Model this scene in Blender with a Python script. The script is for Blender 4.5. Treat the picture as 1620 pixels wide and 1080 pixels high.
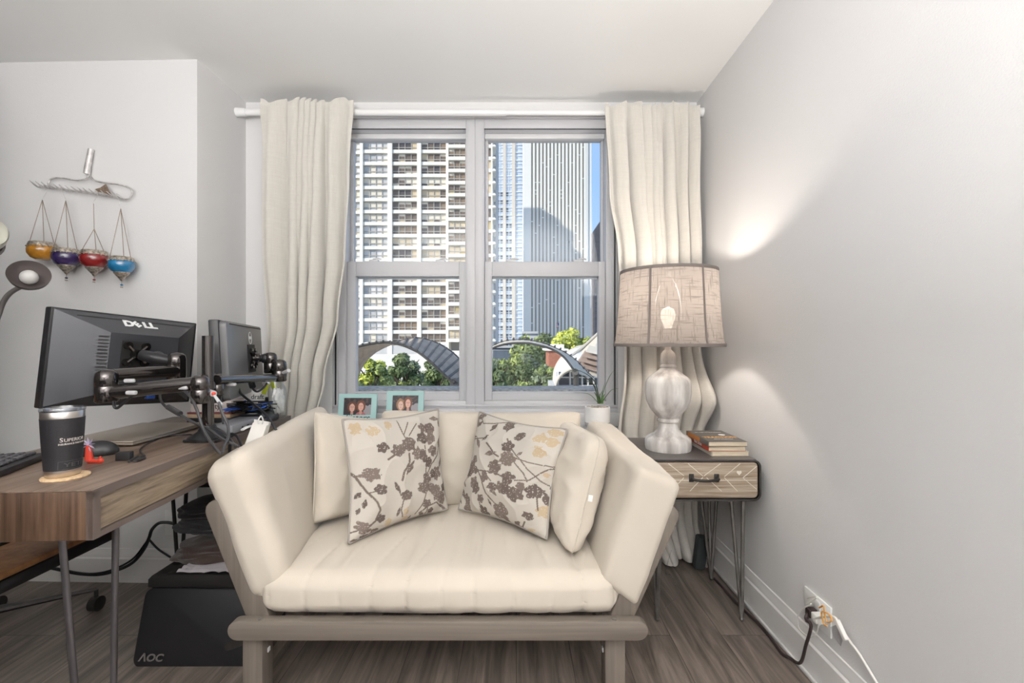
import bpy, bmesh, math, random
import numpy as np
from mathutils import Vector, Matrix, noise

for _o in list(bpy.data.objects):
    bpy.data.objects.remove(_o)
SC = bpy.context.scene
COL = SC.collection
rnd = random.Random(7)
F = 740.0; CX = 817.0; CY = 541.0; EYE = 1.03

# ---------------------------------------------------------------- camera
cam_d = bpy.data.cameras.new('camera')
cam_d.sensor_width = 36.0
cam_d.lens = F / 1620.0 * 36.0
cam_d.shift_x = -7.0 / 1620.0
cam_d.shift_y = 1.0 / 1620.0
cam_d.clip_start = 0.02
cam_d.clip_end = 3000
cam = bpy.data.objects.new('camera', cam_d)
cam.location = (0, 0, EYE)
cam.rotation_euler = (math.pi / 2, 0, 0)
COL.objects.link(cam)
SC.camera = cam

# ---------------------------------------------------------------- exposure
SC.view_settings.view_transform = 'Standard'
SC.view_settings.look = 'None'
SC.view_settings.exposure = 0.0
SC.view_settings.gamma = 1.0
SC.view_settings.use_curve_mapping = False

# ---------------------------------------------------------------- sky
world = bpy.data.worlds.new('sky')
SC.world = world
world.use_nodes = True
wn = world.node_tree.nodes; wl = world.node_tree.links
wn.clear()
wo = wn.new('ShaderNodeOutputWorld'); wb = wn.new('ShaderNodeBackground')
wt = wn.new('ShaderNodeTexCoord'); ws = wn.new('ShaderNodeSeparateXYZ')
wr = wn.new('ShaderNodeValToRGB')
wr.color_ramp.elements[0].position = 0.49
wr.color_ramp.elements[0].color = (0.42, 0.41, 0.38, 1)
wr.color_ramp.elements[1].position = 1.0
wr.color_ramp.elements[1].color = (0.32, 0.40, 0.56, 1)
_e = wr.color_ramp.elements.new(0.51); _e.color = (0.50, 0.68, 0.95, 1)
_e = wr.color_ramp.elements.new(0.66); _e.color = (0.33, 0.53, 0.88, 1)
wm = wn.new('ShaderNodeMath'); wm.operation = 'MULTIPLY_ADD'; wm.inputs[1].default_value = 0.5; wm.inputs[2].default_value = 0.5
wl.new(wt.outputs['Generated'], ws.inputs[0])
wl.new(ws.outputs['Z'], wm.inputs[0]); wl.new(wm.outputs[0], wr.inputs[0])
wl.new(wr.outputs[0], wb.inputs['Color'])
wb.inputs['Strength'].default_value = 1.3
wl.new(wb.outputs[0], wo.inputs[0])

# ---------------------------------------------------------------- sun
sun_d = bpy.data.lights.new('sun', 'SUN')
sun_d.energy = 5.0
sun_d.angle = 0.009
sun_d.color = (1.0, 0.93, 0.82)
sun = bpy.data.objects.new('sun', sun_d)
SUN_DIR = Vector((0.8, 0.5, -0.5)).normalized()
sun.rotation_euler = SUN_DIR.to_track_quat('-Z', 'Y').to_euler()
sun.location = (-30, -30, 60)
COL.objects.link(sun)

# daylight arriving through the window opening (sky portal)
pd = bpy.data.lights.new('window_portal', 'AREA')
pd.shape = 'RECTANGLE'; pd.size = 1.5; pd.size_y = 1.5
pd.cycles.is_portal = True
po = bpy.data.objects.new('window_portal', pd)
po.location = (-0.21, 2.56, 1.42)
po.rotation_euler = (math.radians(-90), 0, 0)
COL.objects.link(po)

# fill lights added behind the camera, modelled as floor lamps; built further down
FILL_UPLIGHTS = [(-0.14, -0.80, 'nearest the camera'), (-0.30, -1.9, 'in the middle'), (-0.9, -3.0, 'in the far end')]
FILL_UPLIGHT_POWER = [98.0, 135.0, 55.0]
FILL_UPLIGHT_H = 0.92
TABLE_LAMP_POWER = 7.5

# ================================================================= helpers
W = {}

def P(px, py, Y):
    return Vector(((px - CX) / F * Y, Y, EYE - (py - CY) / F * Y))

def tag(o, label=None, cat=None, group=None, kind=None):
    if label: o['label'] = label
    if cat: o['category'] = cat
    if group: o['group'] = group
    if kind: o['kind'] = kind
    return o

def thing(name, label, cat, loc=(0, 0, 0), rot=(0, 0, 0), group=None):
    o = bpy.data.objects.new(name, None)
    o.empty_display_size = 0.05
    COL.objects.link(o)
    o.location = loc
    o.rotation_euler = rot
    m = Matrix.Translation(Vector(loc)) @ (Matrix.Rotation(rot[2], 4, 'Z') @ Matrix.Rotation(rot[1], 4, 'Y') @ Matrix.Rotation(rot[0], 4, 'X'))
    W[o] = m
    tag(o, label, cat, group)
    return o

class MB:
    """collects shapes; build() links them as one mesh object"""
    def __init__(self):
        self.v = []; self.f = []; self.mi = []; self.cur = 0; self.col = None
    def add(self, vs, fs, mat=None, mi=None):
        b = len(self.v)
        if mat is None:
            self.v.extend([tuple(p) for p in vs])
        else:
            self.v.extend([tuple(mat @ Vector(p)) for p in vs])
        for f in fs:
            self.f.append([b + i for i in f]); self.mi.append(self.cur if mi is None else mi)
        return self
    def bm(self, bm, mat=None, mi=None):
        bm.verts.ensure_lookup_table(); bm.verts.index_update()
        self.add([v.co.copy() for v in bm.verts], [[v.index for v in f.verts] for f in bm.faces], mat, mi)
        bm.free()
        return self
    def box(self, c, s, bev=0.0, rot=None, seg=2, mi=None):
        bm = bmesh.new()
        bmesh.ops.create_cube(bm, size=1.0)
        bmesh.ops.scale(bm, vec=Vector(s), verts=bm.verts)
        if bev > 0:
            bmesh.ops.bevel(bm, geom=list(bm.edges), offset=min(bev, min(s) * 0.49), segments=seg, profile=0.5, affect='EDGES')
        m = Matrix.Translation(Vector(c))
        if rot is not None: m = m @ rot
        return self.bm(bm, m, mi)
    def bb(self, x0, x1, y0, y1, z0, z1, bev=0.0, mi=None, seg=2):
        return self.box(((x0 + x1) / 2, (y0 + y1) / 2, (z0 + z1) / 2), (abs(x1 - x0), abs(y1 - y0), abs(z1 - z0)), bev, None, seg, mi)
    def lathe(self, prof, n=32, mat=None, mi=None, cap=True):
        vs = []; fs = []
        for (r, z) in prof:
            for k in range(n):
                a = 2 * math.pi * k / n
                vs.append((r * math.cos(a), r * math.sin(a), z))
        for i in range(len(prof) - 1):
            for k in range(n):
                k2 = (k + 1) % n
                fs.append((i * n + k, i * n + k2, (i + 1) * n + k2, (i + 1) * n + k))
        if cap:
            if prof[0][0] > 1e-4: fs.append(list(range(n - 1, -1, -1)))
            if prof[-1][0] > 1e-4: fs.append([(len(prof) - 1) * n + k for k in range(n)])
        return self.add(vs, fs, mat, mi)
    def tube(self, pts, r, n=8, smooth=True, closed=False, flat=None, mi=None):
        pts = [Vector(p) for p in pts]
        if smooth and len(pts) > 2: pts = catmull(pts, 7, closed)
        m = len(pts)
        rs = r if isinstance(r, (list, tuple)) else None
        vs = []; fs = []
        up = None
        for i, p in enumerate(pts):
            if closed: t = pts[(i + 1) % m] - pts[i - 1]
            else: t = pts[min(i + 1, m - 1)] - pts[max(i - 1, 0)]
            if t.length < 1e-9: t = Vector((0, 0, 1))
            t.normalize()
            if up is None:
                up = Vector((0, 0, 1)) if abs(t.z) < 0.9 else Vector((1, 0, 0))
            s = t.cross(up)
            if s.length < 1e-6: s = t.orthogonal()
            s.normalize(); up2 = s.cross(t).normalized(); up = up2
            if rs:
                q = i / max(1, m - 1) * (len(rs) - 1); a = int(q); b = min(a + 1, len(rs) - 1)
                rr = rs[a] + (rs[b] - rs[a]) * (q - a)
            else: rr = r
            for k in range(n):
                a = 2 * math.pi * k / n
                fx = 1.0 if flat is None else flat
                vs.append(p + s * (math.cos(a) * rr) + up2 * (math.sin(a) * rr * fx))
        segs = m if closed else m - 1
        for i in range(segs):
            j = (i + 1) % m
            for k in range(n):
                k2 = (k + 1) % n
                fs.append((i * n + k, i * n + k2, j * n + k2, j * n + k))
        if not closed:
            fs.append(list(range(n - 1, -1, -1))); fs.append([(m - 1) * n + k for k in range(n)])
        return self.add(vs, fs, None, mi)
    def cyl(self, a, b, r, r2=None, n=20, mi=None):
        return self.tube([a, b], [r, r if r2 is None else r2], n, smooth=False, mi=mi)
    def sphere(self, c, r, n=16, sc=(1, 1, 1), mi=None, rot=None):
        bm = bmesh.new()
        bmesh.ops.create_uvsphere(bm, u_segments=n, v_segments=max(6, n * 2 // 3), radius=r)
        bmesh.ops.scale(bm, vec=Vector(sc), verts=bm.verts)
        m = Matrix.Translation(Vector(c))
        if rot is not None: m = m @ rot
        return self.bm(bm, m, mi)
    def prism(self, poly, d, mat, bev=0.0, mi=None):
        """poly in local XY, extruded 0..d along local Z, placed by mat"""
        bm = bmesh.new()
        vs = [bm.verts.new((x, y, 0)) for x, y in poly]
        f = bm.faces.new(vs)
        r = bmesh.ops.extrude_face_region(bm, geom=[f])
        nv = [g for g in r['geom'] if isinstance(g, bmesh.types.BMVert)]
        bmesh.ops.translate(bm, vec=(0, 0, d), verts=nv)
        bmesh.ops.recalc_face_normals(bm, faces=bm.faces)
        if bev > 0:
            bmesh.ops.bevel(bm, geom=list(bm.edges), offset=bev, segments=2, profile=0.5, affect='EDGES')
        return self.bm(bm, mat, mi)
    def build(self, name, mats, parent=None, smooth=35, recalc=True, label=None, local=False):
        if parent is not None and not local:
            inv = W[parent].inverted()
            vv = [inv @ Vector(p) for p in self.v]
        else:
            vv = [Vector(p) for p in self.v]
        me = bpy.data.meshes.new(name)
        me.from_pydata(vv, [], self.f)
        if not isinstance(mats, (list, tuple)): mats = [mats]
        for m in mats: me.materials.append(m)
        me.polygons.foreach_set('material_index', self.mi)
        if recalc:
            bm = bmesh.new(); bm.from_mesh(me)
            bmesh.ops.recalc_face_normals(bm, faces=bm.faces)
            bm.to_mesh(me); bm.free()
        if smooth:
            me.polygons.foreach_set('use_smooth', [True] * len(me.polygons))
            me.set_sharp_from_angle(angle=math.radians(smooth))
        if self.col is not None and len(self.col) == len(vv):
            ca = me.color_attributes.new('Col', 'FLOAT_COLOR', 'POINT')
            ca.data.foreach_set('color', np.array(self.col, dtype=np.float32).ravel())
        o = bpy.data.objects.new(name, me)
        COL.objects.link(o)
        if parent is not None:
            o.parent = parent; W[o] = W[parent].copy()
        else:
            W[o] = Matrix.Identity(4)
        if label: o['label'] = label
        return o

def catmull(pts, n, closed=False):
    out = []; m = len(pts)
    rng = range(m) if closed else range(m - 1)
    for i in rng:
        if closed: p0, p1, p2, p3 = pts[i - 1], pts[i], pts[(i + 1) % m], pts[(i + 2) % m]
        else: p0, p1, p2, p3 = pts[max(i - 1, 0)], pts[i], pts[i + 1], pts[min(i + 2, m - 1)]
        for k in range(n):
            t = k / n
            out.append(0.5 * ((2 * p1) + (p2 - p0) * t + (2 * p0 - 5 * p1 + 4 * p2 - p3) * t * t + (3 * p1 - p0 - 3 * p2 + p3) * t ** 3))
    if not closed: out.append(pts[-1].copy())
    return out

def solo(name, mb, mats, label, cat, group=None, smooth=35, center=None):
    """a thing that is a single mesh, with its origin at its own base"""
    vs = np.array([tuple(p) for p in mb.v])
    c = Vector(((vs[:, 0].min() + vs[:, 0].max()) / 2, (vs[:, 1].min() + vs[:, 1].max()) / 2, vs[:, 2].min()))
    if center is not None: c = Vector(center)
    mb.v = [tuple(Vector(p) - c) for p in mb.v]
    o = mb.build(name, mats, None, smooth)
    o.location = c
    W[o] = Matrix.Translation(c)
    return tag(o, label, cat, group)

def struct(name, mb, mats, parent=None, smooth=30):
    o = mb.build(name, mats, parent, smooth)
    if parent is None: o['kind'] = 'structure'
    return o

def dup(o, loc=None, rot=None, parent=None, label=None):
    c = o.copy(); COL.objects.link(c)
    if parent is not None: c.parent = parent
    if loc is not None: c.location = loc
    if rot is not None: c.rotation_euler = rot
    if label: c['label'] = label
    for ch in [x for x in bpy.data.objects if x.parent == o]:
        dup(ch, parent=c)
    return c

def basis(o, x, y):
    """matrix with local X along x, local Y along y (made perpendicular), Z = X x Y"""
    x = Vector(x).normalized(); y = Vector(y); y = (y - x * y.dot(x)).normalized(); z = x.cross(y)
    m = Matrix((x, y, z)).transposed().to_4x4()
    return Matrix.Translation(Vector(o)) @ m

def text_mesh(mb, s, size, mat, depth=0.0006, shear=0.0, sx=1.0, mi=None, bold=0.0, align='CENTER'):
    cu = bpy.data.curves.new('lettering', 'FONT')
    cu.body = s; cu.size = size; cu.extrude = depth; cu.shear = shear; cu.offset = bold
    cu.align_x = align; cu.align_y = 'CENTER'; cu.resolution_u = 3
    o = bpy.data.objects.new('lettering', cu); COL.objects.link(o)
    bpy.context.view_layer.update()
    dg = bpy.context.evaluated_depsgraph_get()
    me = bpy.data.meshes.new_from_object(o.evaluated_get(dg))
    vs = [Vector((v.co.x * sx, v.co.y, v.co.z)) for v in me.vertices]
    fs = [list(p.vertices) for p in me.polygons]
    bpy.data.objects.remove(o); bpy.data.curves.remove(cu); bpy.data.meshes.remove(me)
    mb.add(vs, fs, mat, mi)
    return mb

# ================================================================= materials
def mat(name, col, rough=0.6, metal=0.0, var=0.0, vscale=8.0, vstretch=(1, 1, 1), bump=0.0, bscale=60.0, bstretch=(1, 1, 1),
        sheen=0.0, emis=None, spec=0.5, coat=0.0, attr=False, col2=None, trans=0.0):
    m = bpy.data.materials.new(name); m.use_nodes = True
    nt = m.node_tree; N = nt.nodes; L = nt.links
    b = N['Principled BSDF']
    b.inputs['Base Color'].default_value = (*col, 1)
    b.inputs['Roughness'].default_value = rough
    b.inputs['Metallic'].default_value = metal
    b.inputs['Specular IOR Level'].default_value = spec
    b.inputs['Sheen Weight'].default_value = sheen
    b.inputs['Coat Weight'].default_value = coat
    tc = N.new('ShaderNodeTexCoord')
    if attr:
        a = N.new('ShaderNodeAttribute'); a.attribute_name = 'Col'
        L.new(a.outputs['Color'], b.inputs['Base Color'])
    elif var > 0 or col2:
        mp = N.new('ShaderNodeMapping'); mp.inputs['Scale'].default_value = vstretch
        no = N.new('ShaderNodeTexNoise'); no.inputs['Scale'].default_value = vscale; no.inputs['Detail'].default_value = 5
        L.new(tc.outputs['Object'], mp.inputs[0]); L.new(mp.outputs[0], no.inputs['Vector'])
        r = N.new('ShaderNodeValToRGB')
        c2 = col2 if col2 else tuple(max(0, c * (1 - var)) for c in col)
        c1 = col if col2 else tuple(min(1, c * (1 + var)) for c in col)
        r.color_ramp.elements[0].position = 0.33; r.color_ramp.elements[0].color = (*c2, 1)
        r.color_ramp.elements[1].position = 0.67; r.color_ramp.elements[1].color = (*c1, 1)
        L.new(no.outputs['Fac'], r.inputs[0]); L.new(r.outputs[0], b.inputs['Base Color'])
    if bump > 0:
        mp2 = N.new('ShaderNodeMapping'); mp2.inputs['Scale'].default_value = bstretch
        n2 = N.new('ShaderNodeTexNoise'); n2.inputs['Scale'].default_value = bscale; n2.inputs['Detail'].default_value = 3
        bu = N.new('ShaderNodeBump'); bu.inputs['Strength'].default_value = bump; bu.inputs['Distance'].default_value = 0.002
        L.new(tc.outputs['Object'], mp2.inputs[0]); L.new(mp2.outputs[0], n2.inputs['Vector'])
        L.new(n2.outputs['Fac'], bu.inputs['Height']); L.new(bu.outputs[0], b.inputs['Normal'])
    if emis:
        b.inputs['Emission Color'].default_value = (*emis[:3], 1); b.inputs['Emission Strength'].default_value = emis[3]
    return m

def wood(name, c_dark, c_light, axis='Y', scale=1.0, rough=0.45, c_mid=None, bump=0.15):
    m = bpy.data.materials.new(name); m.use_nodes = True
    nt = m.node_tree; N = nt.nodes; L = nt.links; b = N['Principled BSDF']
    b.inputs['Roughness'].default_value = rough
    tc = N.new('ShaderNodeTexCoord'); mp = N.new('ShaderNodeMapping')
    s = {'X': (0.8, 22, 22), 'Y': (22, 0.8, 22), 'Z': (22, 22, 0.8)}[axis]
    mp.inputs['Scale'].default_value = tuple(q * scale for q in s)
    n1 = N.new('ShaderNodeTexNoise'); n1.inputs['Scale'].default_value = 1.6; n1.inputs['Detail'].default_value = 9; n1.inputs['Roughness'].default_value = 0.62; n1.inputs['Distortion'].default_value = 0.7
    n2 = N.new('ShaderNodeTexNoise'); n2.inputs['Scale'].default_value = 6.5; n2.inputs['Detail'].default_value = 6
    mx = N.new('ShaderNodeMath'); mx.operation = 'MULTIPLY_ADD'; mx.inputs[1].default_value = 0.35
    L.new(tc.outputs['Object'], mp.inputs[0]); L.new(mp.outputs[0], n1.inputs['Vector']); L.new(mp.outputs[0], n2.inputs['Vector'])
    L.new(n2.outputs['Fac'], mx.inputs[0]); L.new(n1.outputs['Fac'], mx.inputs[2])
    r = N.new('ShaderNodeValToRGB')
    r.color_ramp.elements[0].position = 0.5; r.color_ramp.elements[0].color = (*c_dark, 1)
    r.color_ramp.elements[1].position = 0.86; r.color_ramp.elements[1].color = (*c_light, 1)
    if c_mid:
        e = r.color_ramp.elements.new(0.66); e.color = (*c_mid, 1)
    L.new(mx.outputs[0], r.inputs[0]); L.new(r.outputs[0], b.inputs['Base Color'])
    bu = N.new('ShaderNodeBump'); bu.inputs['Strength'].default_value = bump; bu.inputs['Distance'].default_value = 0.001
    L.new(mx.outputs[0], bu.inputs['Height']); L.new(bu.outputs[0], b.inputs['Normal'])
    return m

def fabric_translucent(name, col, trans=0.35, rough=0.9, slub=0.0, holes=0.0):
    m = bpy.data.materials.new(name); m.use_nodes = True
    nt = m.node_tree; N = nt.nodes; L = nt.links; N.clear()
    out = N.new('ShaderNodeOutputMaterial'); mix = N.new('ShaderNodeMixShader'); mix.inputs[0].default_value = trans
    d = N.new('ShaderNodeBsdfDiffuse'); d.inputs['Roughness'].default_value = rough
    t = N.new('ShaderNodeBsdfTranslucent')
    tc = N.new('ShaderNodeTexCoord')
    # weave: two crossed stretched noises
    ma = N.new('ShaderNodeMapping'); ma.inputs['Scale'].default_value = (*((170, 170) if slub > 0.3 else (620, 620)), 12)
    mb_ = N.new('ShaderNodeMapping'); mb_.inputs['Scale'].default_value = (12, 12, 190 if slub > 0.3 else 620)
    na = N.new('ShaderNodeTexNoise'); na.inputs['Scale'].default_value = 1.0; na.inputs['Detail'].default_value = 2
    nb = N.new('ShaderNodeTexNoise'); nb.inputs['Scale'].default_value = 1.0; nb.inputs['Detail'].default_value = 2
    L.new(tc.outputs['Object'], ma.inputs[0]); L.new(tc.outputs['Object'], mb_.inputs[0])
    L.new(ma.outputs[0], na.inputs['Vector']); L.new(mb_.outputs[0], nb.inputs['Vector'])
    mm = N.new('ShaderNodeMath'); mm.operation = 'MINIMUM' if slub > 0.3 else 'ADD'
    L.new(na.outputs['Fac'], mm.inputs[0]); L.new(nb.outputs['Fac'], mm.inputs[1])
    r = N.new('ShaderNodeValToRGB')
    lo, hi = ((0.30, 0.46) if slub > 0.3 else (0.7, 1.3))
    r.color_ramp.elements[0].position = lo if slub > 0.3 else 0.0
    r.color_ramp.elements[0].color = (*[c * (1 - slub) for c in col], 1)
    r.color_ramp.elements[1].position = hi if slub > 0.3 else 1.0
    r.color_ramp.elements[1].color = (*col, 1)
    if slub > 0.3:
        L.new(mm.outputs[0], r.inputs[0])
    else:
        h = N.new('ShaderNodeMath'); h.operation = 'MULTIPLY'; h.inputs[1].default_value = 0.5
        L.new(mm.outputs[0], h.inputs[0]); L.new(h.outputs[0], r.inputs[0])
        r.color_ramp.elements[0].position = 0.35; r.color_ramp.elements[1].position = 0.6
    L.new(r.outputs[0], d.inputs['Color']); L.new(r.outputs[0], t.inputs['Color'])
    bu = N.new('ShaderNodeBump'); bu.inputs['Strength'].default_value = 0.25; bu.inputs['Distance'].default_value = 0.0006
    L.new(mm.outputs[0], bu.inputs['Height']); L.new(bu.outputs[0], d.inputs['Normal'])
    L.new(d.outputs[0], mix.inputs[1]); L.new(t.outputs[0], mix.inputs[2])
    if holes > 0:
        tr_ = N.new('ShaderNodeBsdfTransparent'); m3 = N.new('ShaderNodeMixShader'); m3.inputs[0].default_value = holes
        L.new(mix.outputs[0], m3.inputs[1]); L.new(tr_.outputs[0], m3.inputs[2]); L.new(m3.outputs[0], out.inputs[0])
    else:
        L.new(mix.outputs[0], out.inputs[0])
    return m

def glass_thin(name, tint=(1, 1, 1), refl=0.06, rough=0.0):
    m = bpy.data.materials.new(name); m.use_nodes = True
    N = m.node_tree.nodes; L = m.node_tree.links; N.clear()
    out = N.new('ShaderNodeOutputMaterial'); mix = N.new('ShaderNodeMixShader')
    t = N.new('ShaderNodeBsdfTransparent'); t.inputs[0].default_value = (*tint, 1)
    g = N.new('ShaderNodeBsdfGlossy'); g.inputs['Roughness'].default_value = rough
    fr = N.new('ShaderNodeLayerWeight'); fr.inputs['Blend'].default_value = 0.15
    mp = N.new('ShaderNodeMath'); mp.operation = 'MULTIPLY_ADD'; mp.inputs[1].default_value = 0.25; mp.inputs[2].default_value = refl
    L.new(fr.outputs['Fresnel'], mp.inputs[0]); L.new(mp.outputs[0], mix.inputs[0])
    L.new(t.outputs[0], mix.inputs[1]); L.new(g.outputs[0], mix.inputs[2]); L.new(mix.outputs[0], out.inputs[0])
    return m

M = {}
M['wall'] = mat('wall_paint', (0.72, 0.715, 0.715), 0.75, bump=0.25, bscale=220, spec=0.25)
M['ceil'] = mat('ceiling_paint', (0.87, 0.87, 0.86), 0.85, spec=0.2)
M['trim'] = mat('trim_paint', (0.74, 0.73, 0.72), 0.4)
M['alu'] = mat('window_frame_paint', (0.57, 0.57, 0.59), 0.42, spec=0.5)
M['alu_light'] = mat('window_track', (0.66, 0.66, 0.67), 0.4)
M['dark'] = mat('black_gap', (0.02, 0.02, 0.022), 0.6)
M['glass'] = glass_thin('window_glass', (0.97, 0.98, 0.98), 0.025)
M['ledge'] = mat('window_ledge', (0.72, 0.72, 0.72), 0.4)

# floor planks
def floor_mat():
    m = bpy.data.materials.new('vinyl_planks'); m.use_nodes = True
    N = m.node_tree.nodes; L = m.node_tree.links; b = N['Principled BSDF']
    b.inputs['Roughness'].default_value = 0.42
    tc = N.new('ShaderNodeTexCoord'); mp = N.new('ShaderNodeMapping'); mp.inputs['Rotation'].default_value = (0, 0, math.pi / 2)
    br = N.new('ShaderNodeTexBrick'); br.offset = 0.37
    br.inputs['Scale'].default_value = 1.0; br.inputs['Brick Width'].default_value = 1.2; br.inputs['Row Height'].default_value = 0.18
    br.inputs['Mortar Size'].default_value = 0.0012; br.inputs['Mortar Smooth'].default_value = 0.1
    br.inputs['Color1'].default_value = (0, 0, 0, 1); br.inputs['Color2'].default_value = (1, 1, 1, 1); br.inputs['Mortar'].default_value = (0.5, 0.5, 0.5, 1)
    L.new(tc.outputs['Object'], mp.inputs[0]); L.new(mp.outputs[0], br.inputs['Vector'])
    m2 = N.new('ShaderNodeMapping'); m2.inputs['Scale'].default_value = (14, 1.0, 1)
    va = N.new('ShaderNodeVectorMath'); va.operation = 'MULTIPLY_ADD'; va.inputs[1].default_value = (7, 3, 0)
    L.new(br.outputs['Color'], va.inputs[0]); L.new(m2.outputs[0], va.inputs[2]); L.new(tc.outputs['Object'], m2.inputs[0])
    n1 = N.new('ShaderNodeTexNoise'); n1.inputs['Scale'].default_value = 1.7; n1.inputs['Detail'].default_value = 9; n1.inputs['Roughness'].default_value = 0.65; n1.inputs['Distortion'].default_value = 1.2
    L.new(va.outputs[0], n1.inputs['Vector'])
    r = N.new('ShaderNodeValToRGB')
    r.color_ramp.elements[0].position = 0.3; r.color_ramp.elements[0].color = (0.066, 0.053, 0.045, 1)
    r.color_ramp.elements[1].position = 0.72; r.color_ramp.elements[1].color = (0.29, 0.242, 0.205, 1)
    e = r.color_ramp.elements.new(0.5); e.color = (0.165, 0.135, 0.113, 1)
    L.new(n1.outputs['Fac'], r.inputs[0])
    mix = N.new('ShaderNodeMixRGB'); mix.blend_type = 'MULTIPLY'; mix.inputs[2].default_value = (0.35, 0.33, 0.32, 1)
    L.new(br.outputs['Fac'], mix.inputs[0]); L.new(r.outputs[0], mix.inputs[1]); L.new(mix.outputs[0], b.inputs['Base Color'])
    bu = N.new('ShaderNodeBump'); bu.inputs['Strength'].default_value = 0.2; bu.inputs['Distance'].default_value = 0.001
    L.new(n1.outputs['Fac'], bu.inputs['Height']); L.new(bu.outputs[0], b.inputs['Normal'])
    return m
M['floor'] = floor_mat()

# ================================================================= the room
CEIL = 2.245; D = 2.372; XR = 0.915; XJ = -1.372; YL = 2.01; XL = -3.4; YB = -4.2
T = 0.12
mb = MB(); mb.bb(XL - T, XR + T, YB - T, D + T, -0.15, 0.0); struct('floor', mb, M['floor'])
mb = MB(); mb.bb(XL - T, XR + T, YB - T, D + 0.3, CEIL, CEIL + 0.2); struct('ceiling', mb, M['ceil'])
mb = MB(); mb.bb(XR, XR + T, YB - T, D + 0.3, 0, CEIL); struct('wall_right', mb, M['wall'])
mb = MB(); mb.bb(XL - T, XL, YB - T, D + 0.3, 0, CEIL); struct('wall_left', mb, M['wall'])
mb = MB(); mb.bb(XL, XR, YB - T, YB, 0, CEIL); struct('wall_front', mb, M['wall'])
# alcove block: its face towards the camera (slightly turned) and its side towards the window
mb = MB()
poly = [(XL, YL + 0.055), (XJ, YL), (XJ, D + 0.3), (XL, D + 0.3)]
mb.prism(poly, CEIL, Matrix.Identity(4)); struct('wall_alcove', mb, M['wall'])
# window wall with its opening
OX0, OX1, OZ0, OZ1 = -0.935, 0.515, 0.672, 2.178
mb = MB()
mb.bb(XJ, OX0, D, D + 0.25, 0, CEIL)
mb.bb(OX1, XR, D, D + 0.25, 0, CEIL)
mb.bb(OX0, OX1, D, D + 0.25, OZ1, CEIL)
mb.bb(OX0, OX1, D, D + 0.25, 0, OZ0)
struct('wall_back', mb, M['wall'])

def baseboard(name, pts):
    """profile swept along straight floor line pts (a -> b), normal to the room on the left-hand side"""
    a, b = Vector(pts[0]), Vector(pts[1]); d = (b - a); n = Vector((-d.y, d.x, 0)).normalized()
    prof = [(0, 0), (0.014, 0), (0.014, 0.10), (0.009, 0.106), (0.009, 0.114), (0.006, 0.124), (0.004, 0.14), (0, 0.142)]
    vs = []; k = len(prof)
    for p in (a, b):
        for (o, z) in prof: vs.append(p + n * o + Vector((0, 0, z)))
    fs = [(i, (i + 1) % k, k + (i + 1) % k, k + i) for i in range(k)] + [list(range(k)), list(range(2 * k - 1, k - 1, -1))]
    mb = MB(); mb.add(vs, fs); struct(name, mb, M['trim'])
baseboard('baseboard_right', [(XR, YB, 0), (XR, D, 0)])
baseboard('baseboard_alcove', [(XJ - 0.0, YL, 0), (XL, YL + 0.055, 0)])
baseboard('baseboard_back', [(XR - 0.015, D, 0), (XJ, D, 0)])
mb = MB(); mb.bb(XR - 0.024, XR - 0.0142, YB, D - 0.02, 0.0005, 0.014, 0.004); struct('trim_1', mb, M['trim'])

# window ledge
mb = MB(); mb.bb(-0.90, 0.45, 2.16, D, 0.578, 0.606, 0.004)
mb.bb(-1.33, 0.56, D - 0.012, D, 0.606, 0.668, 0.002)
struct('trim_2', mb, M['ledge'])

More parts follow.
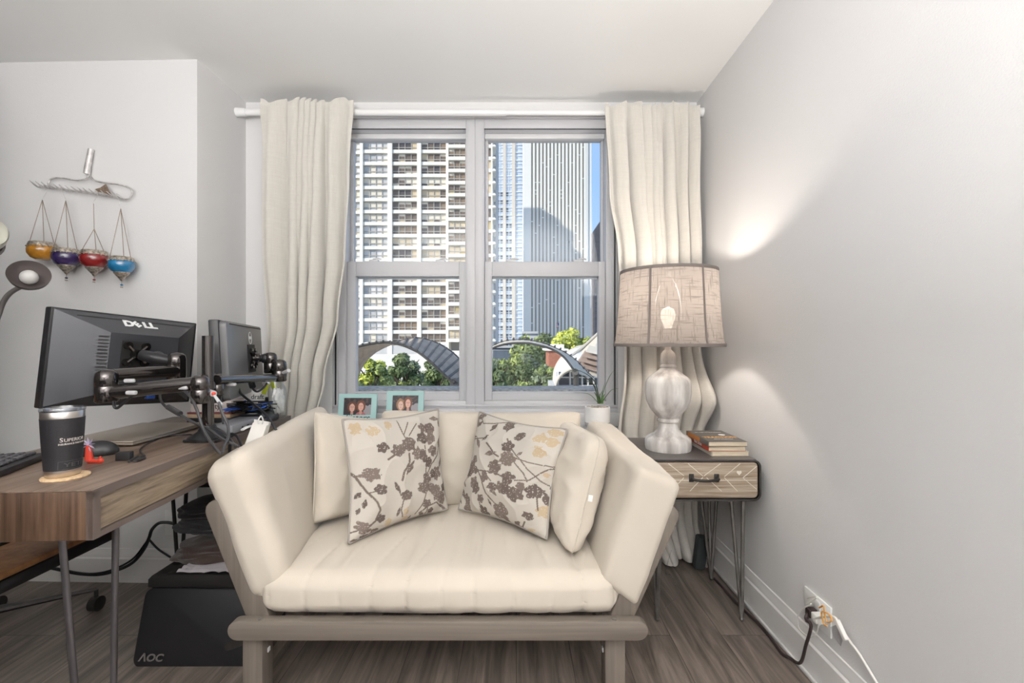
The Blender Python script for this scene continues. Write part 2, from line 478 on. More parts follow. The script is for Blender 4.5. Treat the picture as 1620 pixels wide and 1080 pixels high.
# ---- windows: two double-hung units in one frame
YF = 2.385
def px2(x, y, Y): p = P(x, y, Y); return p.x, p.z
def frame_rect(mb, x0, x1, z0, z1, y0, y1, w, bev=0.002):
    """w = (left, right, top, bottom) widths"""
    l, r, t, b = w
    mb.bb(x0, x0 + l, y0, y1, z0, z1, bev); mb.bb(x1 - r, x1, y0, y1, z0, z1, bev)
    mb.bb(x0 + l, x1 - r, y0, y1, z1 - t, z1, bev); mb.bb(x0 + l, x1 - r, y0, y1, z0, z0 + b, bev)
mull0, mull1 = px2(737, 0, YF)[0], px2(766, 0, YF)[0]
mm = (mull0 + mull1) / 2
for wi, (a, b) in enumerate([(OX0, mm), (mm, OX1)]):
    root = bpy.data.objects.new('window_%d' % (wi + 1), None); COL.objects.link(root)
    root.location = ((a + b) / 2, YF, OZ0); W[root] = Matrix.Translation(root.location); root['kind'] = 'structure'
    sl = 0.062 if wi == 0 else mull1 - mm
    sr = mm - mull0 if wi == 0 else 0.058
    zt = px2(0, 205, YF)[1]; zb = px2(0, 634, YF)[1]
    mb = MB()
    mb.bb(a, a + sl, YF, YF + 0.13, OZ0, OZ1, 0.002); mb.bb(b - sr, b, YF, YF + 0.13, OZ0, OZ1, 0.002)
    mb.bb(a + sl, b - sr, YF, YF + 0.13, zt, OZ1, 0.002); mb.bb(a + sl, b - sr, YF, YF + 0.13, OZ0, zb, 0.002)
    # stepped mouldings
    mb.bb(a, b, YF - 0.012, YF, OZ0, OZ0 + 0.018, 0.002)
    mb.bb(a, b, YF - 0.007, YF, OZ0 + 0.03, OZ0 + 0.040, 0.0015)
    mb.bb(a, b, YF - 0.010, YF, OZ1 - 0.012, OZ1, 0.002)
    if wi == 0:
        mb.bb(b - sr, b - sr + 0.004, YF - 0.005, YF, zb, zt, 0.001); mb.bb(a + 0.02, a + 0.028, YF - 0.007, YF, zb, zt, 0.001)
    else:
        mb.bb(a + sl - 0.004, a + sl, YF - 0.005, YF, zb, zt, 0.001); mb.bb(b - 0.028, b - 0.02, YF - 0.007, YF, zb, zt, 0.001)
    mb.build('window_frame', M['alu'], root)
    mb = MB()
    gx = b - 0.014 if wi == 1 else a + 0.014
    mb.bb(gx - 0.0025, gx + 0.0025, YF - 0.0075, YF - 0.0002, zb - 0.02, zt); mb.bb(a + sl, b - sr, YF - 0.0035, YF - 0.0002, zt, zt + 0.004)
    mb.build('weather_strip', M['dark'], root)
    # upper sash (outer track)
    xa, xb = a + sl, b - sr
    yu = YF + 0.075
    zt_g = px2(0, 222, yu)[1]; zm_g = px2(0, 414, yu)[1]; zm_b = px2(0, 437, YF)[1]
    mb = MB(); frame_rect(mb, xa, xb, zm_b, zt, yu, yu + 0.035, (0.016, 0.012, zt - zt_g, zm_g - zm_b - 0.005)); us = mb.build('upper_sash', M['alu'], root)
    mb = MB(); mb.bb(xa, xb, yu - 0.03, yu - 0.001, zt - 0.026, zt, 0.004); mb.build('sash_track', M['alu_light'], root)
    mb = MB(); mb.bb(xa + 0.008, xb - 0.008, yu + 0.015, yu + 0.019, zm_b + 0.02, zt_g + 0.01); mb.build('glass_pane', M['glass'], us)
    # lower sash (inner track)
    yl = YF + 0.022
    zr = px2(0, 413.5, yl)[1]; zg1 = px2(0, 437, yl)[1]; zg0 = px2(0, 620, yl)[1]
    wl_, wr_ = (0.046, 0.036) if wi == 0 else (0.038, 0.034)
    mb = MB(); frame_rect(mb, xa + 0.001, xb - 0.001, zb, zr, yl, yl + 0.042, (wl_, wr_, zr - zg1, zg0 - zb), 0.003)
    # inner bead
    frame_rect(mb, xa + wl_ - 0.006, xb - wr_ + 0.006, zg0 - 0.006, zg1 + 0.006, yl - 0.004, yl + 0.004, (0.006, 0.006, 0.006, 0.006), 0.001)
    ls = mb.build('lower_sash', M['alu'], root)
    mb = MB(); mb.bb(xa + wl_ - 0.01, xb - wr_ + 0.01, yl + 0.02, yl + 0.024, zg0 - 0.01, zg1 + 0.01); mb.build('glass_pane', M['glass'], ls)
    for fx in (0.22, 0.78):
        cx_ = xa + (xb - xa) * fx
        mb = MB(); mb.box((cx_, yl + 0.02, zr + 0.006), (0.05, 0.022, 0.012), 0.004); mb.tube([(cx_ - 0.004, yl + 0.014, zr + 0.012), (cx_ + 0.02, yl + 0.004, zr + 0.016), (cx_ + 0.04, yl + 0.006, zr + 0.012)], 0.004, 6)
        mb.build('sash_lock', M['alu_light'], root)
# dusty stone ledge outside
M['stone'] = mat('weathered_stone', (0.42, 0.41, 0.39), 0.9, var=0.35, vscale=40, bump=0.6, bscale=80)
mb = MB(); mb.bb(-1.4, 0.95, D + 0.17, D + 0.42, 0.62, 0.770, 0.004); struct('trim_3', mb, M['stone'])

# fill lamps added behind the camera, shaped as uplighting floor lamps
M['lamp_metal'] = mat('lamp_metal', (0.5, 0.5, 0.5), 0.4, metal=1)
for i, (x, y, w) in enumerate(FILL_UPLIGHTS):
    t = thing('fill_uplight', 'added grey fill lamp shaped as a floor lamp behind the camera, ' + w + ' of the room', 'floor lamp', (x, y, 0), group='fill lamps added behind the camera')
    mb = MB(); mb.lathe([(0.14, 0), (0.14, 0.02), (0.02, 0.03)], 32, Matrix.Translation((x, y, 0))); mb.build('base', M['lamp_metal'], t)
    mb = MB(); mb.cyl((x, y, 0.025), (x, y, FILL_UPLIGHT_H), 0.012); mb.build('pole', M['lamp_metal'], t)
    mb = MB(); h_ = FILL_UPLIGHT_H; mb.lathe([(0.02, h_), (0.10, h_ + 0.03), (0.19, h_ + 0.10), (0.185, h_ + 0.105), (0.09, h_ + 0.04), (0.0, h_ + 0.03)], 32, Matrix.Translation((x, y, 0)), cap=False); mb.build('bowl', M['lamp_metal'], t)
    ld = bpy.data.lights.new('fill_light', 'AREA'); ld.shape = 'DISK'; ld.size = 0.30; ld.energy = FILL_UPLIGHT_POWER[i]; ld.color = (1.0, 0.985, 0.97)
    lo = bpy.data.objects.new('fill_light', ld); COL.objects.link(lo); lo.parent = t; lo.location = (0, 0, FILL_UPLIGHT_H + 0.15); lo.rotation_euler = (math.pi, 0, 0)

# tall dark wardrobe added unseen left of the camera to block light
M['blocker'] = mat('dark_blocker', (0.05, 0.042, 0.038), 0.6)
wd = thing('shading_wardrobe', 'tall dark wardrobe added out of view at the left side of the room to block light', 'shading_wardrobe', (-2.45, 0.0, 0))
mb = MB(); mb.bb(-2.85, -2.10, -1.5, 1.55, 0.0, 2.05, 0.004); mb.build('carcass', M['blocker'], wd)
for k in range(4):
    mb = MB(); mb.bb(-2.0995, -2.08, -1.49 + 0.76 * k, -0.74 + 0.76 * k, 0.05, 2.03, 0.003); d_ = mb.build('door', M['blocker'], wd)
    mb = MB(); mb.cyl((-2.065, -0.79 + 0.76 * k, 0.95), (-2.065, -0.79 + 0.76 * k, 1.15), 0.006); mb.build('handle', M['lamp_metal'], d_)

ds = thing('shading_dresser', 'low dark dresser added out of view behind the camera on the left to block light', 'shading_dresser', (-1.15, -0.30, 0))  # low block added unseen to darken the space under the desk
mb = MB(); mb.bb(-2.05, -0.25, -0.55, -0.06, 0.0, 0.80, 0.004); mb.build('carcass', M['blocker'], ds)
for k in range(3):
    for j in range(2):
        mb = MB(); mb.bb(-2.04 + 0.6 * k, -1.46 + 0.6 * k, -0.0595, -0.042, 0.06 + 0.36 * j, 0.40 + 0.36 * j, 0.003); d_ = mb.build('drawer', M['blocker'], ds)
        mb = MB(); mb.cyl((-1.82 + 0.6 * k, -0.03, 0.24 + 0.36 * j), (-1.68 + 0.6 * k, -0.03, 0.24 + 0.36 * j), 0.006); mb.build('handle', M['lamp_metal'], d_)

# ================================================================= curtains
M['linen'] = fabric_translucent('linen_curtain', (0.83, 0.805, 0.755), 0.30, slub=0.09)
M['rod'] = mat('rod_white', (0.82, 0.82, 0.82), 0.35)
ROD_Y = 2.29; ROD_Z = P(0, 177.5, ROD_Y).z
t = thing('curtain_rod', 'white telescoping curtain rod spanning the top of the window', 'curtain rod', (-0.2, ROD_Y, ROD_Z))
mb = MB(); mb.cyl((XJ + 0.03, ROD_Y, ROD_Z), (-0.05, ROD_Y, ROD_Z - 0.002), 0.016); mb.build('outer_tube', M['rod'], t)
mb = MB(); mb.cyl((-0.07, ROD_Y, ROD_Z - 0.002), (XR - 0.03, ROD_Y, ROD_Z - 0.004), 0.013); mb.build('inner_tube', M['rod'], t)
for s, xe, xi in ((0, XJ, XJ + 0.05), (1, XR, XR - 0.05)):
    mb = MB(); mb.tube([(xe + (0.002 if s == 0 else -0.002), ROD_Y, ROD_Z), (xi, ROD_Y, ROD_Z)], [0.022, 0.019], 16, smooth=False); mb.build('end_cap', M['rod'], t)

def interp(tab, z):
    for i in range(len(tab) - 1):
        if tab[i][0] >= z >= tab[i + 1][0]:
            k = (tab[i][0] - z) / (tab[i][0] - tab[i + 1][0]); k = k * k * (3 - 2 * k)
            return tab[i][1] + (tab[i + 1][1] - tab[i][1]) * k
    return tab[0][1] if z > tab[0][0] else tab[-1][1]

def curtain(label, left, right, yc, folds, seed, amp, zbot, yamp=None):
    """left/right: lists of (z, x), top to bottom; folds: gather curve of (u, fold phase)"""
    NU, NV = 300, 70
    ztop = left[0][0]
    vs = []; fs = []
    r = random.Random(seed)
    ph = [r.random() * 6.28 for _ in range(6)]
    for j in range(NV + 1):
        v = j / NV
        z = ztop + (zbot - ztop) * v
        x0, x1 = interp(left, z), interp(right, z)
        for i in range(NU + 1):
            u = i / NU
            # uneven pleat phase, tight in the gathered part
            ph_u = interp([(-f[0], f[1]) for f in folds], -u)
            drift = 0.18 * math.sin(2.2 * v + ph[0] + 3 * u) * min(1, v * 3)
            a = interp([(-q[0], q[1]) for q in amp], -v)
            w = math.sin(6.2832 * (ph_u + drift))
            w2 = math.sin(6.2832 * (ph_u * 0.53 + 0.3 * v) + ph[1])
            sharp = math.copysign(abs(w) ** 0.75, w)
            y = yc + a * (0.75 * sharp + 0.45 * w2 * min(1, v * 2.5))
            x = x0 + (x1 - x0) * u + a * 0.35 * math.cos(6.2832 * (ph_u + drift)) * math.sin(math.pi * u)
            zz = z
            if v < 0.12:
                # header ruffle standing above the rod
                zz += (0.014 * math.sin(6.2832 * ph_u * 1.0 + 0.6) + 0.007 * math.sin(13 * u + ph[2])) * (1 - v / 0.12)
                y = yc + (y - yc) * (0.75 + 0.4 * abs((v - 0.035) / 0.12)) if abs(v - 0.03) < 0.02 else y
            x += 0.006 * noise.noise(Vector((u * 6, v * 5, seed)))
            y += 0.010 * noise.noise(Vector((u * 5, v * 4, seed + 9))) * min(1, v * 3)
            if yamp: y += yamp(u, v, z)
            vs.append((x, y, zz))
    for j in range(NV):
        for i in range(NU):
            a = j * (NU + 1) + i
            fs.append((a, a + 1, a + NU + 2, a + NU + 1))
    mb = MB(); mb.add(vs, fs)
    o = solo('curtain', mb, M['linen'], label, 'curtain', 'linen curtains at the window', smooth=80)
    md = o.modifiers.new('thickness', 'SOLIDIFY'); md.thickness = 0.0012
    return o
def tabz(Y, pts): return [(P(0, y, Y).z, P(x, 0, Y).x) for x, y in pts]
YC = 2.243
curtain('left cream linen curtain hanging behind the computer desk',
        tabz(YC, [(409, 158), (411, 250), (414, 400), (420, 520), (416, 600), (424, 700), (430, 860)]),
        tabz(YC, [(561, 156), (556, 280), (551, 400), (541, 500), (520, 600), (507, 660), (500, 860)]),
        YC, [(0, 0.25), (0.25, 1.0), (0.32, 1.5), (0.72, 6.4), (0.82, 7.0), (1.0, 7.75)], 3,
        [(0, 0.020), (0.12, 0.034), (0.5, 0.048), (1, 0.05)], 0.03)
def bulge(u, v, z):
    return -0.14 * math.exp(-((u - 1.0) / 0.22) ** 2) * math.exp(-((z - 0.77) / 0.10) ** 2) - (0.10 * max(0, 0.16 - z) / 0.16) * (0.5 + 0.5 * math.sin(9 * u))
curtain('right cream linen curtain hanging behind the table lamp',
        tabz(YC, [(957, 163), (963, 300), (975, 400), (985, 520), (984, 600), (976, 680), (1010, 800), (1042, 912)]),
        tabz(YC, [(1106, 160), (1104, 300), (1105, 420), (1104, 520), (1111, 600), (1113, 655), (1106, 720), (1104, 800), (1108, 912)]),
        YC, [(0, 0.0), (0.14, 0.8), (0.36, 1.9), (0.45, 2.8), (0.60, 5.2), (0.78, 6.4), (1.0, 7.8)], 12,
        [(0, 0.020), (0.12, 0.032), (0.5, 0.042), (0.8, 0.045), (1, 0.05)], 0.012, bulge)

# ================================================================= outside: ground, trees, towers
GZ = -11.0
M['plaza'] = mat('plaza_paving', (0.42, 0.41, 0.38), 0.9, var=0.15, vscale=0.4)
M['conc'] = mat('pale_concrete', (0.86, 0.83, 0.75), 0.8, var=0.04, vscale=0.3)  # warm white of the concrete itself
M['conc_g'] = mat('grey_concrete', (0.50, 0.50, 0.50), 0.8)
M['mull'] = mat('window_mullion', (0.45, 0.42, 0.38), 0.6)
M['white_stone'] = mat('white_granite', (0.80, 0.79, 0.74), 0.8)
PANE = [mat('pane_' + n, c, 0.25, spec=0.6) for n, c in [
    ('grey', (0.520, 0.520, 0.520)), ('brown', (0.169, 0.124, 0.091)), ('umber', (0.260, 0.182, 0.117)), ('tan', (0.650, 0.520, 0.338)),
    ('cream', (0.806, 0.728, 0.598)), ('ochre', (0.520, 0.390, 0.156)), ('dark', (0.098, 0.078, 0.072)), ('pale', (0.754, 0.728, 0.702))]]
mb = MB(); mb.bb(-400, 400, 6, 900, GZ - 1, GZ); struct('ground', mb, M['plaza'])

# --- pale apartment tower filling the left window
YT = 110.0
def bx(mb, x0, x1, y0, y1, Y, d0, d1, mi=None):
    a = P(x0, y0, Y); b = P(x1, y1, Y)
    mb.bb(a.x, b.x, Y + d0, Y + d1, b.z, a.z, mi=mi)
tower = thing('apartment_tower', 'pale concrete apartment tower with a grid of wide windows, filling the left window', 'building', (P(640, 0, YT).x, YT + 8, GZ))
mb = MB()
bx(mb, 470, 783, 60, 812, YT, 4.0, 22)            # core
bx(mb, 573, 709, 545, 568, YT, 0.2, 4.0)             # base band
mb.build('core', M['conc_g'], tower, smooth=0)
mb = MB()
cols = [(569, 573.8), (612.8, 620), (659.5, 666), (705.3, 709.8)]
for a, b in cols: bx(mb, a, b, 60, 600, YT, 0.0, 4.0)
bx(mb, 736.5, 740, 60, 600, YT, -0.8, 4.0)
bx(mb, 777, 779.5, 60, 600, YT, -0.8, 4.0)
bx(mb, 545, 549, 60, 600, YT, 0.8, 4.0)
mb.build('pier', M['conc'], tower, smooth=0)
ROWS = [241.0 + 19.08 * k for k in range(-3, 18)]      # window sill pixel rows (top of window)
mb = MB()
for y in ROWS:
    bx(mb, 573.5, 706, y + 14.0, y + 19.3, YT, 0.25, 3.5)
    bx(mb, 709.6, 783, y + 8.4, y + 13.6, YT, -0.7, 3.5)
    bx(mb, 500, 569, y + 14.5, y + 18.8, YT, 1.0, 3.5)
mb.build('spandrel', M['conc'], tower, smooth=0)
mb = MB(); bx(mb, 520, 760, 560, 640, YT, -6.0, 0.1); mb.build('podium', M['conc'], tower, smooth=0)
palettes = {0: [0, 0, 0, 7, 4, 7], 1: [1, 1, 2, 3, 4, 6, 4, 1], 2: [1, 6, 2, 1, 3, 4, 1, 6], 3: [2, 1, 5, 2, 3, 1], 4: [0, 0, 7, 4]}
def window_unit(w, h, n, pal):
    """local: x 0..w, z -h..0, facing -y"""
    mb = MB()
    lite = 0.32 * h
    c = rnd.choice(pal)
    for k in range(n):
        if rnd.random() < 0.45: c = rnd.choice(pal)
        x0, x1 = w * k / n, w * (k + 1) / n
        blind = rnd.random()
        if blind < 0.25 and pal is not palettes[0]:
            mb.bb(x0, x1, 0.5, 0.6, -h * 0.3, 0, mi=4); mb.bb(x0, x1, 0.5, 0.6, -(h - lite), -h * 0.3, mi=c)
        else:
            mb.bb(x0, x1, 0.5, 0.6, -(h - lite), 0, mi=c)
        mb.bb(x0, x1, 0.5, 0.6, -h, -(h - lite), mi=c if rnd.random() < 0.5 else rnd.choice(pal))
        mb.bb(x0 - 0.07, x0 + 0.07, 0.35, 0.5, -h, 0, mi=8)
    mb.bb(0, w, 0.35, 0.5, -(h - lite) - 0.08, -(h - lite) + 0.08, mi=8)
    mb.bb(0, w, 0.30, 0.5, -0.12, 0.0, mi=8); mb.bb(0, w, 0.30, 0.5, -h, -h + 0.1, mi=8)
    return mb
bays = [(0, 549, 569, 2, 14.3, 0, 1.0), (0, 573.8, 612.8, 4, 14.0, 0, 0.3), (1, 620, 659.5, 4, 14.0, 0, 0.3), (2, 666, 705.3, 4, 14.0, 0, 0.3), (3, 709.8, 736.5, 3, 13.8, -5.5, -0.6)]
sx = YT / F
for (pi, xa, xb, n, hh, dy, dep) in bays:
    protos = []
    for k in range(7):
        mbw = window_unit((xb - xa) * sx, hh * sx, n, palettes[pi])
        protos.append(mbw)
    used = {}
    for y in ROWS[2:19]:
        k = rnd.randrange(7)
        p = P(xa, y + dy, YT)
        loc = Vector((p.x, YT + dep, p.z)) - Vector(tower.location)
        if k in used:
            o = used[k].copy(); COL.objects.link(o); o.location = loc
        else:
            o = protos[k].build('window', PANE + [M['mull']], tower, smooth=0, local=True); o.location = loc; used[k] = o
mb = MB()
for y in ROWS[1:]:
    bx(mb, 766, 777, y - 5.5, y + 8.4, YT, -0.3, -0.2, mi=rnd.choice([1, 2, 5, 3]))
    bx(mb, 740, 766, y - 5.5, y + 8.4, YT, -0.3, -0.2, mi=rnd.choice([1, 2, 5, 3]))
o = mb.build('balcony_glazing', PANE, tower, smooth=0); o['kind'] = 'stuff'
mb = MB()
for y in ROWS[1:]:
    a = P(779.5, y + 10, YT)
    mb.bb(a.x, a.x + 0.75, YT - 0.9, YT + 1.2, a.z - 0.35, a.z)
o = mb.build('balcony_slab', M['conc'], tower, smooth=0); o['kind'] = 'stuff'

# --- blue glass tower with beige piers
YB2 = 350.0
M['beige'] = mat('beige_granite', (0.58, 0.54, 0.50), 0.8)
M['blue_gl'] = mat('blue_curtain_wall', (0.42, 0.54, 0.72), 0.3, spec=0.8, col2=(0.66, 0.74, 0.84), vscale=0.03, vstretch=(1, 1, 0.6))
M['blue_dk'] = mat('dark_blue_panes', (0.10, 0.14, 0.20), 0.3)
M['blue_lt'] = mat('pale_blue_spandrel', (0.72, 0.78, 0.86), 0.4)
gt = thing('glass_tower', 'tall blue glass tower with beige stone piers, left of the white ribbed skyscraper', 'building', (P(806, 0, YB2).x, YB2 + 15, GZ))
mb = MB(); bx(mb, 776, 829, -60, 573, YB2, 0.6, 25); mb.build('curtain_wall', M['blue_gl'], gt, smooth=0)
for a, b in ((776, 785.8), (795.6, 800.2), (809.8, 815)):
    mb = MB(); bx(mb, a, b, -60, 573, YB2, -0.6, 1.2); mb.build('pier', M['beige'], gt, smooth=0)
mb = MB()
y = 103.0
while y < 560:
    bx(mb, 785.5, 810, y, y + 1.3, YB2, 0.1, 0.7); bx(mb, 815, 829, y, y + 1.6, YB2, 0.0, 0.7)
    bx(mb, 785.5, 810, y + 5.2, y + 5.9, YB2, 0.2, 0.7); bx(mb, 815, 829, y + 6.2, y + 7.0, YB2, 0.2, 0.7)
    y += 12.45
bx(mb, 790.3, 791.0, -60, 573, YB2, 0.1, 0.7); bx(mb, 804.8, 805.4, -60, 573, YB2, 0.1, 0.7)
mb.build('floor_band', M['blue_lt'], gt, smooth=0)
k = 0; y = 103.0 + 12.45 * 16
while y < 555:
    for (a, b) in ((786.2, 789.8), (791.4, 795.2), (800.8, 804.4), (805.8, 809.4)):
        if k < 4 and a > 805: continue
        mb = MB(); bx(mb, a, b, y + 1.9, y + 7.6, YB2, 0.3, 0.62); mb.build('dark_window', M['blue_dk'], gt, smooth=0)
    k += 1; y += 12.45

# --- white ribbed skyscraper
YW = 300.0
M['strip'] = mat('dark_window_strip', (0.36, 0.33, 0.28), 0.4)
wt_ = thing('ribbed_skyscraper', 'white stone skyscraper with narrow vertical ribs and dark window strips in the right window', 'building', (P(882, 0, YW).x, YW + 25, GZ))
mb = MB(); bx(mb, 828.2, 936, -80, 573, YW, 1.2, 45); mb.build('body', M['white_stone'], wt_, smooth=0)
NS = 15
for k in range(NS):
    x = 840.2 + 5.78 * k
    mb = MB(); bx(mb, x, x + 3.0, -80, 536, YW, 0.9, 1.3)
    mb.build('window_strip', M['strip'], wt_, smooth=0)
for k in range(NS + 1):
    x = 837.3 + 5.78 * k
    mb = MB(); bx(mb, x, x + 3.0, -80, 536, YW, 0.0, 1.3)
    mb.build('rib', M['white_stone'], wt_, smooth=0)
mb = MB(); bx(mb, 828.2, 837.3, -80, 573, YW, 0.0, 1.3); bx(mb, 926.5, 930, -80, 573, YW, 0.2, 1.3)
mb.build('corner_pier', M['white_stone'], wt_, smooth=0)
mb = MB()
for k in range(60):
    x = 840.2 + 5.78 * rnd.randrange(NS); yy = 225 + 6.2 * rnd.randrange(50)
    bx(mb, x, x + 3.0, yy, yy + 1.4, YW, 0.7, 0.95)
o = mb.build('drawn_blind', M['white_stone'], wt_, smooth=0); o['kind'] = 'stuff'

# brown tower at the right edge
YN = 420.0
M['brownst'] = mat('brown_stone', (0.24, 0.20, 0.18), 0.7, var=0.15, vscale=0.08, vstretch=(1, 1, 4))
mb = MB()
pts = [P(941, 362, YN), P(952, 346, YN), P(985, 330, YN), P(985, 573, YN), P(941, 573, YN)]
mb.prism([(p.x, p.z) for p in pts], 30, Matrix(((1, 0, 0, 0), (0, 0, 1, YN), (0, 1, 0, 0), (0, 0, 0, 1))))
solo('stone_tower', mb, M['brownst'], 'dark brown tower with a slanting top at the right edge of the right window', 'building', smooth=0)
# unseen tower added behind the apartment block; its steps are shaped to throw the stepped shade on the white skyscraper
mb = MB()
mb.bb(-86, -59.2, 240, 248, GZ, 131.6); mb.bb(-80.7, -67.7, 240, 248, 131.6, 139.3)
mb.bb(-59.2, -54.3, 240, 248, GZ, 118); mb.bb(-54.3, -50, 240, 248, GZ, 98); mb.bb(-50, -46.5, 240, 248, GZ, 82)
solo('shade_tower', mb, M['conc_g'], 'stepped grey tower added out of sight behind the pale apartment tower to shade the white skyscraper', 'building', smooth=0)

# low buildings behind the trees
M['brick'] = mat('red_brick', (0.40, 0.15, 0.09), 0.85, var=0.15, vscale=2)
M['glaz'] = mat('dark_glazing', (0.10, 0.13, 0.17), 0.25)
mb = MB(); bx(mb, 868, 899, 553, 600, 60, 0, 6); bx(mb, 870, 893, 544.5, 553, 60, 0.5, 4, mi=1)
bx(mb, 862, 899, 551.5, 554.5, 60, -0.3, 6, mi=1)
solo('brick_pavilion', mb, [M['brick'], M['conc']], 'low red brick building with a white box on its flat roof, beyond the trees', 'building', smooth=0)
mb = MB(); bx(mb, 780, 811, 549, 585, 90, 0, 10); bx(mb, 778, 812, 547.5, 550, 90, -0.5, 10, mi=1); bx(mb, 780, 811, 553, 554, 90, -0.1, 10, mi=1)
solo('glass_pavilion', mb, [M['glaz'], M['conc_g']], 'low dark glass building behind the ribbed arch', 'building', smooth=0)
mb = MB(); bx(mb, 826, 851, 524, 545, 200, 0, 10); bx(mb, 826, 851, 527.5, 530.5, 200, -0.1, 0.1, mi=1)
solo('office_block', mb, [M['conc_g'], M['glaz']], 'small grey flat roofed building at the foot of the white skyscraper', 'building', smooth=0)
# flag
M['red'] = mat('flag_red', (0.55, 0.08, 0.08), 0.8); M['navy'] = mat('flag_blue', (0.05, 0.08, 0.30), 0.8); M['white'] = mat('flag_white', (0.85, 0.85, 0.85), 0.8)
fl = thing('flag_on_pole', 'red, white and blue flag on a pole in front of the white skyscraper', 'flag', (P(884, 0, 160).x, 160, GZ))
mb = MB(); mb.cyl((P(884, 0, 160).x, 160, GZ), P(884, 508, 160), 0.12, n=8); mb.build('pole', M['conc_g'], fl)
mb = MB()
for k in range(7):
    a = P(880, 511 + k, 160); b = P(884, 512 + k, 160)
    mb.bb(a.x, b.x, 159.9, 160, b.z, a.z, mi=0 if k % 2 == 0 else 1)
bx(mb, 882.2, 884, 511, 514.5, 160, -0.15, -0.05, mi=2)
mb.build('cloth', [M['red'], M['white'], M['navy']], fl, smooth=0)

# --- trees
LEAF = [mat('leaf_' + n, c, 0.7, spec=0.15) for n, c in [('deep', (0.13, 0.18, 0.08)), ('mid', (0.23, 0.29, 0.12)), ('light', (0.38, 0.45, 0.15)), ('lime', (0.64, 0.68, 0.12)), ('grey', (0.25, 0.30, 0.19))]]
M['bark'] = mat('bark', (0.10, 0.075, 0.055), 0.9)
def tree(label, cx, y0, y1, hw, Y, weights, n, leaf, seed):
    r = random.Random(seed)
    top = P(cx, y0, Y); bot = P(cx, y1, Y); w = hw / F * Y
    h = top.z - bot.z
    t = thing('tree', label, 'tree', (top.x, Y, GZ), group='trees in the plaza')
    mb = MB()
    mb.tube([(top.x, Y, GZ), (top.x + 0.1, Y, bot.z), (top.x - 0.1, Y, bot.z + h * 0.6)], [0.22, 0.16, 0.05], 8)
    for k in range(7):
        a = r.random() * 6.28; zz = bot.z + h * (0.1 + 0.5 * r.random())
        mb.tube([(top.x, Y, zz - h * 0.15), (top.x + math.cos(a) * w * 0.4, Y + math.sin(a) * w * 0.4, zz + h * 0.12), (top.x + math.cos(a) * w * 0.75, Y + math.sin(a) * w * 0.7, zz + h * 0.3)], [0.09, 0.05, 0.02], 6)
    mb.build('trunk', M['bark'], t)
    mb = MB()
    blobs = []
    for k in range(34):
        a = r.random() * 6.28; q = r.random() ** 0.6; zf = r.random()
        env = math.sqrt(max(0.05, 1 - (2 * zf - 0.85) ** 2 * 0.75))
        blobs.append((Vector((top.x + math.cos(a) * w * q * env * 0.8, Y + math.sin(a) * w * q * env * 0.8, bot.z + h * (0.08 + 0.84 * zf))), w * (0.20 + 0.16 * r.random()), r.choices(range(5), weights)[0]))
    for k in range(n):
        c, rr, mi = blobs[r.randrange(len(blobs))]
        d = Vector((r.gauss(0, 1), r.gauss(0, 1), r.gauss(0, 0.75))).normalized() * rr * (0.55 + 0.5 * r.random())
        p = c + d
        nrm = (d.normalized() + Vector((r.gauss(0, .5), r.gauss(0, .5), r.gauss(0, .5) + 0.3))).normalized()
        u = nrm.orthogonal().normalized(); u = Matrix.Rotation(r.random() * 6.28, 3, nrm) @ u; v = nrm.cross(u)
        s = leaf * (0.6 + 0.8 * r.random())
        if r.random() < 0.18: mi = r.choices(range(5), weights)[0]
        mb.add([p - u * s, p - v * s * 0.45, p + u * s + nrm * s * 0.15, p + v * s * 0.45], [(0, 1, 2, 3)], mi=mi)
    mb.build('foliage', LEAF, t, smooth=0, recalc=False)
tree('yellow green tree at the far left of the left window, under the grey arch', 590, 566, 640, 34, 26, (2, 4, 5, 2, 1), 8000, 0.125, 1)
tree('grey green tree in the middle of the left window, under the grey arch', 640, 558, 640, 34, 30.5, (5, 5, 1, 0, 5), 8000, 0.13, 2)
tree('dark green tree at the right of the left window, under the grey arch', 693, 563, 640, 34, 35, (7, 5, 2, 0, 4), 8000, 0.14, 3)
tree('dark leafy tree at the left edge of the right window', 784, 565, 640, 30, 28, (7, 4, 2, 0, 3), 7000, 0.13, 4)
tree('large bright green tree below the ribbed arch in the right window', 832, 548, 640, 42, 33, (3, 5, 5, 1, 1), 10000, 0.15, 5)
tree('green tree beside the glass roofed building in the right window', 862, 576, 640, 24, 27, (5, 6, 3, 0, 2), 6000, 0.125, 6)
tree('distant yellow green tree at the foot of the white skyscraper', 905, 524, 575, 36, 75, (0, 1, 5, 8, 0), 4200, 0.42, 7)  # mostly lime and light green leaves
tree('distant green tree left of the yellow green one', 862, 530, 575, 27, 85, (3, 5, 4, 0, 1), 3200, 0.42, 8)
tree('distant green tree behind the top of the ribbed arch', 829, 532, 575, 22, 80, (3, 5, 3, 1, 1), 3000, 0.42, 9)

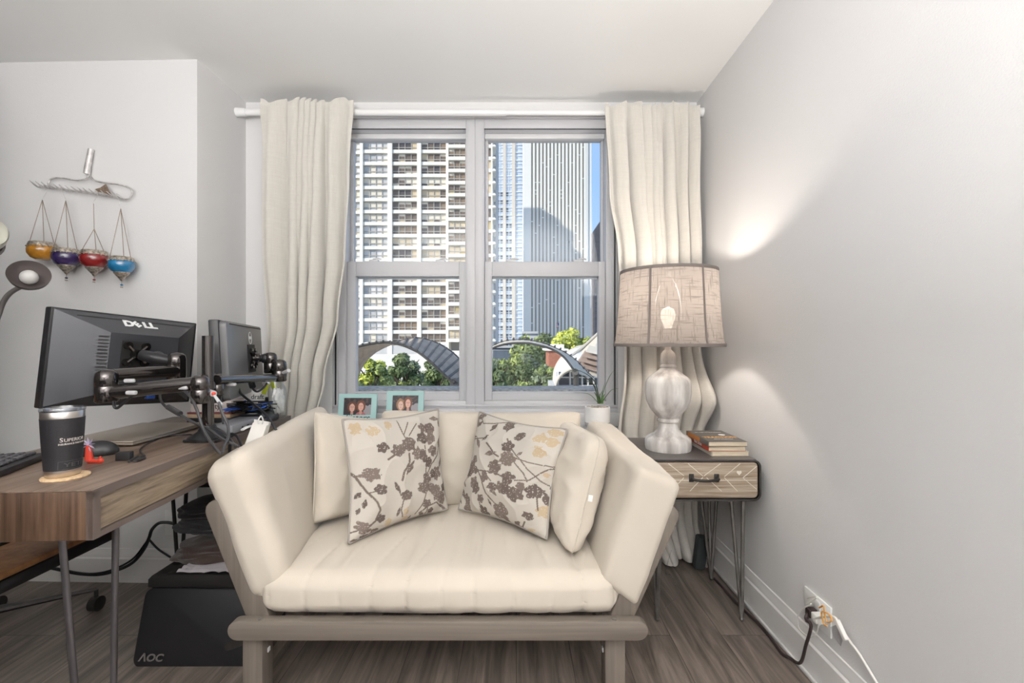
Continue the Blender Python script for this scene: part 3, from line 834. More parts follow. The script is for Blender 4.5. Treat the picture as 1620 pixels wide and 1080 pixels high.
# --- canopies
M['zinc'] = mat('zinc_roof', (0.48, 0.40, 0.33), 0.9, spec=0.1, var=0.12, vscale=1.5)
M['zinc_d'] = mat('zinc_seam', (0.07, 0.065, 0.06), 0.5)
M['zinc_l'] = mat('pale_metal', (0.58, 0.53, 0.45), 0.9, spec=0.1)
M['canvas'] = mat('white_membrane', (0.78, 0.77, 0.75), 0.6)
def resample(pts, n):
    pts = catmull([Vector((a, b, 0)) for a, b in pts], 8)
    L = [0]
    for i in range(1, len(pts)): L.append(L[-1] + (pts[i] - pts[i - 1]).length)
    out = []
    for k in range(n + 1):
        d = L[-1] * k / n
        i = max(1, next((q for q in range(1, len(L)) if L[q] >= d - 1e-9), len(L) - 1))
        t = (d - L[i - 1]) / max(1e-9, L[i] - L[i - 1])
        out.append(pts[i - 1].lerp(pts[i], t))
    return [(p.x, p.y) for p in out]
t = thing('arched_canopy', 'dark grey metal arched canopy with raised seams, outside the left window', 'canopy', (P(640, 0, 16).x, 16, GZ))
NSEG = 19
FR = resample([(536, 566), (555, 552), (572, 546.5), (590, 543), (611, 541), (630, 543.5), (645, 548.5), (662, 557), (680, 571), (698, 588), (710, 599), (718, 605)], NSEG)
RR = resample([(562, 625), (567, 592), (577, 573), (594, 556), (618, 544), (640, 537.5), (663, 534.5), (690, 542), (708, 552), (722, 563), (733, 576), (742, 590)], NSEG)
f3 = [P(a, b, 13.5) for a, b in FR]; r3 = [P(a, b, 17.0) for a, b in RR]
for i in range(NSEG):
    mb = MB()
    dn = Vector((0, 0, -0.05))
    q = [f3[i], f3[i + 1], r3[i + 1], r3[i]]
    mb.add(q + [p + dn for p in q], [(0, 1, 2, 3), (7, 6, 5, 4), (0, 4, 5, 1), (1, 5, 6, 2), (2, 6, 7, 3), (3, 7, 4, 0)])
    mb.build('roof_panel', M['zinc'], t, smooth=0)
for i in range(NSEG + 1):
    mb = MB(); mb.tube([f3[i] + Vector((0, -0.05, 0.03)), r3[i] + Vector((0, 0, 0.03))], 0.035, 6, smooth=False); mb.build('seam', M['zinc_d'], t)
mb = MB(); mb.tube(f3, 0.045, 6); mb.tube(r3, 0.04, 6); mb.tube([f3[-1], P(722, 612, 14.5), P(724, 650, 15)], [0.12, 0.2, 0.22], 8); mb.tube([r3[0], P(562, 660, 17)], 0.15, 8)
mb.cyl(P(722, 630, 14.5), (P(722, 0, 14.5).x, 14.5, GZ), 0.2)
mb.build('edge_beam', M['zinc_d'], t)

t = thing('ribbed_arch', 'slender ribbed metal arch spanning the right window', 'canopy', (P(850, 0, 13).x, 13, GZ))
LO = resample([(770, 558), (781, 550), (791, 546.3), (808, 543), (833, 542.5), (852, 546), (869, 550.5), (885, 559), (895, 568), (904, 580), (910, 588)], 20)
UP = resample([(768, 554), (783, 545.5), (795, 540.5), (808, 538), (832, 537.6), (857, 542), (876, 549), (895, 558), (913, 571), (926, 585), (939, 597)], 20)
l3 = [P(a, b, 13.2) for a, b in LO]; u3 = [P(a, b, 14.0) for a, b in UP]
for i in range(20):
    mb = MB(); dn = Vector((0, 0, -0.03)); q = [l3[i], l3[i + 1], u3[i + 1], u3[i]]
    mb.add(q + [p + dn for p in q], [(0, 1, 2, 3), (7, 6, 5, 4), (0, 4, 5, 1), (1, 5, 6, 2), (2, 6, 7, 3), (3, 7, 4, 0)])
    mb.build('panel', M['zinc_l'], t, smooth=0)
for i in range(1, 20):
    mb = MB(); d = (u3[i] - l3[i]).normalized(); c = u3[i] + Vector((0.0, 0, 0.07))
    mb.tube([u3[i] - d * 0.1, c], [0.045, 0.02], 5, smooth=False); mb.build('fin', M['zinc_d'], t)
mb = MB(); mb.tube(l3, 0.035, 6); mb.tube(u3, 0.02, 6); mb.tube([l3[-1], P(911, 592, 13.3), P(912, 625, 13.4)], [0.1, 0.09, 0.07], 8)
mb.cyl(P(912, 624, 13.4), (P(912, 0, 13.4).x, 13.4, GZ), 0.07)
mb.build('beam', M['zinc_d'], t)

t = thing('vaulted_pavilion', 'vaulted glass pavilion with pale canopy and shingled roof, lower right of the right window', 'building', (P(930, 0, 20).x, 20, GZ))
OUT = [(876, 640), (875.5, 600), (878, 583), (886, 568), (897, 557), (912, 549), (925, 546)]
INN = [(880, 640), (879, 612), (885, 597), (897, 587), (913, 582), (924, 583), (935, 592)]
oo = [P(a, b, 19) for a, b in resample(OUT, 16)]; ii = [P(a, b, 16.5) for a, b in resample(INN, 16)]
mb = MB()
for i in range(16):
    q = [ii[i], ii[i + 1], oo[i + 1], oo[i]]; dn = Vector((0, 0, -0.06))
    mb.add(q + [p + dn for p in q], [(0, 1, 2, 3), (7, 6, 5, 4), (0, 4, 5, 1), (1, 5, 6, 2), (2, 6, 7, 3), (3, 7, 4, 0)])
mb.build('membrane', M['canvas'], t, smooth=60)
mb = MB(); mb.tube(ii, 0.05, 6); mb.tube(oo, 0.04, 6)
mb.tube([P(898, 566, 18), P(925, 546, 18.5), P(962, 512, 19)], 0.05, 6); mb.tube([P(905, 572, 18), P(930, 556, 18.5), P(965, 524, 19)], 0.04, 6)
mb.build('arch_rib', M['zinc_l'], t)
mb = MB()
q = [P(900, 570, 18.2), P(928, 545, 18.6), P(975, 505, 19), P(975, 545, 18.2), P(925, 566, 17.8)]
mb.add(q + [p + Vector((0, 0.1, 0)) for p in q], [(0, 1, 2, 3, 4), (9, 8, 7, 6, 5), (0, 5, 6, 1), (1, 6, 7, 2), (2, 7, 8, 3), (3, 8, 9, 4), (4, 9, 5, 0)])
mb.build('upper_vault', M['zinc_l'], t, smooth=0)
M['shingle'] = mat('brown_shingle', (0.34, 0.25, 0.20), 0.8, var=0.1, vscale=4)
for k in range(5):
    a = P(932 - 5 * k, 548 + 7.2 * k, 15.6 + 0.0 * k); b = P(980, 560 + 10.0 * k, 15.2); c = P(980, 569 + 10.0 * k, 14.9); d = P(927 - 5 * k, 556.5 + 7.2 * k, 15.3)
    mb = MB(); q = [a, b, c, d]; up = Vector((0, 0.12, 0.05))
    mb.add(q + [p + up for p in q], [(0, 1, 2, 3), (7, 6, 5, 4), (0, 4, 5, 1), (1, 5, 6, 2), (2, 6, 7, 3), (3, 7, 4, 0)])
    mb.build('roof_strip', M['shingle'] if k in (1, 2, 3) else M['zinc_l'], t, smooth=0)
mb = MB(); bx(mb, 881, 985, 588, 720, 17.2, 0, 0.1); mb.build('glass_wall', M['glaz'], t, smooth=0)
mb = MB()
for x in (882, 901, 920, 929, 938, 948, 962):
    bx(mb, x, x + 1.6, 585, 720, 17.0, -0.1, 0.18)
for y in (596, 609): bx(mb, 881, 985, y, y + 1.2, 17.0, -0.1, 0.15)
mb.build('glazing_bar', M['canvas'], t, smooth=0)
mb = MB(); bx(mb, 876, 990, 612, 640, 16.5, 0, 3); mb.build('plinth', M['conc_g'], t, smooth=0)

# ================================================================= soft shapes
M['canvas_c'] = mat('cream_cotton', (0.57, 0.512, 0.435), 0.95, bump=0.12, bscale=900, sheen=0.15, spec=0.15, var=0.03, vscale=2)
M['canvas_p'] = mat('cream_cotton_cushion', (0.56, 0.505, 0.43), 0.95, bump=0.12, bscale=900, sheen=0.15, spec=0.15)
M['print'] = mat('printed_cotton', (1, 1, 1), 0.95, bump=0.15, bscale=900, spec=0.15, attr=True)
M['pipe'] = mat('grey_piping', (0.33, 0.30, 0.27), 0.9)
M['sofa_wood'] = wood('grey_stained_wood', (0.142, 0.118, 0.098), (0.222, 0.189, 0.158), 'X', 0.6, 0.5, bump=0.08)
M['sofa_wood_z'] = wood('grey_stained_wood_upright', (0.142, 0.118, 0.098), (0.222, 0.189, 0.158), 'Z', 0.6, 0.5, bump=0.08)

def soft_box(corners, dims, r, puff, n=22, disp=None, parent=None, name='cushion', m=None, seed=0):
    """corners: dict (sx,sy,sz)->Vector ; rounded, slightly puffed trilinear box"""
    bm = bmesh.new()
    bmesh.ops.create_cube(bm, size=2.0)
    bmesh.ops.subdivide_edges(bm, edges=bm.edges, cuts=n, use_grid_fill=True)
    rr = [min(0.98, 2 * r / d) for d in dims]
    for v in bm.verts:
        p = v.co.copy(); q = p.copy()
        inn = Vector([max(-1 + rr[i], min(1 - rr[i], p[i])) for i in range(3)])
        dd = Vector([(p[i] - inn[i]) / rr[i] for i in range(3)])
        l = dd.length
        if l > 1e-6:
            mx = max(abs(c) for c in dd)
            dd = dd * (mx / l)
            q = Vector([inn[i] + dd[i] * rr[i] for i in range(3)])
        # puff faces outward in the middle
        a = [1 - abs(q[i]) ** 2.2 for i in range(3)]
        for i in range(3):
            j, k = (i + 1) % 3, (i + 2) % 3
            q[i] += math.copysign(1, q[i]) * abs(q[i]) ** 3 * puff[i] / dims[i] * 2 * max(0, a[j]) ** 0.6 * max(0, a[k]) ** 0.6
        x, y, z = [(c + 1) / 2 for c in q]
        P0 = Vector((0, 0, 0))
        for (sx, sy, sz), c in corners.items():
            w = (x if sx else 1 - x) * (y if sy else 1 - y) * (z if sz else 1 - z)
            P0 += c * w
        v.co = P0
        v.index = 0
    bm.normal_update()
    if disp:
        mv = [(v, v.co.copy() + v.normal * disp(v.co, v.normal)) for v in bm.verts]
        for v, c in mv: v.co = c
    mb = MB(); mb.bm(bm)
    if parent is not None: return mb.build(name, m, parent, smooth=80)
    return mb

def wrinkle(seed, a1=0.004, a2=0.0015):
    def f(co, nrm):
        n = noise.noise(Vector((co.x * 5 + seed, co.y * 5, co.z * 5))) * a1
        s = co * 9 + Vector((seed, 0, 0))
        n += -abs(noise.noise(Vector((s.x * 1.0, s.y * 2.0, s.z * 1.2)))) * a2 * 2
        return n
    return f

# ================================================================= the daybed sofa
SX0, SX1 = -0.785, 0.358
sofa = thing('daybed_sofa', 'small cream cushioned daybed sofa with grey wooden frame in front of the window', 'sofa', ((SX0 + SX1) / 2, 1.65, 0))
RZ1 = 0.272; RZ0 = 0.220; YF0 = 1.268
def rail(y0, y1, x0=SX0, x1=SX1, z0=RZ0, z1=RZ1):
    mb = MB(); r = (z1 - z0) / 2; pts = []
    for k in range(9):
        a = math.pi / 2 + math.pi * k / 8; pts.append((x0 + r + r * math.cos(a), z0 + r + r * math.sin(a)))
    for k in range(9):
        a = -math.pi / 2 + math.pi * k / 8; pts.append((x1 - r + r * math.cos(a), z0 + r + r * math.sin(a)))
    mb.prism(pts, -(y1 - y0), Matrix(((1, 0, 0, 0), (0, 0, 1, y1), (0, 1, 0, 0), (0, 0, 0, 1))), 0.003)
    return mb
rail(YF0, YF0 + 0.032).build('front_rail', M['sofa_wood'], sofa)
rail(2.02, 2.05).build('back_rail', M['sofa_wood'], sofa)
for x in (-0.735, 0.275):
    for y in (YF0 + 0.034, 1.95):
        mb = MB(); mb.bb(x - 0.028, x + 0.028, y, y + 0.058, 0, 0.26, 0.003); mb.build('leg', M['sofa_wood_z'], sofa)
    mb = MB(); mb.bb(x - 0.012, x + 0.012, YF0 + 0.092, 1.95, 0.085, 0.125, 0.003); mb.build('side_stretcher', M['sofa_wood'], sofa)
    mb = MB(); mb.bb(x - 0.022, x + 0.022, YF0 + 0.032, 2.02, 0.20, 0.2355, 0.002); mb.build('side_rail', M['sofa_wood'], sofa)
for k in range(9):
    x = -0.66 + 0.112 * k; mb = MB(); mb.bb(x, x + 0.05, YF0 + 0.033, 2.019, 0.236, 0.248, 0.002); mb.build('slat', M['sofa_wood'], sofa)
for x in (-0.735, 0.275):
    mb = MB(); mb.box((x + (0.029 if x < 0 else -0.029), YF0 + 0.066, 0.155), (0.004, 0.012, 0.012), 0.001); mb.build('screw_cap', M['white'], sofa)
for x in (-0.70, 0.268):
    mb = MB(); mb.cyl((x, YF0 + 0.012, RZ1 - 0.002), (x, YF0 + 0.012, RZ1 + 0.002), 0.006, n=12); mb.build('bolt', M['lamp_metal'], sofa)
# reclined arm frames
def arm_board(xb, xt, y, zt, w=0.062, th=0.03):
    b = Vector((xb, y, 0.245)); t_ = Vector((xt, y, zt)); d = (t_ - b).normalized(); s = Vector((-d.z, 0, d.x))
    L_ = (t_ - b).length
    pts = [(-w / 2, 0), (w / 2, 0), (w / 2, L_ - w / 2)] + [(w / 2 * math.cos(a), L_ - w / 2 + w / 2 * math.sin(a)) for a in [math.pi * k / 8 for k in range(1, 8)]] + [(-w / 2, L_ - w / 2)]
    m = Matrix((( s.x, d.x, 0, b.x), (s.y, d.y, 1, y), (s.z, d.z, 0, b.z), (0, 0, 0, 1)))
    mb = MB(); mb.prism(pts, th, m, 0.003); return mb
for side, xb, xt in ((0, -0.712, -0.848), (1, 0.285, 0.435)):
    for y in (1.302, 1.965):
        arm_board(xb, xt, y, 0.588 if side == 0 else 0.575).build('arm_post', M['sofa_wood_z'], sofa)
    for q in (0.25, 0.5, 0.75, 0.93):
        x = xb + (xt - xb) * q; z = 0.245 + (0.58 - 0.245) * q
        mb = MB(); mb.box((x, 1.6485, z), (0.018, 0.632, 0.045), 0.003, Matrix.Rotation(math.atan2(xt - xb, 0.335), 4, 'Y')); mb.build('arm_slat', M['sofa_wood'], sofa)
# back frame
for x in (-0.66, -0.215, 0.225):
    mb = MB(); mb.bb(x - 0.03, x + 0.03, 2.052, 2.078, 0.2, 0.62, 0.003); mb.build('back_post', M['sofa_wood_z'], sofa)
for z in (0.42, 0.58):
    mb = MB(); mb.bb(-0.72, 0.29, 2.028, 2.0515, z, z + 0.05, 0.003); mb.build('back_slat', M['sofa_wood'], sofa)

# seat cushion
def seat_disp(co, nrm):
    if nrm.z > 0.3 or nrm.y < -0.4:
        y = co.y - 1.3
        ph = (co.x + 0.2) / (1.0 - 0.5 * y) * 66 + 2.6 * noise.noise(Vector((co.x * 4, y * 2.2, 1.0)))
        c = abs(math.sin(ph * 0.5)) ** 0.28
        gate = 0.35 + 0.65 * max(0, min(1, 0.5 + 1.6 * noise.noise(Vector((co.x * 7, y * 3, 4)))))
        tuft = 0.0
        for tx in (-0.52, -0.33, -0.14, 0.02, 0.17):
            for ty in (1.42, 1.62):
                tuft -= 0.012 * math.exp(-(((co.x - tx) / 0.02) ** 2 + ((co.y - ty) / 0.09) ** 2))
        return -0.012 * (1 - c) * gate + tuft + 0.006 * noise.noise(co * 5)
    return 0.004 * noise.noise(co * 6)
c8 = {}
for sx in (0, 1):
    for sy in (0, 1):
        for sz in (0, 1):
            x = (-0.715 if sz == 0 else -0.722) if sx == 0 else (0.296 if sz == 0 else 0.290)
            c8[(sx, sy, sz)] = Vector((x, 1.290 if sy == 0 else 2.015, ((0.274 if sy == 0 else 0.251) if sz == 0 else (0.385 if sy == 0 else 0.372))))
mbs = soft_box(c8, (0.98, 0.73, 0.125), 0.042, (0.0, 0.018, 0.022), n=170, disp=seat_disp)
mbs.build('seat_cushion', M['canvas_c'], sofa, smooth=80)
# arm cushions
def armc(poly0, poly1, y0, y1):
    """poly: bottom-outer, bottom-inner, top-inner, top-outer (px at depth y)"""
    c = {}
    for sy, poly, y in ((0, poly0, y0), (1, poly1, y1)):
        bo, bi, ti, to = [P(a, b, y) for a, b in poly]
        c[(0, sy, 0)] = bo; c[(1, sy, 0)] = bi; c[(1, sy, 1)] = ti; c[(0, sy, 1)] = to
    return c
cl = armc([(399, 962), (455, 925), (383, 712), (312, 748)], [(491, 812), (540, 800), (520, 636), (478, 655)], 1.295, 2.0)
soft_box(cl, (0.135, 0.7, 0.40), 0.045, (0.016, 0.008, 0.006), n=34, disp=wrinkle(3, 0.008, 0.0015)).build('left_arm_cushion', M['canvas_c'], sofa, smooth=80)
cr = armc([(1009, 966), (950, 920), (1012, 738), (1081, 768)], [(936, 812), (892, 800), (930, 662), (972, 668)], 1.295, 2.0)
cr = {(1 - k[0], k[1], k[2]): v for k, v in cr.items()}
soft_box(cr, (0.135, 0.7, 0.40), 0.024, (0.014, 0.008, 0.006), n=40, disp=wrinkle(8, 0.008, 0.0015)).build('right_arm_cushion', M['canvas_c'], sofa, smooth=80)

# ================================================================= loose cushions
def pillow(label, cs, th, N=60, m=None, k=0.07, seed=1, group=None, colf=None, pipe=False, wr=0.006, power=0.5, crn=0.0, seam=False):
    """cs: BL, BR, TR, TL world corners; thickness th; the front looks to the camera"""
    BL, BR, TR, TL = [Vector(c) for c in cs]
    nrm = (BR - BL).cross(TL - BL).normalized()
    if nrm.y > 0: nrm = -nrm
    cen = (BL + BR + TR + TL) / 4
    t = thing('cushion', label, 'cushion', tuple(cen + Vector((0, 0, min(c.z for c in (BL, BR, TR, TL)) - cen.z))), group=group)
    mb = MB(); cols = []
    def pt(u, v, side):
        # u,v in -1..1 ; edges drawn in between the corners
        uu = u * (1 - k * (1 - v * v)) * (1 - crn * abs(v) ** 7); vv = v * (1 - k * (1 - u * u)) * (1 - crn * abs(u) ** 7)
        a, b = (uu + 1) / 2, (vv + 1) / 2
        p = BL * (1 - a) * (1 - b) + BR * a * (1 - b) + TR * a * b + TL * (1 - a) * b
        h = (max(0, 1 - abs(u) ** 2.2) * max(0, 1 - abs(v) ** 2.2)) ** power
        edge = 1 - h
        w = wr * (noise.noise(p * 7 + Vector((seed, 0, 0))) + 0.6 * edge * math.sin(9 * (u - v * 0.7) + seed) * (1 if h > 0.02 else 0))
        w2 = -wr * 1.2 * abs(noise.noise(Vector((u * 2.2 + seed, v * 2.2, side * 3)))) ** 0.7 if h > 0.02 else 0
        return p + nrm * side * (h * th / 2) + nrm * (w * side + w2 * side) * min(1, h * 3), (a, b)
    idx = {}
    for side in (1, -1):
        for j in range(N + 1):
            for i in range(N + 1):
                u = -1 + 2 * i / N; v = -1 + 2 * j / N
                # denser towards the rim
                u = math.sin(u * math.pi / 2) * 0.5 + u * 0.5; v = math.sin(v * math.pi / 2) * 0.5 + v * 0.5
                rim = i in (0, N) or j in (0, N)
                if rim and side == -1:
                    idx[(side, i, j)] = idx[(1, i, j)]; continue
                p, ab = pt(u, v, side)
                idx[(side, i, j)] = len(mb.v); mb.v.append(tuple(p)); cols.append((ab, side))
    for side in (1, -1):
        for j in range(N):
            for i in range(N):
                f = [idx[(side, i, j)], idx[(side, i + 1, j)], idx[(side, i + 1, j + 1)], idx[(side, i, j + 1)]]
                mb.f.append(f if side == 1 else f[::-1]); mb.mi.append(0)
    if colf is not None:
        mb.col = colf(cols)
    mb.build('cover', m, t, smooth=85)
    if pipe or seam:
        rim = []
        for i in range(0, N, 2): rim.append(pt(-1 + 2 * i / N, -1, 1)[0])
        for i in range(0, N, 2): rim.append(pt(1, -1 + 2 * i / N, 1)[0])
        for i in range(N, 0, -2): rim.append(pt(-1 + 2 * i / N, 1, 1)[0])
        for i in range(N, 0, -2): rim.append(pt(-1, -1 + 2 * i / N, 1)[0])
        mb = MB(); mb.tube(rim, 0.0042 if pipe else 0.0022, 6, smooth=False, closed=True); mb.build('piping' if pipe else 'seam', M['pipe'] if pipe else m, t, smooth=80)
    return t, pt

def print_cols(quad, dark, tan, branches, seed):
    quad = [np.array(q, float) for q in quad]     # BL BR TR TL in sketch coordinates
    def f(cols):
        ab = np.array([c[0] for c in cols]); side = np.array([c[1] for c in cols])
        a = ab[:, :1]; b = ab[:, 1:]
        p = quad[0] * (1 - a) * (1 - b) + quad[1] * a * (1 - b) + quad[2] * a * b + quad[3] * (1 - a) * b
        n = len(p)
        nz = np.array([noise.noise(Vector((x * 0.045 + seed, y * 0.045, 0))) for x, y in p])
        nz2 = np.array([noise.noise(Vector((x * 0.13 + seed, y * 0.13, 5))) for x, y in p])
        base = np.tile(np.array([[0.50, 0.465, 0.415]]), (n, 1))
        def paint(mask, col):
            base[mask] = col
        for (cx, cy, rx, ry) in tan:
            d = ((p[:, 0] - cx) / rx) ** 2 + ((p[:, 1] - cy) / ry) ** 2
            paint((d + nz * 1.1 < 1.0) & (nz2 > -0.42), np.array([0.47, 0.37, 0.25]))
        for br, w in branches:
            for i in range(len(br) - 1):
                A = np.array(br[i], float); B = np.array(br[i + 1], float); ab_ = B - A
                tt = np.clip(((p - A) @ ab_) / (ab_ @ ab_), 0, 1)
                d = np.linalg.norm(p - (A + tt[:, None] * ab_), axis=1)
                paint((d < w) & (nz2 > -0.5), np.array([0.17, 0.135, 0.115]))
        r = random.Random(seed)
        for (cx, cy, rx, ry) in dark:
            ang = r.uniform(-0.7, 0.7); ca, sa = math.cos(ang), math.sin(ang)
            dx = (p[:, 0] - cx); dy = (p[:, 1] - cy)
            x = (dx * ca + dy * sa) / rx; y = (-dx * sa + dy * ca) / ry
            th = np.arctan2(y, x); rr = np.sqrt(x * x + y * y)
            if min(rx, ry) > 24: lobes = 0.86 + 0.30 * np.abs(np.cos(2.5 * th + cx)) ** 0.8
            else: lobes = 1.25 / (np.abs(np.cos(th)) ** 1.2 * (0.9 if rx > ry else 1.5) + np.abs(np.sin(th)) ** 1.2 * (1.5 if rx > ry else 0.9))
            c = np.array([0.15, 0.12, 0.105]) * r.uniform(0.85, 1.35)
            paint((rr < lobes * (1 + 0.28 * nz)) & (nz2 > -0.44), c)
        rgba = np.ones((n, 4)); rgba[:, :3] = base
        rgba[side < 0, :3] = np.array([0.50, 0.465, 0.415])
        return rgba
    return f
dkL = [(415,310,45,50),(335,355,45,40),(230,335,35,35),(480,380,40,40),(520,395,30,40),(540,195,40,25),(595,195,35,40),(525,265,45,35),(590,260,35,50),(605,355,35,35),(560,440,25,38),(635,515,35,45),(600,520,25,30),(415,480,22,45),(690,285,28,48),(680,440,14,35),(725,430,13,30),(165,525,55,45),(220,635,35,35),(330,620,18,38),(395,675,33,35),(355,795,14,28),(550,560,28,40),(530,620,50,35),(590,620,35,30),(640,650,35,50),(690,685,50,40),(715,605,25,35),(760,640,12,25),(560,730,25,30),(605,785,25,25),(540,810,22,18),(240,840,28,28),(135,905,45,38),(215,940,35,25),(160,980,40,25),(95,1005,30,22),(100,680,20,22),(135,740,20,25),(105,790,15,20),(740,765,50,15),(650,120,30,20),(690,160,20,25),(455,840,12,18)]
tnL = [(85,190,38,42),(180,215,38,35),(280,170,30,28),(405,790,18,28),(415,850,30,30),(300,880,22,40),(375,890,20,18)]
brL = [([(50,500),(80,540),(110,600),(150,660),(200,720),(225,780),(200,860),(150,910)],7),([(80,540),(130,540)],5),([(350,140),(380,240),(400,290)],4),([(430,150),(385,240)],4),([(490,160),(420,250)],4),([(400,310),(330,370),(265,420)],7),([(410,380),(410,440),(370,510),(360,570)],7),([(540,320),(540,520)],5),([(690,300),(650,390),(590,450),(560,510)],5),([(380,700),(370,780),(390,830)],4),([(330,620),(360,680)],4),([(550,640),(530,730),(490,810)],4),([(700,750),(640,720),(570,750),(520,800)],5),([(150,660),(220,640)],5),([(60,950),(130,910)],5),([(570,750),(570,810)],4),([(250,935),(320,930)],4)]
dkR = [(180,160,35,40),(235,120,30,25),(230,180,25,18),(360,210,22,28),(465,200,35,40),(190,275,22,14),(245,325,20,38),(305,290,28,14),(560,280,35,25),(365,405,38,22),(490,355,38,35),(495,445,50,50),(575,408,16,12),(405,505,45,48),(225,445,25,30),(120,500,22,32),(200,490,35,35),(180,540,30,30),(240,520,30,25),(125,590,22,35),(235,610,30,40),(255,650,25,35),(325,568,27,33),(100,660,22,60),(150,715,25,38),(140,775,30,35),(280,715,25,25),(280,800,25,35),(385,640,32,30),(395,680,14,20),(445,640,28,35),(480,655,35,40),(495,580,42,38),(535,690,50,45),(570,630,25,25),(640,665,42,45),(690,710,22,40),(415,800,50,50),(440,850,22,25),(345,745,9,22),(590,830,30,25),(500,885,25,22),(530,925,20,22),(725,640,18,30),(75,555,10,30),(60,700,15,40),(235,825,22,12)]
tnR = [(690,285,42,35),(750,310,35,35),(765,235,45,28),(685,390,35,42),(170,225,25,15),(160,320,18,15),(710,545,15,15),(680,800,40,40),(590,925,28,12)]
brR = [([(330,330),(370,370),(400,410),(430,430)],6),([(480,300),(490,330)],5),([(520,380),(570,440),(620,520),(690,600),(740,640)],4),([(550,440),(620,465),(690,480),(760,485)],4),([(540,470),(590,540),(610,600)],4),([(750,490),(680,540),(620,590),(540,595)],4),([(110,420),(150,470),(180,475)],4),([(250,520),(320,530),(400,540),(460,570)],5),([(270,530),(310,600),(330,680),(390,760)],5),([(150,295),(210,290),(300,290)],4),([(265,690),(265,760)],4),([(60,680),(100,620),(100,530)],4),([(650,700),(650,790)],4),([(520,920),(560,870)],5),([(230,120),(270,180),(360,180),(500,150)],4),([(330,540),(380,600)],4)]

pillow('plain cream cushion upright at the back of the sofa, between the two printed cushions',
       [P(600, 800, 1.86), P(752, 802, 1.86), P(764, 650, 1.95), P(603, 648, 1.95)], 0.15, 36, M['canvas_p'], 0.03, 5, 'plain cream cushions on the sofa', power=0.34, crn=0.045, wr=0.010, seam=True)
pillow('plain cream cushion upright at the back of the sofa, behind the right printed cushion',
       [P(758, 802, 1.86), P(905, 802, 1.86), P(921, 650, 1.95), P(768, 652, 1.95)], 0.15, 36, M['canvas_p'], 0.03, 11, 'plain cream cushions on the sofa', power=0.34, crn=0.045, wr=0.010, seam=True)
pillow('plain cream cushion leaning on the left arm, behind the left printed cushion',
       [P(494, 829, 1.60), P(628, 800, 1.80), P(612, 664, 1.93), P(497, 650, 1.68)], 0.15, 44, M['canvas_p'], 0.04, 21, 'plain cream cushions on the sofa', power=0.40, crn=0.02, wr=0.010, seam=True)
tp, ptf = pillow('plain cream cushion standing edge-on against the right arm, with a small white care label',
       [P(905, 886, 1.375), P(876, 800, 1.70), P(900, 664, 1.80), P(953, 692, 1.44)], 0.165, 44, M['canvas_p'], 0.03, 33, 'plain cream cushions on the sofa', power=0.32, wr=0.011, crn=0.08, seam=True)
pillow('printed cushion with grey branches and leaves, left one, in front of the left cream cushion',
       [P(550, 862, 1.47), P(709, 806, 1.74), P(694, 646, 1.84), P(540, 662, 1.52)], 0.125, 240, M['print'], 0.10, 41, 'printed cushions on the sofa', print_cols([(60, 1030), (780, 770), (710, 40), (10, 115)], dkL, tnL, brL, 3), True, crn=0.02, wr=0.008)
pillow('printed cushion with grey branches and leaves, right one, tilted against the back cushions',
       [P(724, 806, 1.74), P(866, 854, 1.47), P(899, 678, 1.56), P(758, 650, 1.84)], 0.125, 240, M['print'], 0.10, 57, 'printed cushions on the sofa', print_cols([(40, 780), (680, 985), (832, 195), (195, 75)], dkR, tnR, brR, 8), True, crn=0.02, wr=0.008)
# care label on the right cushion seam
M['label_w'] = mat('white_label', (0.85, 0.84, 0.82), 0.7)
q = P(934, 788, 1.335)
mb = MB(); mb.box(tuple(q), (0.013, 0.0012, 0.018), 0.0004, Matrix.Rotation(0.15, 4, 'Y')); mb.build('care_label', M['label_w'], tp)

# ================================================================= nightstand
M['gun'] = mat('dark_gunmetal', (0.075, 0.070, 0.068), 0.42, metal=0.7, var=0.25, vscale=14)
M['gun_top'] = mat('brushed_gunmetal_top', (0.17, 0.155, 0.15), 0.38, metal=0.55, var=0.12, vscale=30, vstretch=(0.3, 3, 1))
M['steel'] = mat('bare_steel_rod', (0.22, 0.21, 0.20), 0.38, metal=0.85, var=0.2, vscale=20)
M['inlay'] = wood('whitewashed_inlay_wood', (0.22, 0.155, 0.105), (0.46, 0.385, 0.30), 'X', 2.6, 0.7, bump=0.3)
M['inlay2'] = wood('whitewashed_inlay_wood_pale', (0.36, 0.27, 0.19), (0.62, 0.54, 0.44), 'X', 2.2, 0.7, bump=0.3)
M['chalk'] = mat('chalk_line', (0.72, 0.67, 0.58), 0.9)
NX0, NX1, NY0, NY1, NZ0, NZ1 = 0.475, 0.890, 1.70, 2.09, 0.452, 0.603
ns = thing('side_table', 'metal and wood side table with one drawer and hairpin legs, right of the sofa', 'side table', ((NX0 + NX1) / 2, (NY0 + NY1) / 2, 0))
r = 0.026; th = 0.007
def rrect(x0, x1, z0, z1, r, k=6):
    pts = []
    for cx, cz, a0 in ((x1 - r, z1 - r, 0), (x0 + r, z1 - r, 90), (x0 + r, z0 + r, 180), (x1 - r, z0 + r, 270)):
        for q in range(k + 1):
            a = math.radians(a0 + 90 * q / k); pts.append((cx + r * math.cos(a), cz + r * math.sin(a)))
    return pts
def ring(mb, outer, inner, y0, y1):
    n = len(outer); vs = []
    for y in (y0, y1):
        for p in outer: vs.append((p[0], y, p[1]))
        for p in inner: vs.append((p[0], y, p[1]))
    fs = []
    for i in range(n):
        j = (i + 1) % n
        fs += [(i, j, n + j, n + i), (2 * n + i, 3 * n + i, 3 * n + j, 2 * n + j), (i, 2 * n + i, 2 * n + j, j), (n + i, n + j, 3 * n + j, 3 * n + i)]
    mb.add(vs, fs)
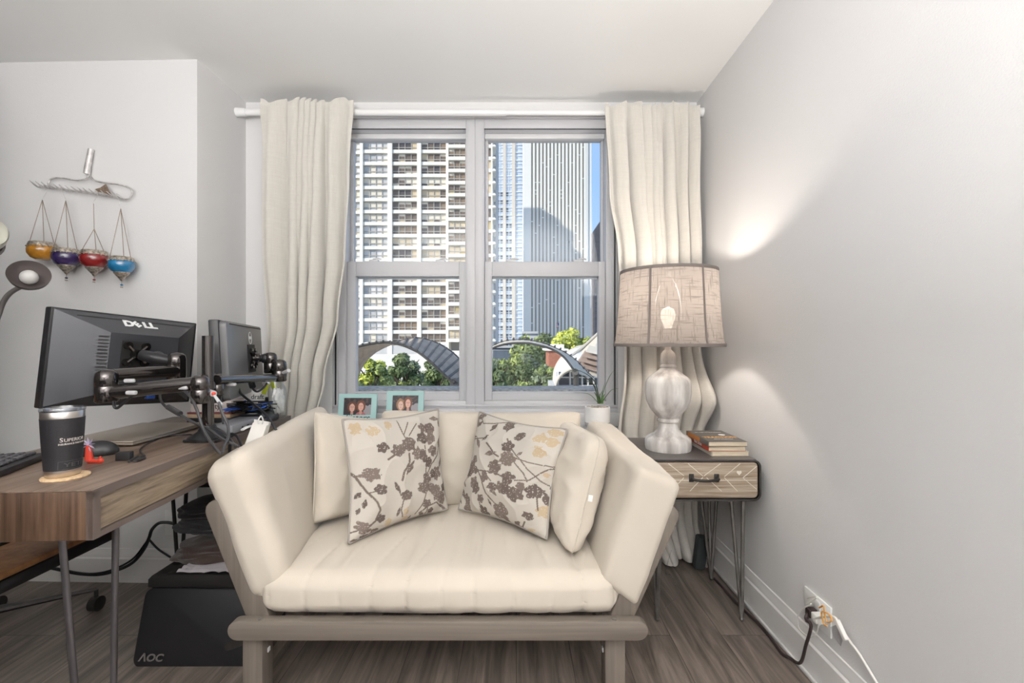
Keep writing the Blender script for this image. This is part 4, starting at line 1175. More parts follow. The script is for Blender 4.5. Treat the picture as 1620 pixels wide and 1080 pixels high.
mb = MB(); ring(mb, rrect(NX0, NX1, NZ0, NZ1 - 0.001, r), rrect(NX0 + th, NX1 - th, NZ0 + th, NZ1 - th, r - th), NY0, NY1)
mb.prism([(p[0], p[1]) for p in rrect(NX0 + th, NX1 - th, NZ0 + th, NZ1 - th, r - th)], 0.004, Matrix(((1, 0, 0, 0), (0, 0, -1, NY1 - 0.001), (0, 1, 0, 0), (0, 0, 0, 1))))
mb.build('case', M['gun'], ns)
mb = MB(); mb.bb(NX0 + r * 0.7, NX1 - r * 0.7, NY0 + 0.001, NY1 - 0.001, NZ1 - 0.0012, NZ1 + 0.0006); mb.build('top_sheet', M['gun_top'], ns)
# drawer with inlaid chevrons
dx0, dx1, dz0, dz1 = NX0 + 0.011, NX1 - 0.011, NZ0 + 0.011, NZ1 - 0.011
mb = MB(); mb.prism(rrect(dx0, dx1, dz0, dz1, 0.016), -0.016, Matrix(((1, 0, 0, 0), (0, 0, 1, NY0 + 0.020), (0, 1, 0, 0), (0, 0, 0, 1))), 0.0015)
mb.bb(dx0 + 0.01, dx1 - 0.01, NY0 + 0.02, NY1 - 0.03, dz0 + 0.008, dz1 - 0.02)
dr = mb.build('drawer', M['inlay'], ns)
zc = (dz0 + dz1) / 2; yv = NY0 + 0.0035
mb = MB()
def strip(a, b, w=0.0022):
    a = Vector((a[0], yv, a[1])); b = Vector((b[0], yv, b[1])); d = b - a
    ang = math.atan2(d.z, d.x)
    mb.box((a + b) / 2, (d.length, 0.0016, w), 0, Matrix.Rotation(-ang, 4, 'Y'))
step = (dx1 - dx0) / 4.0; hh = (dz1 - dz0) / 2 - 0.003
for (ax_, ay_, bx_, by_) in ((195, 172, 278, 245), (300, 172, 380, 247), (475, 172, 385, 247), (580, 178, 495, 250), (675, 195, 595, 256), (278, 256, 225, 312), (380, 254, 310, 328), (400, 256, 480, 328), (495, 256, 565, 328), (595, 258, 670, 318)):
    q0 = P(1000 + ax_ / 3.375, 680 + ay_ / 3.375, NY0); q1 = P(1000 + bx_ / 3.375, 680 + by_ / 3.375, NY0)
    cz = lambda z: max(dz0 + 0.004, min(dz1 - 0.004, z)); cx2 = lambda x: max(dx0 + 0.004, min(dx1 - 0.004, x))
    strip((cx2(q0.x), cz(q0.z)), (cx2(q1.x), cz(q1.z)))
strip((dx0 + 0.006, zc), (dx1 - 0.006, zc), 0.0018)
mb.build('inlay_line', M['chalk'], dr)
# heart-shaped cut mark
hx = P(1170, 748, NY0)
mb = MB()
mb.prism([(hx.x + 0.009 * math.sin(t_) ** 3, hx.z + 0.0006 * (13 * math.cos(t_) - 5 * math.cos(2 * t_) - 2 * math.cos(3 * t_) - math.cos(4 * t_))) for t_ in [2 * math.pi * q / 24 for q in range(24)]], -0.0012, Matrix(((1, 0, 0, 0), (0, 0, 1, NY0 + 0.0035), (0, 1, 0, 0), (0, 0, 0, 1))))
mb.build('heart_mark', M['chalk'], dr)
M['iron'] = mat('black_iron', (0.035, 0.033, 0.032), 0.5, metal=0.4)
a = P(1094, 756, NY0); b = P(1134, 756, NY0)
mb = MB()
for q in (a, b):
    mb.box((q.x, NY0 + 0.001, q.z), (0.018, 0.005, 0.030), 0.0022)
    mb.cyl((q.x, NY0, q.z), (q.x, NY0 - 0.018, q.z), 0.005, n=10)
mb.tube([(a.x, NY0 - 0.015, a.z), (a.x + 0.015, NY0 - 0.022, a.z - 0.002), ((a.x + b.x) / 2, NY0 - 0.026, a.z - 0.003), (b.x - 0.015, NY0 - 0.022, b.z - 0.002), (b.x, NY0 - 0.015, b.z)], 0.0048, 10)
mb.build('handle', M['iron'], dr)
def hairpin(fx, fy, xs, name='leg'):
    mb = MB()
    f = Vector((fx, fy, 0.005))
    tops = xs
    for (tx, ty) in tops:
        mb.tube([(tx, ty, NZ0 - 0.003), f + (Vector((tx, ty, NZ0)) - f) * 0.02 + Vector((0, 0, 0.0))], 0.0068, 8, smooth=False)
    mb.sphere((fx, fy, 0.0085), 0.0085, 10)
    cx_ = sum(t_[0] for t_ in tops) / len(tops); cy_ = sum(t_[1] for t_ in tops) / len(tops)
    mb.box((cx_, cy_, NZ0 - 0.003), (0.085, 0.07, 0.004), 0.001)
    mb.box((cx_ - 0.05, cy_ - 0.02, NZ0 - 0.007), (0.012, 0.012, 0.009), 0.003)
    return mb
for (fx, fy, xs) in ((0.832, 1.728, [(0.800, 1.745), (0.835, 1.725), (0.862, 1.775)]),
                     (0.520, 1.728, [(0.495, 1.745), (0.528, 1.725), (0.555, 1.775)]),
                     (0.845, 2.03, [(0.795, 2.04), (0.845, 2.06), (0.862, 2.0)]),
                     (0.520, 2.03, [(0.495, 2.04), (0.53, 2.06), (0.56, 2.0)])):
    hairpin(fx, fy, xs).build('leg', M['steel'], ns)

# ================================================================= table lamp
LX, LY = 0.606, 1.87
LZ = NZ1 + 0.001
M['plaster'] = mat('distressed_white_wood', (0.76, 0.74, 0.71), 0.8, col2=(0.34, 0.31, 0.29), vscale=26, vstretch=(1, 1, 0.16), bump=0.9, bscale=60, bstretch=(1, 1, 0.3))
M['shade'] = fabric_translucent('burlap_shade', (0.37, 0.325, 0.295), 0.20, slub=0.36, holes=0.035)
M['tape'] = mat('shade_tape', (0.21, 0.18, 0.165), 0.9)
M['bulb'] = mat('lit_bulb', (1, 0.9, 0.75), 0.5, emis=(1.0, 0.86, 0.70, 14.0))
tl = thing('table_lamp', 'tall whitewashed urn-shaped table lamp with a lit burlap drum shade', 'table lamp', (LX, LY, LZ))
kx = LY / F
def hz(y): return EYE - (y - CY) * kx
zb_ = LZ
H0 = hz(546) - zb_
def zz(y):  # sketch heights mapped on the real lamp body
    return zb_ + (717 - y) / (717 - 546) * H0
prof = [(0.0, zz(717)), (34.5, zz(717)), (35.5, zz(712)), (35.5, zz(703)), (34.5, zz(699)), (32, zz(697)), (30, zz(695.5)), (23, zz(692)), (18, zz(686)), (15, zz(680)), (14, zz(673)), (17, zz(671)), (17, zz(668)), (14.5, zz(666)), (20, zz(660)), (28, zz(650)), (33.5, zz(637)), (35.5, zz(622)), (35, zz(608)), (33.5, zz(603)), (31, zz(600)), (30.5, zz(599)), (24, zz(594)), (14, zz(586)), (11.5, zz(583)), (12.5, zz(581.5)), (12.5, zz(579)), (10.5, zz(577)), (11.8, zz(570)), (11, zz(560)), (7, zz(555)), (5, zz(553)), (5, zz(540)), (0, zz(540))]
mb = MB(); mb.lathe([(r_ * kx, z) for r_, z in prof], 56, Matrix.Translation((LX, LY, 0)), cap=False); mb.build('base', M['plaster'], tl, smooth=50)
ZS0, ZS1 = hz(547), 1.312
def shade_r(t):  # bottom..top bell curve
    return 0.212 - 0.026 * (t ** 0.55)
NSH = 14
prof = [(shade_r(k / NSH), ZS0 + (ZS1 - ZS0) * k / NSH) for k in range(NSH + 1)]
prof_in = [(r_ - 0.0018, z) for r_, z in prof]
mb = MB(); mb.lathe(prof, 72, Matrix.Translation((LX, LY, 0)), cap=False); sh = mb.build('lamp_shade', M['shade'], tl, smooth=80)
for z, t in ((ZS0 + 0.004, 0), (ZS1 - 0.004, 1)):
    mb = MB(); rr = shade_r(t)
    mb.lathe([(rr + 0.0015, z - 0.006), (rr + 0.0028, z), (rr + 0.0015, z + 0.006), (rr - 0.0025, z + 0.006), (rr - 0.0025, z - 0.006), (rr + 0.0015, z - 0.006)], 72, Matrix.Translation((LX, LY, 0)), cap=False)
    mb.build('rim_tape', M['tape'], sh, smooth=50)
for k in range(6):
    a = math.radians(-127 + 59 * k)
    mb = MB(); pts = []
    for q in range(NSH + 1):
        rr = shade_r(q / NSH); pts.append((rr, ZS0 + (ZS1 - ZS0) * q / NSH))
    vs = []; fs = []
    for (rr, z) in pts:
        for (da, dr_) in ((-0.022, 0.0008), (0.022, 0.0008), (0.022, 0.0022), (-0.022, 0.0022)):
            vs.append((LX + (rr + dr_) * math.cos(a + da), LY + (rr + dr_) * math.sin(a + da), z))
    for i in range(NSH):
        for j in range(4): fs.append((i * 4 + j, i * 4 + (j + 1) % 4, (i + 1) * 4 + (j + 1) % 4, (i + 1) * 4 + j))
    mb.add(vs, fs); mb.build('seam_tape', M['tape'], sh, smooth=50)
mb = MB()
for k in range(3):
    a = math.radians(30 + 120 * k); rr = shade_r(1)
    mb.cyl((LX, LY, ZS1 - 0.012), (LX + (rr - 0.003) * math.cos(a), LY + (rr - 0.003) * math.sin(a), ZS1 - 0.004), 0.0016, n=6)
mb.tube([(LX - 0.006, LY, zz(542)), (LX - 0.05, LY, 1.10), (LX - 0.045, LY, 1.22), (LX, LY, ZS1 - 0.012), (LX + 0.045, LY, 1.22), (LX + 0.05, LY, 1.10), (LX + 0.006, LY, zz(542))], 0.002, 6)
mb.build('harp', M['trim'], tl)
mb = MB(); mb.lathe([(0.004, ZS1 - 0.012), (0.004, ZS1 + 0.0), (0.014, ZS1 + 0.012), (0.016, ZS1 + 0.02), (0.010, ZS1 + 0.03), (0.0, ZS1 + 0.032)], 20, Matrix.Translation((LX, LY, 0)), cap=False); mb.build('finial', M['plaster'], tl)
mb = MB(); mb.lathe([(0.012, zz(541)), (0.014, 1.065), (0.014, 1.085), (0.0, 1.085)], 20, Matrix.Translation((LX, LY, 0)), cap=False); mb.build('socket', M['trim'], tl)
mb = MB(); mb.lathe([(0.013, 1.085), (0.018, 1.10), (0.028, 1.125), (0.029, 1.14), (0.022, 1.162), (0.0, 1.172)], 24, Matrix.Translation((LX, LY, 0)), cap=False); mb.build('bulb', M['bulb'], tl)
ld = bpy.data.lights.new('bulb_light', 'POINT'); ld.energy = TABLE_LAMP_POWER; ld.color = (1.0, 0.90, 0.80); ld.shadow_soft_size = 0.03
lo = bpy.data.objects.new('bulb_light', ld); COL.objects.link(lo); lo.parent = tl; lo.location = (0, 0, 1.215 - LZ)

# ================================================================= books
M['paper'] = mat('book_pages', (0.62, 0.53, 0.40), 0.9, var=0.12, vscale=300, vstretch=(0.05, 0.05, 1))
M['cov_grey'] = mat('grey_book_cover', (0.13, 0.12, 0.11), 0.5)
M['cov_orange'] = mat('orange_book_spine', (0.60, 0.22, 0.05), 0.5)
M['cov_red'] = mat('red_book_cover', (0.42, 0.06, 0.03), 0.5)
M['cov_cream'] = mat('cream_book_cover', (0.55, 0.50, 0.42), 0.6)
M['ltr_org'] = mat('orange_lettering', (0.80, 0.42, 0.14), 0.6)
M['ltr_w'] = mat('white_lettering', (0.80, 0.80, 0.78), 0.6)
def book(label, cx, cy, z, w, l, h, yaw, cov, spine=None, deco=None):
    t = thing('book', label, 'book', (cx, cy, z), (0, 0, yaw), group='books on the side table')
    m = W[t]
    mb = MB(); mb.bb(-w / 2 + 0.003, w / 2 - 0.002, -l / 2 + 0.001, l / 2 - 0.001, 0.0015, h - 0.0015); mb.v = [tuple(m @ Vector(v)) for v in mb.v]; mb.build('pages', M['paper'], t)
    mb = MB(); mb.bb(-w / 2, w / 2, -l / 2, l / 2, 0, 0.0013); mb.bb(-w / 2, w / 2, -l / 2, l / 2, h - 0.0013, h); mb.bb(-w / 2, -w / 2 + 0.002, -l / 2, l / 2, 0, h, 0.0004)
    mb.v = [tuple(m @ Vector(v)) for v in mb.v]; c = mb.build('cover', cov, t)
    if spine:
        for (y0, y1, mt) in spine:
            mb = MB(); mb.bb(-w / 2 - 0.0006, -w / 2, y0, y1, 0.0, h); mb.v = [tuple(m @ Vector(v)) for v in mb.v]; mb.build('spine_band', mt, c)
    if deco: deco(t, c, m, w, l, h)
    return t
BZ = NZ1 + 0.001
BXc, BYc = 0.795, 1.86
def d1(t, c, m, w, l, h):
    mb = MB(); text_mesh(mb, 'TRACTION', 0.034, m @ Matrix.Translation((0.005, -0.028, h + 0.0002)), 0.0003, sx=0.75, bold=0.0008); mb.build('title', M['ltr_org'], c, smooth=0)
    mb = MB(); text_mesh(mb, 'Gino Wickman', 0.012, m @ Matrix.Translation((0.005, -0.062, h + 0.0002)), 0.0003); mb.build('author_line', M['ltr_w'], c, smooth=0)
    mb = MB(); text_mesh(mb, 'GET A GRIP ON YOUR BUSINESS', 0.0075, m @ Matrix.Translation((0.0, 0.07, h + 0.0002)), 0.0003); mb.bb(0, 0, 0, 0, 0, 0) if False else None; mb.build('subtitle', M['ltr_w'], c, smooth=0)
    mb = MB(); mb.lathe([(0.013, 0), (0.013, 0.0004), (0, 0.0004)], 20, m @ Matrix.Translation((0.035, 0.02, h)), cap=False); mb.build('round_sticker', M['label_w'], c)
def d2(t, c, m, w, l, h):
    mb = MB(); text_mesh(mb, 'TRACTION', 0.016, m @ basis((-w / 2 - 0.0004, 0.0, h / 2), (0, -1, 0), (0, 0, 1)), 0.0003); mb.build('spine_lettering', M['ltr_w'], c, smooth=0)
book('cream-edged paperback with red and white spine, bottom of the pile on the side table', BXc + 0.004, BYc - 0.004, BZ, 0.140, 0.212, 0.0165, 0.02, M['cov_cream'], [(-0.1, 0.06, M['cov_cream'])])
book('paperback with red lettered spine, middle of the pile on the side table', BXc - 0.003, BYc + 0.002, BZ + 0.0168, 0.140, 0.212, 0.019, -0.01, M['cov_red'], None, d2)
book('dark grey paperback with orange title letters, top of the pile on the side table', BXc - 0.005, BYc, BZ + 0.0361, 0.147, 0.222, 0.0175, 0.01, M['cov_grey'], [(-0.03, 0.098, M['cov_orange'])], d1)

# ================================================================= window ledge things
M['pot_w'] = mat('white_ceramic', (0.80, 0.79, 0.77), 0.45)
M['pot_g'] = mat('grey_cement', (0.42, 0.41, 0.395), 0.85, var=0.1, vscale=30)
M['pebble'] = mat('pebbles', (0.55, 0.50, 0.44), 0.9, col2=(0.25, 0.22, 0.19), vscale=60)
M['grass'] = mat('grass_blade', (0.07, 0.16, 0.04), 0.6)
M['grass_d'] = mat('grass_blade_dark', (0.05, 0.07, 0.035), 0.6)
PX, PY_ = P(945, 0, 2.24).x, 2.24
pz = 0.607
pl = thing('potted_grass', 'small spiky grass plant in a white and grey cement pot on the window ledge', 'potted plant', (PX, PY_, pz))
kk = 2.24 / F
mb = MB(); mb.lathe([(0.0, pz), (13 * kk, pz), (19 * kk, pz + 9 * kk), (19.8 * kk, pz + 14 * kk)], 40, Matrix.Translation((PX, PY_, 0)), cap=False); mb.build('pot_foot', M['pot_g'], pl)
mb = MB(); mb.lathe([(19.8 * kk, pz + 14 * kk), (20.2 * kk, pz + 22 * kk), (19.8 * kk, pz + 38 * kk), (18 * kk, pz + 38 * kk), (17.5 * kk, pz + 30 * kk)], 40, Matrix.Translation((PX, PY_, 0)), cap=False); mb.build('pot', M['pot_w'], pl)
mb = MB()
for k in range(90):
    a = rnd.random() * 6.28; q = math.sqrt(rnd.random()) * 17 * kk
    mb.sphere((PX + q * math.cos(a), PY_ + q * math.sin(a), pz + 36 * kk + rnd.random() * 0.003), 0.005, 6, (1, 1, 0.7))
mb.lathe([(17.8 * kk, pz + 34 * kk), (0, pz + 35 * kk)], 30, Matrix.Translation((PX, PY_, 0)), cap=False)
o = mb.build('pebbles', M['pebble'], pl); o['kind'] = 'stuff'
blades = [([(948, 638), (941, 605), (925, 590), (905, 585), (884, 596)], 2.1, 1), ([(947, 638), (941, 612), (928, 598), (914, 595), (905, 607)], 2.0, 1), ([(946, 638), (940, 610), (930, 603), (920, 602)], 1.7, 1),
          ([(947, 638), (936, 626), (925, 622), (908, 622)], 1.2, 0), ([(950, 638), (955, 620), (964, 598), (972, 586)], 1.5, 0), ([(951, 638), (957, 628), (966, 616), (976, 613)], 1.3, 0),
          ([(950, 638), (953, 622), (957, 610), (960, 606)], 1.2, 0), ([(949, 638), (948, 628), (953, 616)], 2.0, 0), ([(946, 638), (946, 625), (944, 612)], 2.0, 0), ([(952, 638), (954, 630), (958, 624)], 2.2, 0),
          ([(948, 638), (944, 628), (938, 618)], 1.8, 0), ([(949, 638), (950, 630), (949, 622)], 2.4, 0)]
for i, (pts, w_, dk) in enumerate(blades):
    y0 = PY_ + rnd.uniform(-0.01, 0.01); mb = MB()
    p3 = [P(a, b, PY_) + Vector((0, (y0 - PY_) + 0.015 * j * math.sin(i * 2.3), 0)) for j, (a, b) in enumerate(pts)]
    mb.tube(p3, [w_ * kk * 1.1, w_ * kk * 0.9, w_ * kk * 0.6, 0.0006], 6, flat=0.4); mb.build('blade', M['grass_d'] if dk else M['grass'], pl, smooth=80)

# photo frames
M['teal'] = mat('pale_teal_frame', (0.36, 0.56, 0.55), 0.5)
M['photo'] = mat('photo_print', (1, 1, 1), 0.3, attr=True)
M['ink'] = mat('dark_ink', (0.05, 0.06, 0.06), 0.6)
M['board'] = mat('frame_back', (0.10, 0.08, 0.06), 0.8)
def photo_cols(ab, heads, seed):
    r = np.ones((len(ab), 4)); r[:, :3] = (0.035, 0.025, 0.03)
    a = ab[:, 0]; b = ab[:, 1]
    nz = np.array([noise.noise(Vector((x * 9 + seed, y * 9, 0))) for x, y in ab])
    r[(a > 0.72) & (b < 0.55 + 0.2 * nz), :3] = (0.30, 0.28, 0.30)
    r[(nz > 0.25) & (b > 0.6), :3] = (0.09, 0.06, 0.06)
    for (cx, cy, hair, skin, top) in heads:
        d = ((a - cx) / 0.17) ** 2 + ((b - cy - 0.04) / 0.33) ** 2; r[d + nz * 0.3 < 1, :3] = hair
        d = ((a - cx) / 0.21) ** 2 + ((b - cy + 0.62) / 0.33) ** 2; r[d < 1, :3] = top
        d = ((a - cx) / 0.05) ** 2 + ((b - cy + 0.33) / 0.15) ** 2; r[d < 1, :3] = [c * 0.75 for c in skin]
        d = ((a - cx) / 0.098) ** 2 + ((b - cy) / 0.235) ** 2; r[d < 1, :3] = skin
        for ex in (-0.037, 0.037):
            d = ((a - cx - ex) / 0.016) ** 2 + ((b - cy - 0.045) / 0.022) ** 2; r[d < 1, :3] = (0.06, 0.03, 0.03)
        d = ((a - cx) / 0.014) ** 2 + ((b - cy + 0.03) / 0.04) ** 2; r[d < 1, :3] = [c * 0.8 for c in skin]
        d = ((a - cx) / 0.042) ** 2 + ((b - cy + 0.115) / 0.026) ** 2; r[d < 1, :3] = (0.55, 0.30, 0.28)
    return r
def picture(label, cs, Ys, heads, words, seed, inner):
    """cs: BL BR TR TL pixel corners at depths Ys"""
    BL, BR, TR, TL = [P(a, b, y) for (a, b), y in zip(cs, Ys)]
    ux = (BR - BL); uy = (TL - BL); w, h = ux.length, uy.length
    m = basis(BL, ux, uy)     # local z points to the camera side
    n = Vector((m[0][2], m[1][2], m[2][2]))
    t = thing('picture_frame', label, 'picture frame', tuple((BL + BR) / 2), group='photo frames on the window ledge')
    x0, x1, y0, y1 = inner[0] * w, inner[1] * w, inner[2] * h, inner[3] * h
    mb = MB()
    for (a, b, c, d) in ((0, w, 0, y0), (0, w, y1, h), (0, x0, y0, y1), (x1, w, y0, y1)):
        bm = bmesh.new(); bmesh.ops.create_cube(bm, size=1)
        bmesh.ops.scale(bm, vec=(b - a, d - c, 0.014), verts=bm.verts); bmesh.ops.translate(bm, vec=((a + b) / 2, (c + d) / 2, -0.007), verts=bm.verts)
        mb.bm(bm, m)
    mb.build('frame_border', M['teal'], t)
    mb = MB(); NA, NB = 90, 54; ab = []
    for j in range(NB + 1):
        for i in range(NA + 1):
            ab.append((i / NA, j / NB)); mb.v.append(tuple(m @ Vector((x0 + (x1 - x0) * i / NA, y0 + (y1 - y0) * j / NB, -0.004))))
    for j in range(NB):
        for i in range(NA):
            q = j * (NA + 1) + i; mb.f.append([q, q + 1, q + NA + 2, q + NA + 1]); mb.mi.append(0)
    mb.col = photo_cols(np.array(ab), heads, seed); mb.build('photograph', M['photo'], t, smooth=0, recalc=False)
    mb = MB(); mb.add([m @ Vector(v) for v in ((0.004, 0.004, -0.016), (w - 0.004, 0.004, -0.016), (w - 0.004, h - 0.004, -0.016), (0.004, h - 0.004, -0.016), (0.004, 0.004, -0.0142), (w - 0.004, 0.004, -0.0142), (w - 0.004, h - 0.004, -0.0142), (0.004, h - 0.004, -0.0142))], [(3, 2, 1, 0), (4, 5, 6, 7), (0, 1, 5, 4), (1, 2, 6, 5), (2, 3, 7, 6), (3, 0, 4, 7)])
    mb.build('backing_board', M['board'], t)
    mb = MB(); mb.tube([m @ Vector((w * 0.5, h * 0.7, -0.016)), m @ Vector((w * 0.5, h * 0.12, -0.016)) + Vector((0, 0.05, 0))], 0.004, 6, smooth=False); mb.build('strut', M['board'], t)
    mb = MB(); text_mesh(mb, words, 0.052, m @ Matrix.Translation((w * 0.5, y0 * 0.84, 0.0003)), 0.0003, shear=0.35, sx=0.85); mb.build('lettering', M['ink'], t, smooth=0)
skin = (0.62, 0.36, 0.29)
picture('pale teal frame with photo of two smiling people, left one on the ledge', [(532, 690), (593, 690), (587, 619.5), (525.5, 623.5)], (2.19, 2.19, 2.225, 2.225),
        [(0.30, 0.42, (0.13, 0.05, 0.03), skin, (0.04, 0.03, 0.04)), (0.62, 0.48, (0.16, 0.06, 0.03), (0.66, 0.36, 0.28), (0.40, 0.12, 0.13))], 'Sisters', 1, (0.14, 0.86, 0.50, 0.90))
picture('pale teal frame with photo of two smiling people, right one, nearer the mullion', [(609, 690), (668, 690), (665.5, 617), (605, 618.5)], (2.19, 2.19, 2.225, 2.225),
        [(0.32, 0.45, (0.30, 0.16, 0.08), (0.66, 0.44, 0.36), (0.05, 0.04, 0.05)), (0.60, 0.55, (0.15, 0.06, 0.03), (0.68, 0.38, 0.30), (0.05, 0.03, 0.04))], 'Sisters', 5, (0.16, 0.86, 0.50, 0.90))

# ================================================================= right wall outlet and cords
M['plastic_w'] = mat('white_plastic', (0.80, 0.80, 0.79), 0.35)
M['cord_b'] = mat('dark_brown_cord', (0.035, 0.022, 0.022), 0.5)
M['cord_w'] = mat('white_cord', (0.78, 0.77, 0.74), 0.5)
M['tie'] = mat('orange_twist_tie', (0.75, 0.36, 0.08), 0.6)
def PW(px, py, off=0.0):
    """point on the right wall plane (off metres into the room) seen at a pixel"""
    X = XR - off; Y = X * F / (px - CX); return Vector((X, Y, EYE - (py - CY) / F * Y))
a = PW(1275, 926); b = PW(1317, 962)
o1 = thing('wall_outlet', 'white double wall outlet low on the right wall, crowded with plugs', 'outlet', (XR, (a.y + b.y) / 2, a.z - 0.12))
mb = MB(); mb.bb(XR - 0.006, XR, b.y, a.y, a.z - 0.090, a.z, 0.002); mb.build('plate', M['plastic_w'], o1)
for dz in (0.026, 0.064):
    mb = MB(); mb.bb(XR - 0.008, XR - 0.005, (a.y + b.y) / 2 - 0.017, (a.y + b.y) / 2 + 0.017, a.z - dz - 0.016, a.z - dz + 0.016, 0.003); mb.build('socket', M['plastic_w'], o1)
mid = Vector((XR, (a.y + b.y) / 2, a.z - 0.05))
mb = MB(); mb.bb(XR - 0.035, XR - 0.0085, mid.y - 0.013, mid.y + 0.013, mid.z - 0.012, mid.z + 0.014, 0.005)
p0 = Vector((XR - 0.03, mid.y, mid.z))
cord = [p0, p0 + Vector((-0.012, -0.005, -0.015)), PW(1283, 990, 0.045), PW(1275, 1020, 0.04), PW(1266, 1048, 0.03)]
gy = PW(1256, 1058, 0.03); cord += [Vector((XR - 0.032, gy.y + 0.02, 0.010))]
for px, py in ((1237, 1036), (1228, 1012), (1205, 990), (1182, 972), (1160, 950), (1138, 925), (1130, 917)):
    Yg = EYE * F / (py - CY); cord.append(Vector((min(XR - 0.035, (px - CX) / F * Yg), Yg, 0.006)))
mb.tube(cord, 0.0048, 8)
solo('extension_cable', mb, M['cord_b'], 'thick dark brown extension cord running from the outlet along the right baseboard', 'cord')
mb = MB(); q = PW(1268, 1050, 0.03)
mb.tube([PW(1269, 1054, 0.018), PW(1271, 1068, 0.018), PW(1275, 1090, 0.018)], 0.003, 6)
solo('thin_cable', mb, M['cord_b'], 'short thin black cable against the right baseboard at the bottom edge', 'cord')
mb = MB(); mb.bb(XR - 0.036, XR - 0.0085, mid.y - 0.045, mid.y - 0.018, mid.z - 0.01, mid.z + 0.016, 0.004)
mb.tube([(XR - 0.034, mid.y - 0.03, mid.z), PW(1318, 975, 0.035), PW(1330, 993, 0.03), PW(1345, 1015, 0.015), PW(1358, 1032, 0.012), PW(1374, 1058, 0.01), PW(1390, 1085, 0.01)], 0.0035, 8)
mb.box(PW(1331, 996, 0.03), (0.012, 0.05, 0.014), 0.003, Matrix.Rotation(0.75, 4, 'X'))
solo('charging_cable', mb, M['cord_w'], 'white cord running down the right wall from the outlet to the lower right', 'cord')
mb = MB(); mb.tube([(XR - 0.03, mid.y + 0.012, mid.z + 0.02), PW(1283, 955, 0.04), PW(1264, 968, 0.035), PW(1263, 990, 0.03), PW(1272, 1002, 0.03), PW(1284, 1007, 0.03), PW(1293, 998, 0.03), PW(1297, 975, 0.035)], 0.0018, 6)
mb.tube([(XR - 0.03, mid.y + 0.012, mid.z + 0.02), PW(1292, 945, 0.03), PW(1284, 944, 0.02), PW(1277, 946, 0.015)], 0.0022, 6)
solo('looped_wire', mb, M['cord_w'], 'thin white wire loop hanging from the outlet on the right wall', 'cord')
mb = MB(); mb.tube([PW(1296, 961, 0.046), PW(1303, 958, 0.05), PW(1304, 968, 0.05), PW(1308, 983, 0.048), PW(1316, 981, 0.048), PW(1311, 971, 0.05), PW(1300, 968, 0.05), PW(1303, 985, 0.045), PW(1309, 990, 0.042)], 0.0022, 6, closed=False)
solo('twist_tie', mb, M['tie'], 'orange twist tie around the cords at the right wall outlet', 'twist tie')
M['clear'] = glass_thin('clear_plastic', (0.93, 0.93, 0.95), 0.12, 0.2)
mb = MB(); mb.add([PW(1313, 992, 0.02), PW(1322, 988, 0.022), PW(1336, 1000, 0.02), PW(1330, 1022, 0.025), PW(1319, 1008, 0.018)], [(0, 1, 2, 3, 4)])
o = solo('plastic_tag', mb, M['clear'], 'crumpled clear plastic tag hanging below the outlet on the right wall', 'tag'); md = o.modifiers.new('t', 'SOLIDIFY'); md.thickness = 0.0008
mb = MB(); mb.add([PW(1274, 973, 0.012), PW(1279, 976, 0.012), PW(1279, 986, 0.012), PW(1274, 983, 0.012)], [(0, 1, 2, 3)])
o = solo('grey_sticker', mb, M['gun'], 'small grey sticker tag beside the plugs of the right wall outlet', 'sticker'); md = o.modifiers.new('t', 'SOLIDIFY'); md.thickness = 0.0008
# cord and dark adapter behind the side table
M['fab_d'] = mat('dark_grey_fabric', (0.035, 0.042, 0.045), 0.9)
def PG(px, py, z=0.0):
    Y = (EYE - z) * F / (py - CY); return Vector(((px - CX) / F * Y, Y, z))
mb = MB(); q = P(1117, 0, 2.09); mb.box((q.x - 0.012, 2.125, 0.078), (0.05, 0.05, 0.15), 0.012, Matrix.Rotation(0.12, 4, 'Y'))
solo('speaker_box', mb, M['fab_d'], 'small dark grey fabric box on the floor behind the side table leg', 'box')
mb = MB(); mb.tube([P(1062, 870, 2.10), PG(1053, 905, 0.03), PG(1062, 910, 0.006), PG(1072, 935, 0.003), PG(1068, 946, 0.003), PG(1052, 962, 0.003)], 0.0022, 6)
solo('clear_cable', mb, M['clear'], 'thin clear lamp cord on the floor below the side table', 'cord')

# ================================================================= desk
HD = 0.723
DA = Vector((-0.879, 0.971, 0)); DB = Vector((-0.945, 1.958, 0))
dd = (DB - DA); DLEN = dd.length; dd = dd.normalized(); dn = Vector((-dd.y, dd.x, 0))   # dn points left (to the user's side)
DW = 0.47; DT = 0.104
DM = Matrix(((dn.x, dd.x, 0, DA.x), (dn.y, dd.y, 0, DA.y), (0, 0, 1, 0), (0, 0, 0, 1)))  # local x: left, y: away, z: up
def LM(mb):  # local desk coordinates -> world
    mb.v = [tuple(DM @ Vector(v)) for v in mb.v]; return mb
M['walnut_top'] = wood('walnut_top', (0.095, 0.062, 0.043), (0.231, 0.171, 0.130), 'Y', 0.8, 0.34, c_mid=(0.154, 0.108, 0.081), bump=0.08)
M['walnut_v'] = wood('walnut_upright', (0.042, 0.024, 0.015), (0.175, 0.108, 0.066), 'Z', 0.7, 0.4, c_mid=(0.098, 0.057, 0.036), bump=0.08)
M['walnut_d'] = wood('walnut_drawer', (0.119, 0.087, 0.059), (0.322, 0.252, 0.175), 'Y', 1.5, 0.5, c_mid=(0.224, 0.171, 0.119), bump=0.1)
M['edge'] = mat('walnut_edge', (0.140, 0.108, 0.095), 0.4)
M['leg'] = mat('desk_leg_steel', (0.16, 0.15, 0.16), 0.4, metal=0.8, var=0.15, vscale=9)
desk = thing('computer_desk', 'walnut computer desk with side drawer and steel hairpin legs, at the left', 'desk', tuple(DM @ Vector((DW / 2, DLEN / 2, 0))))
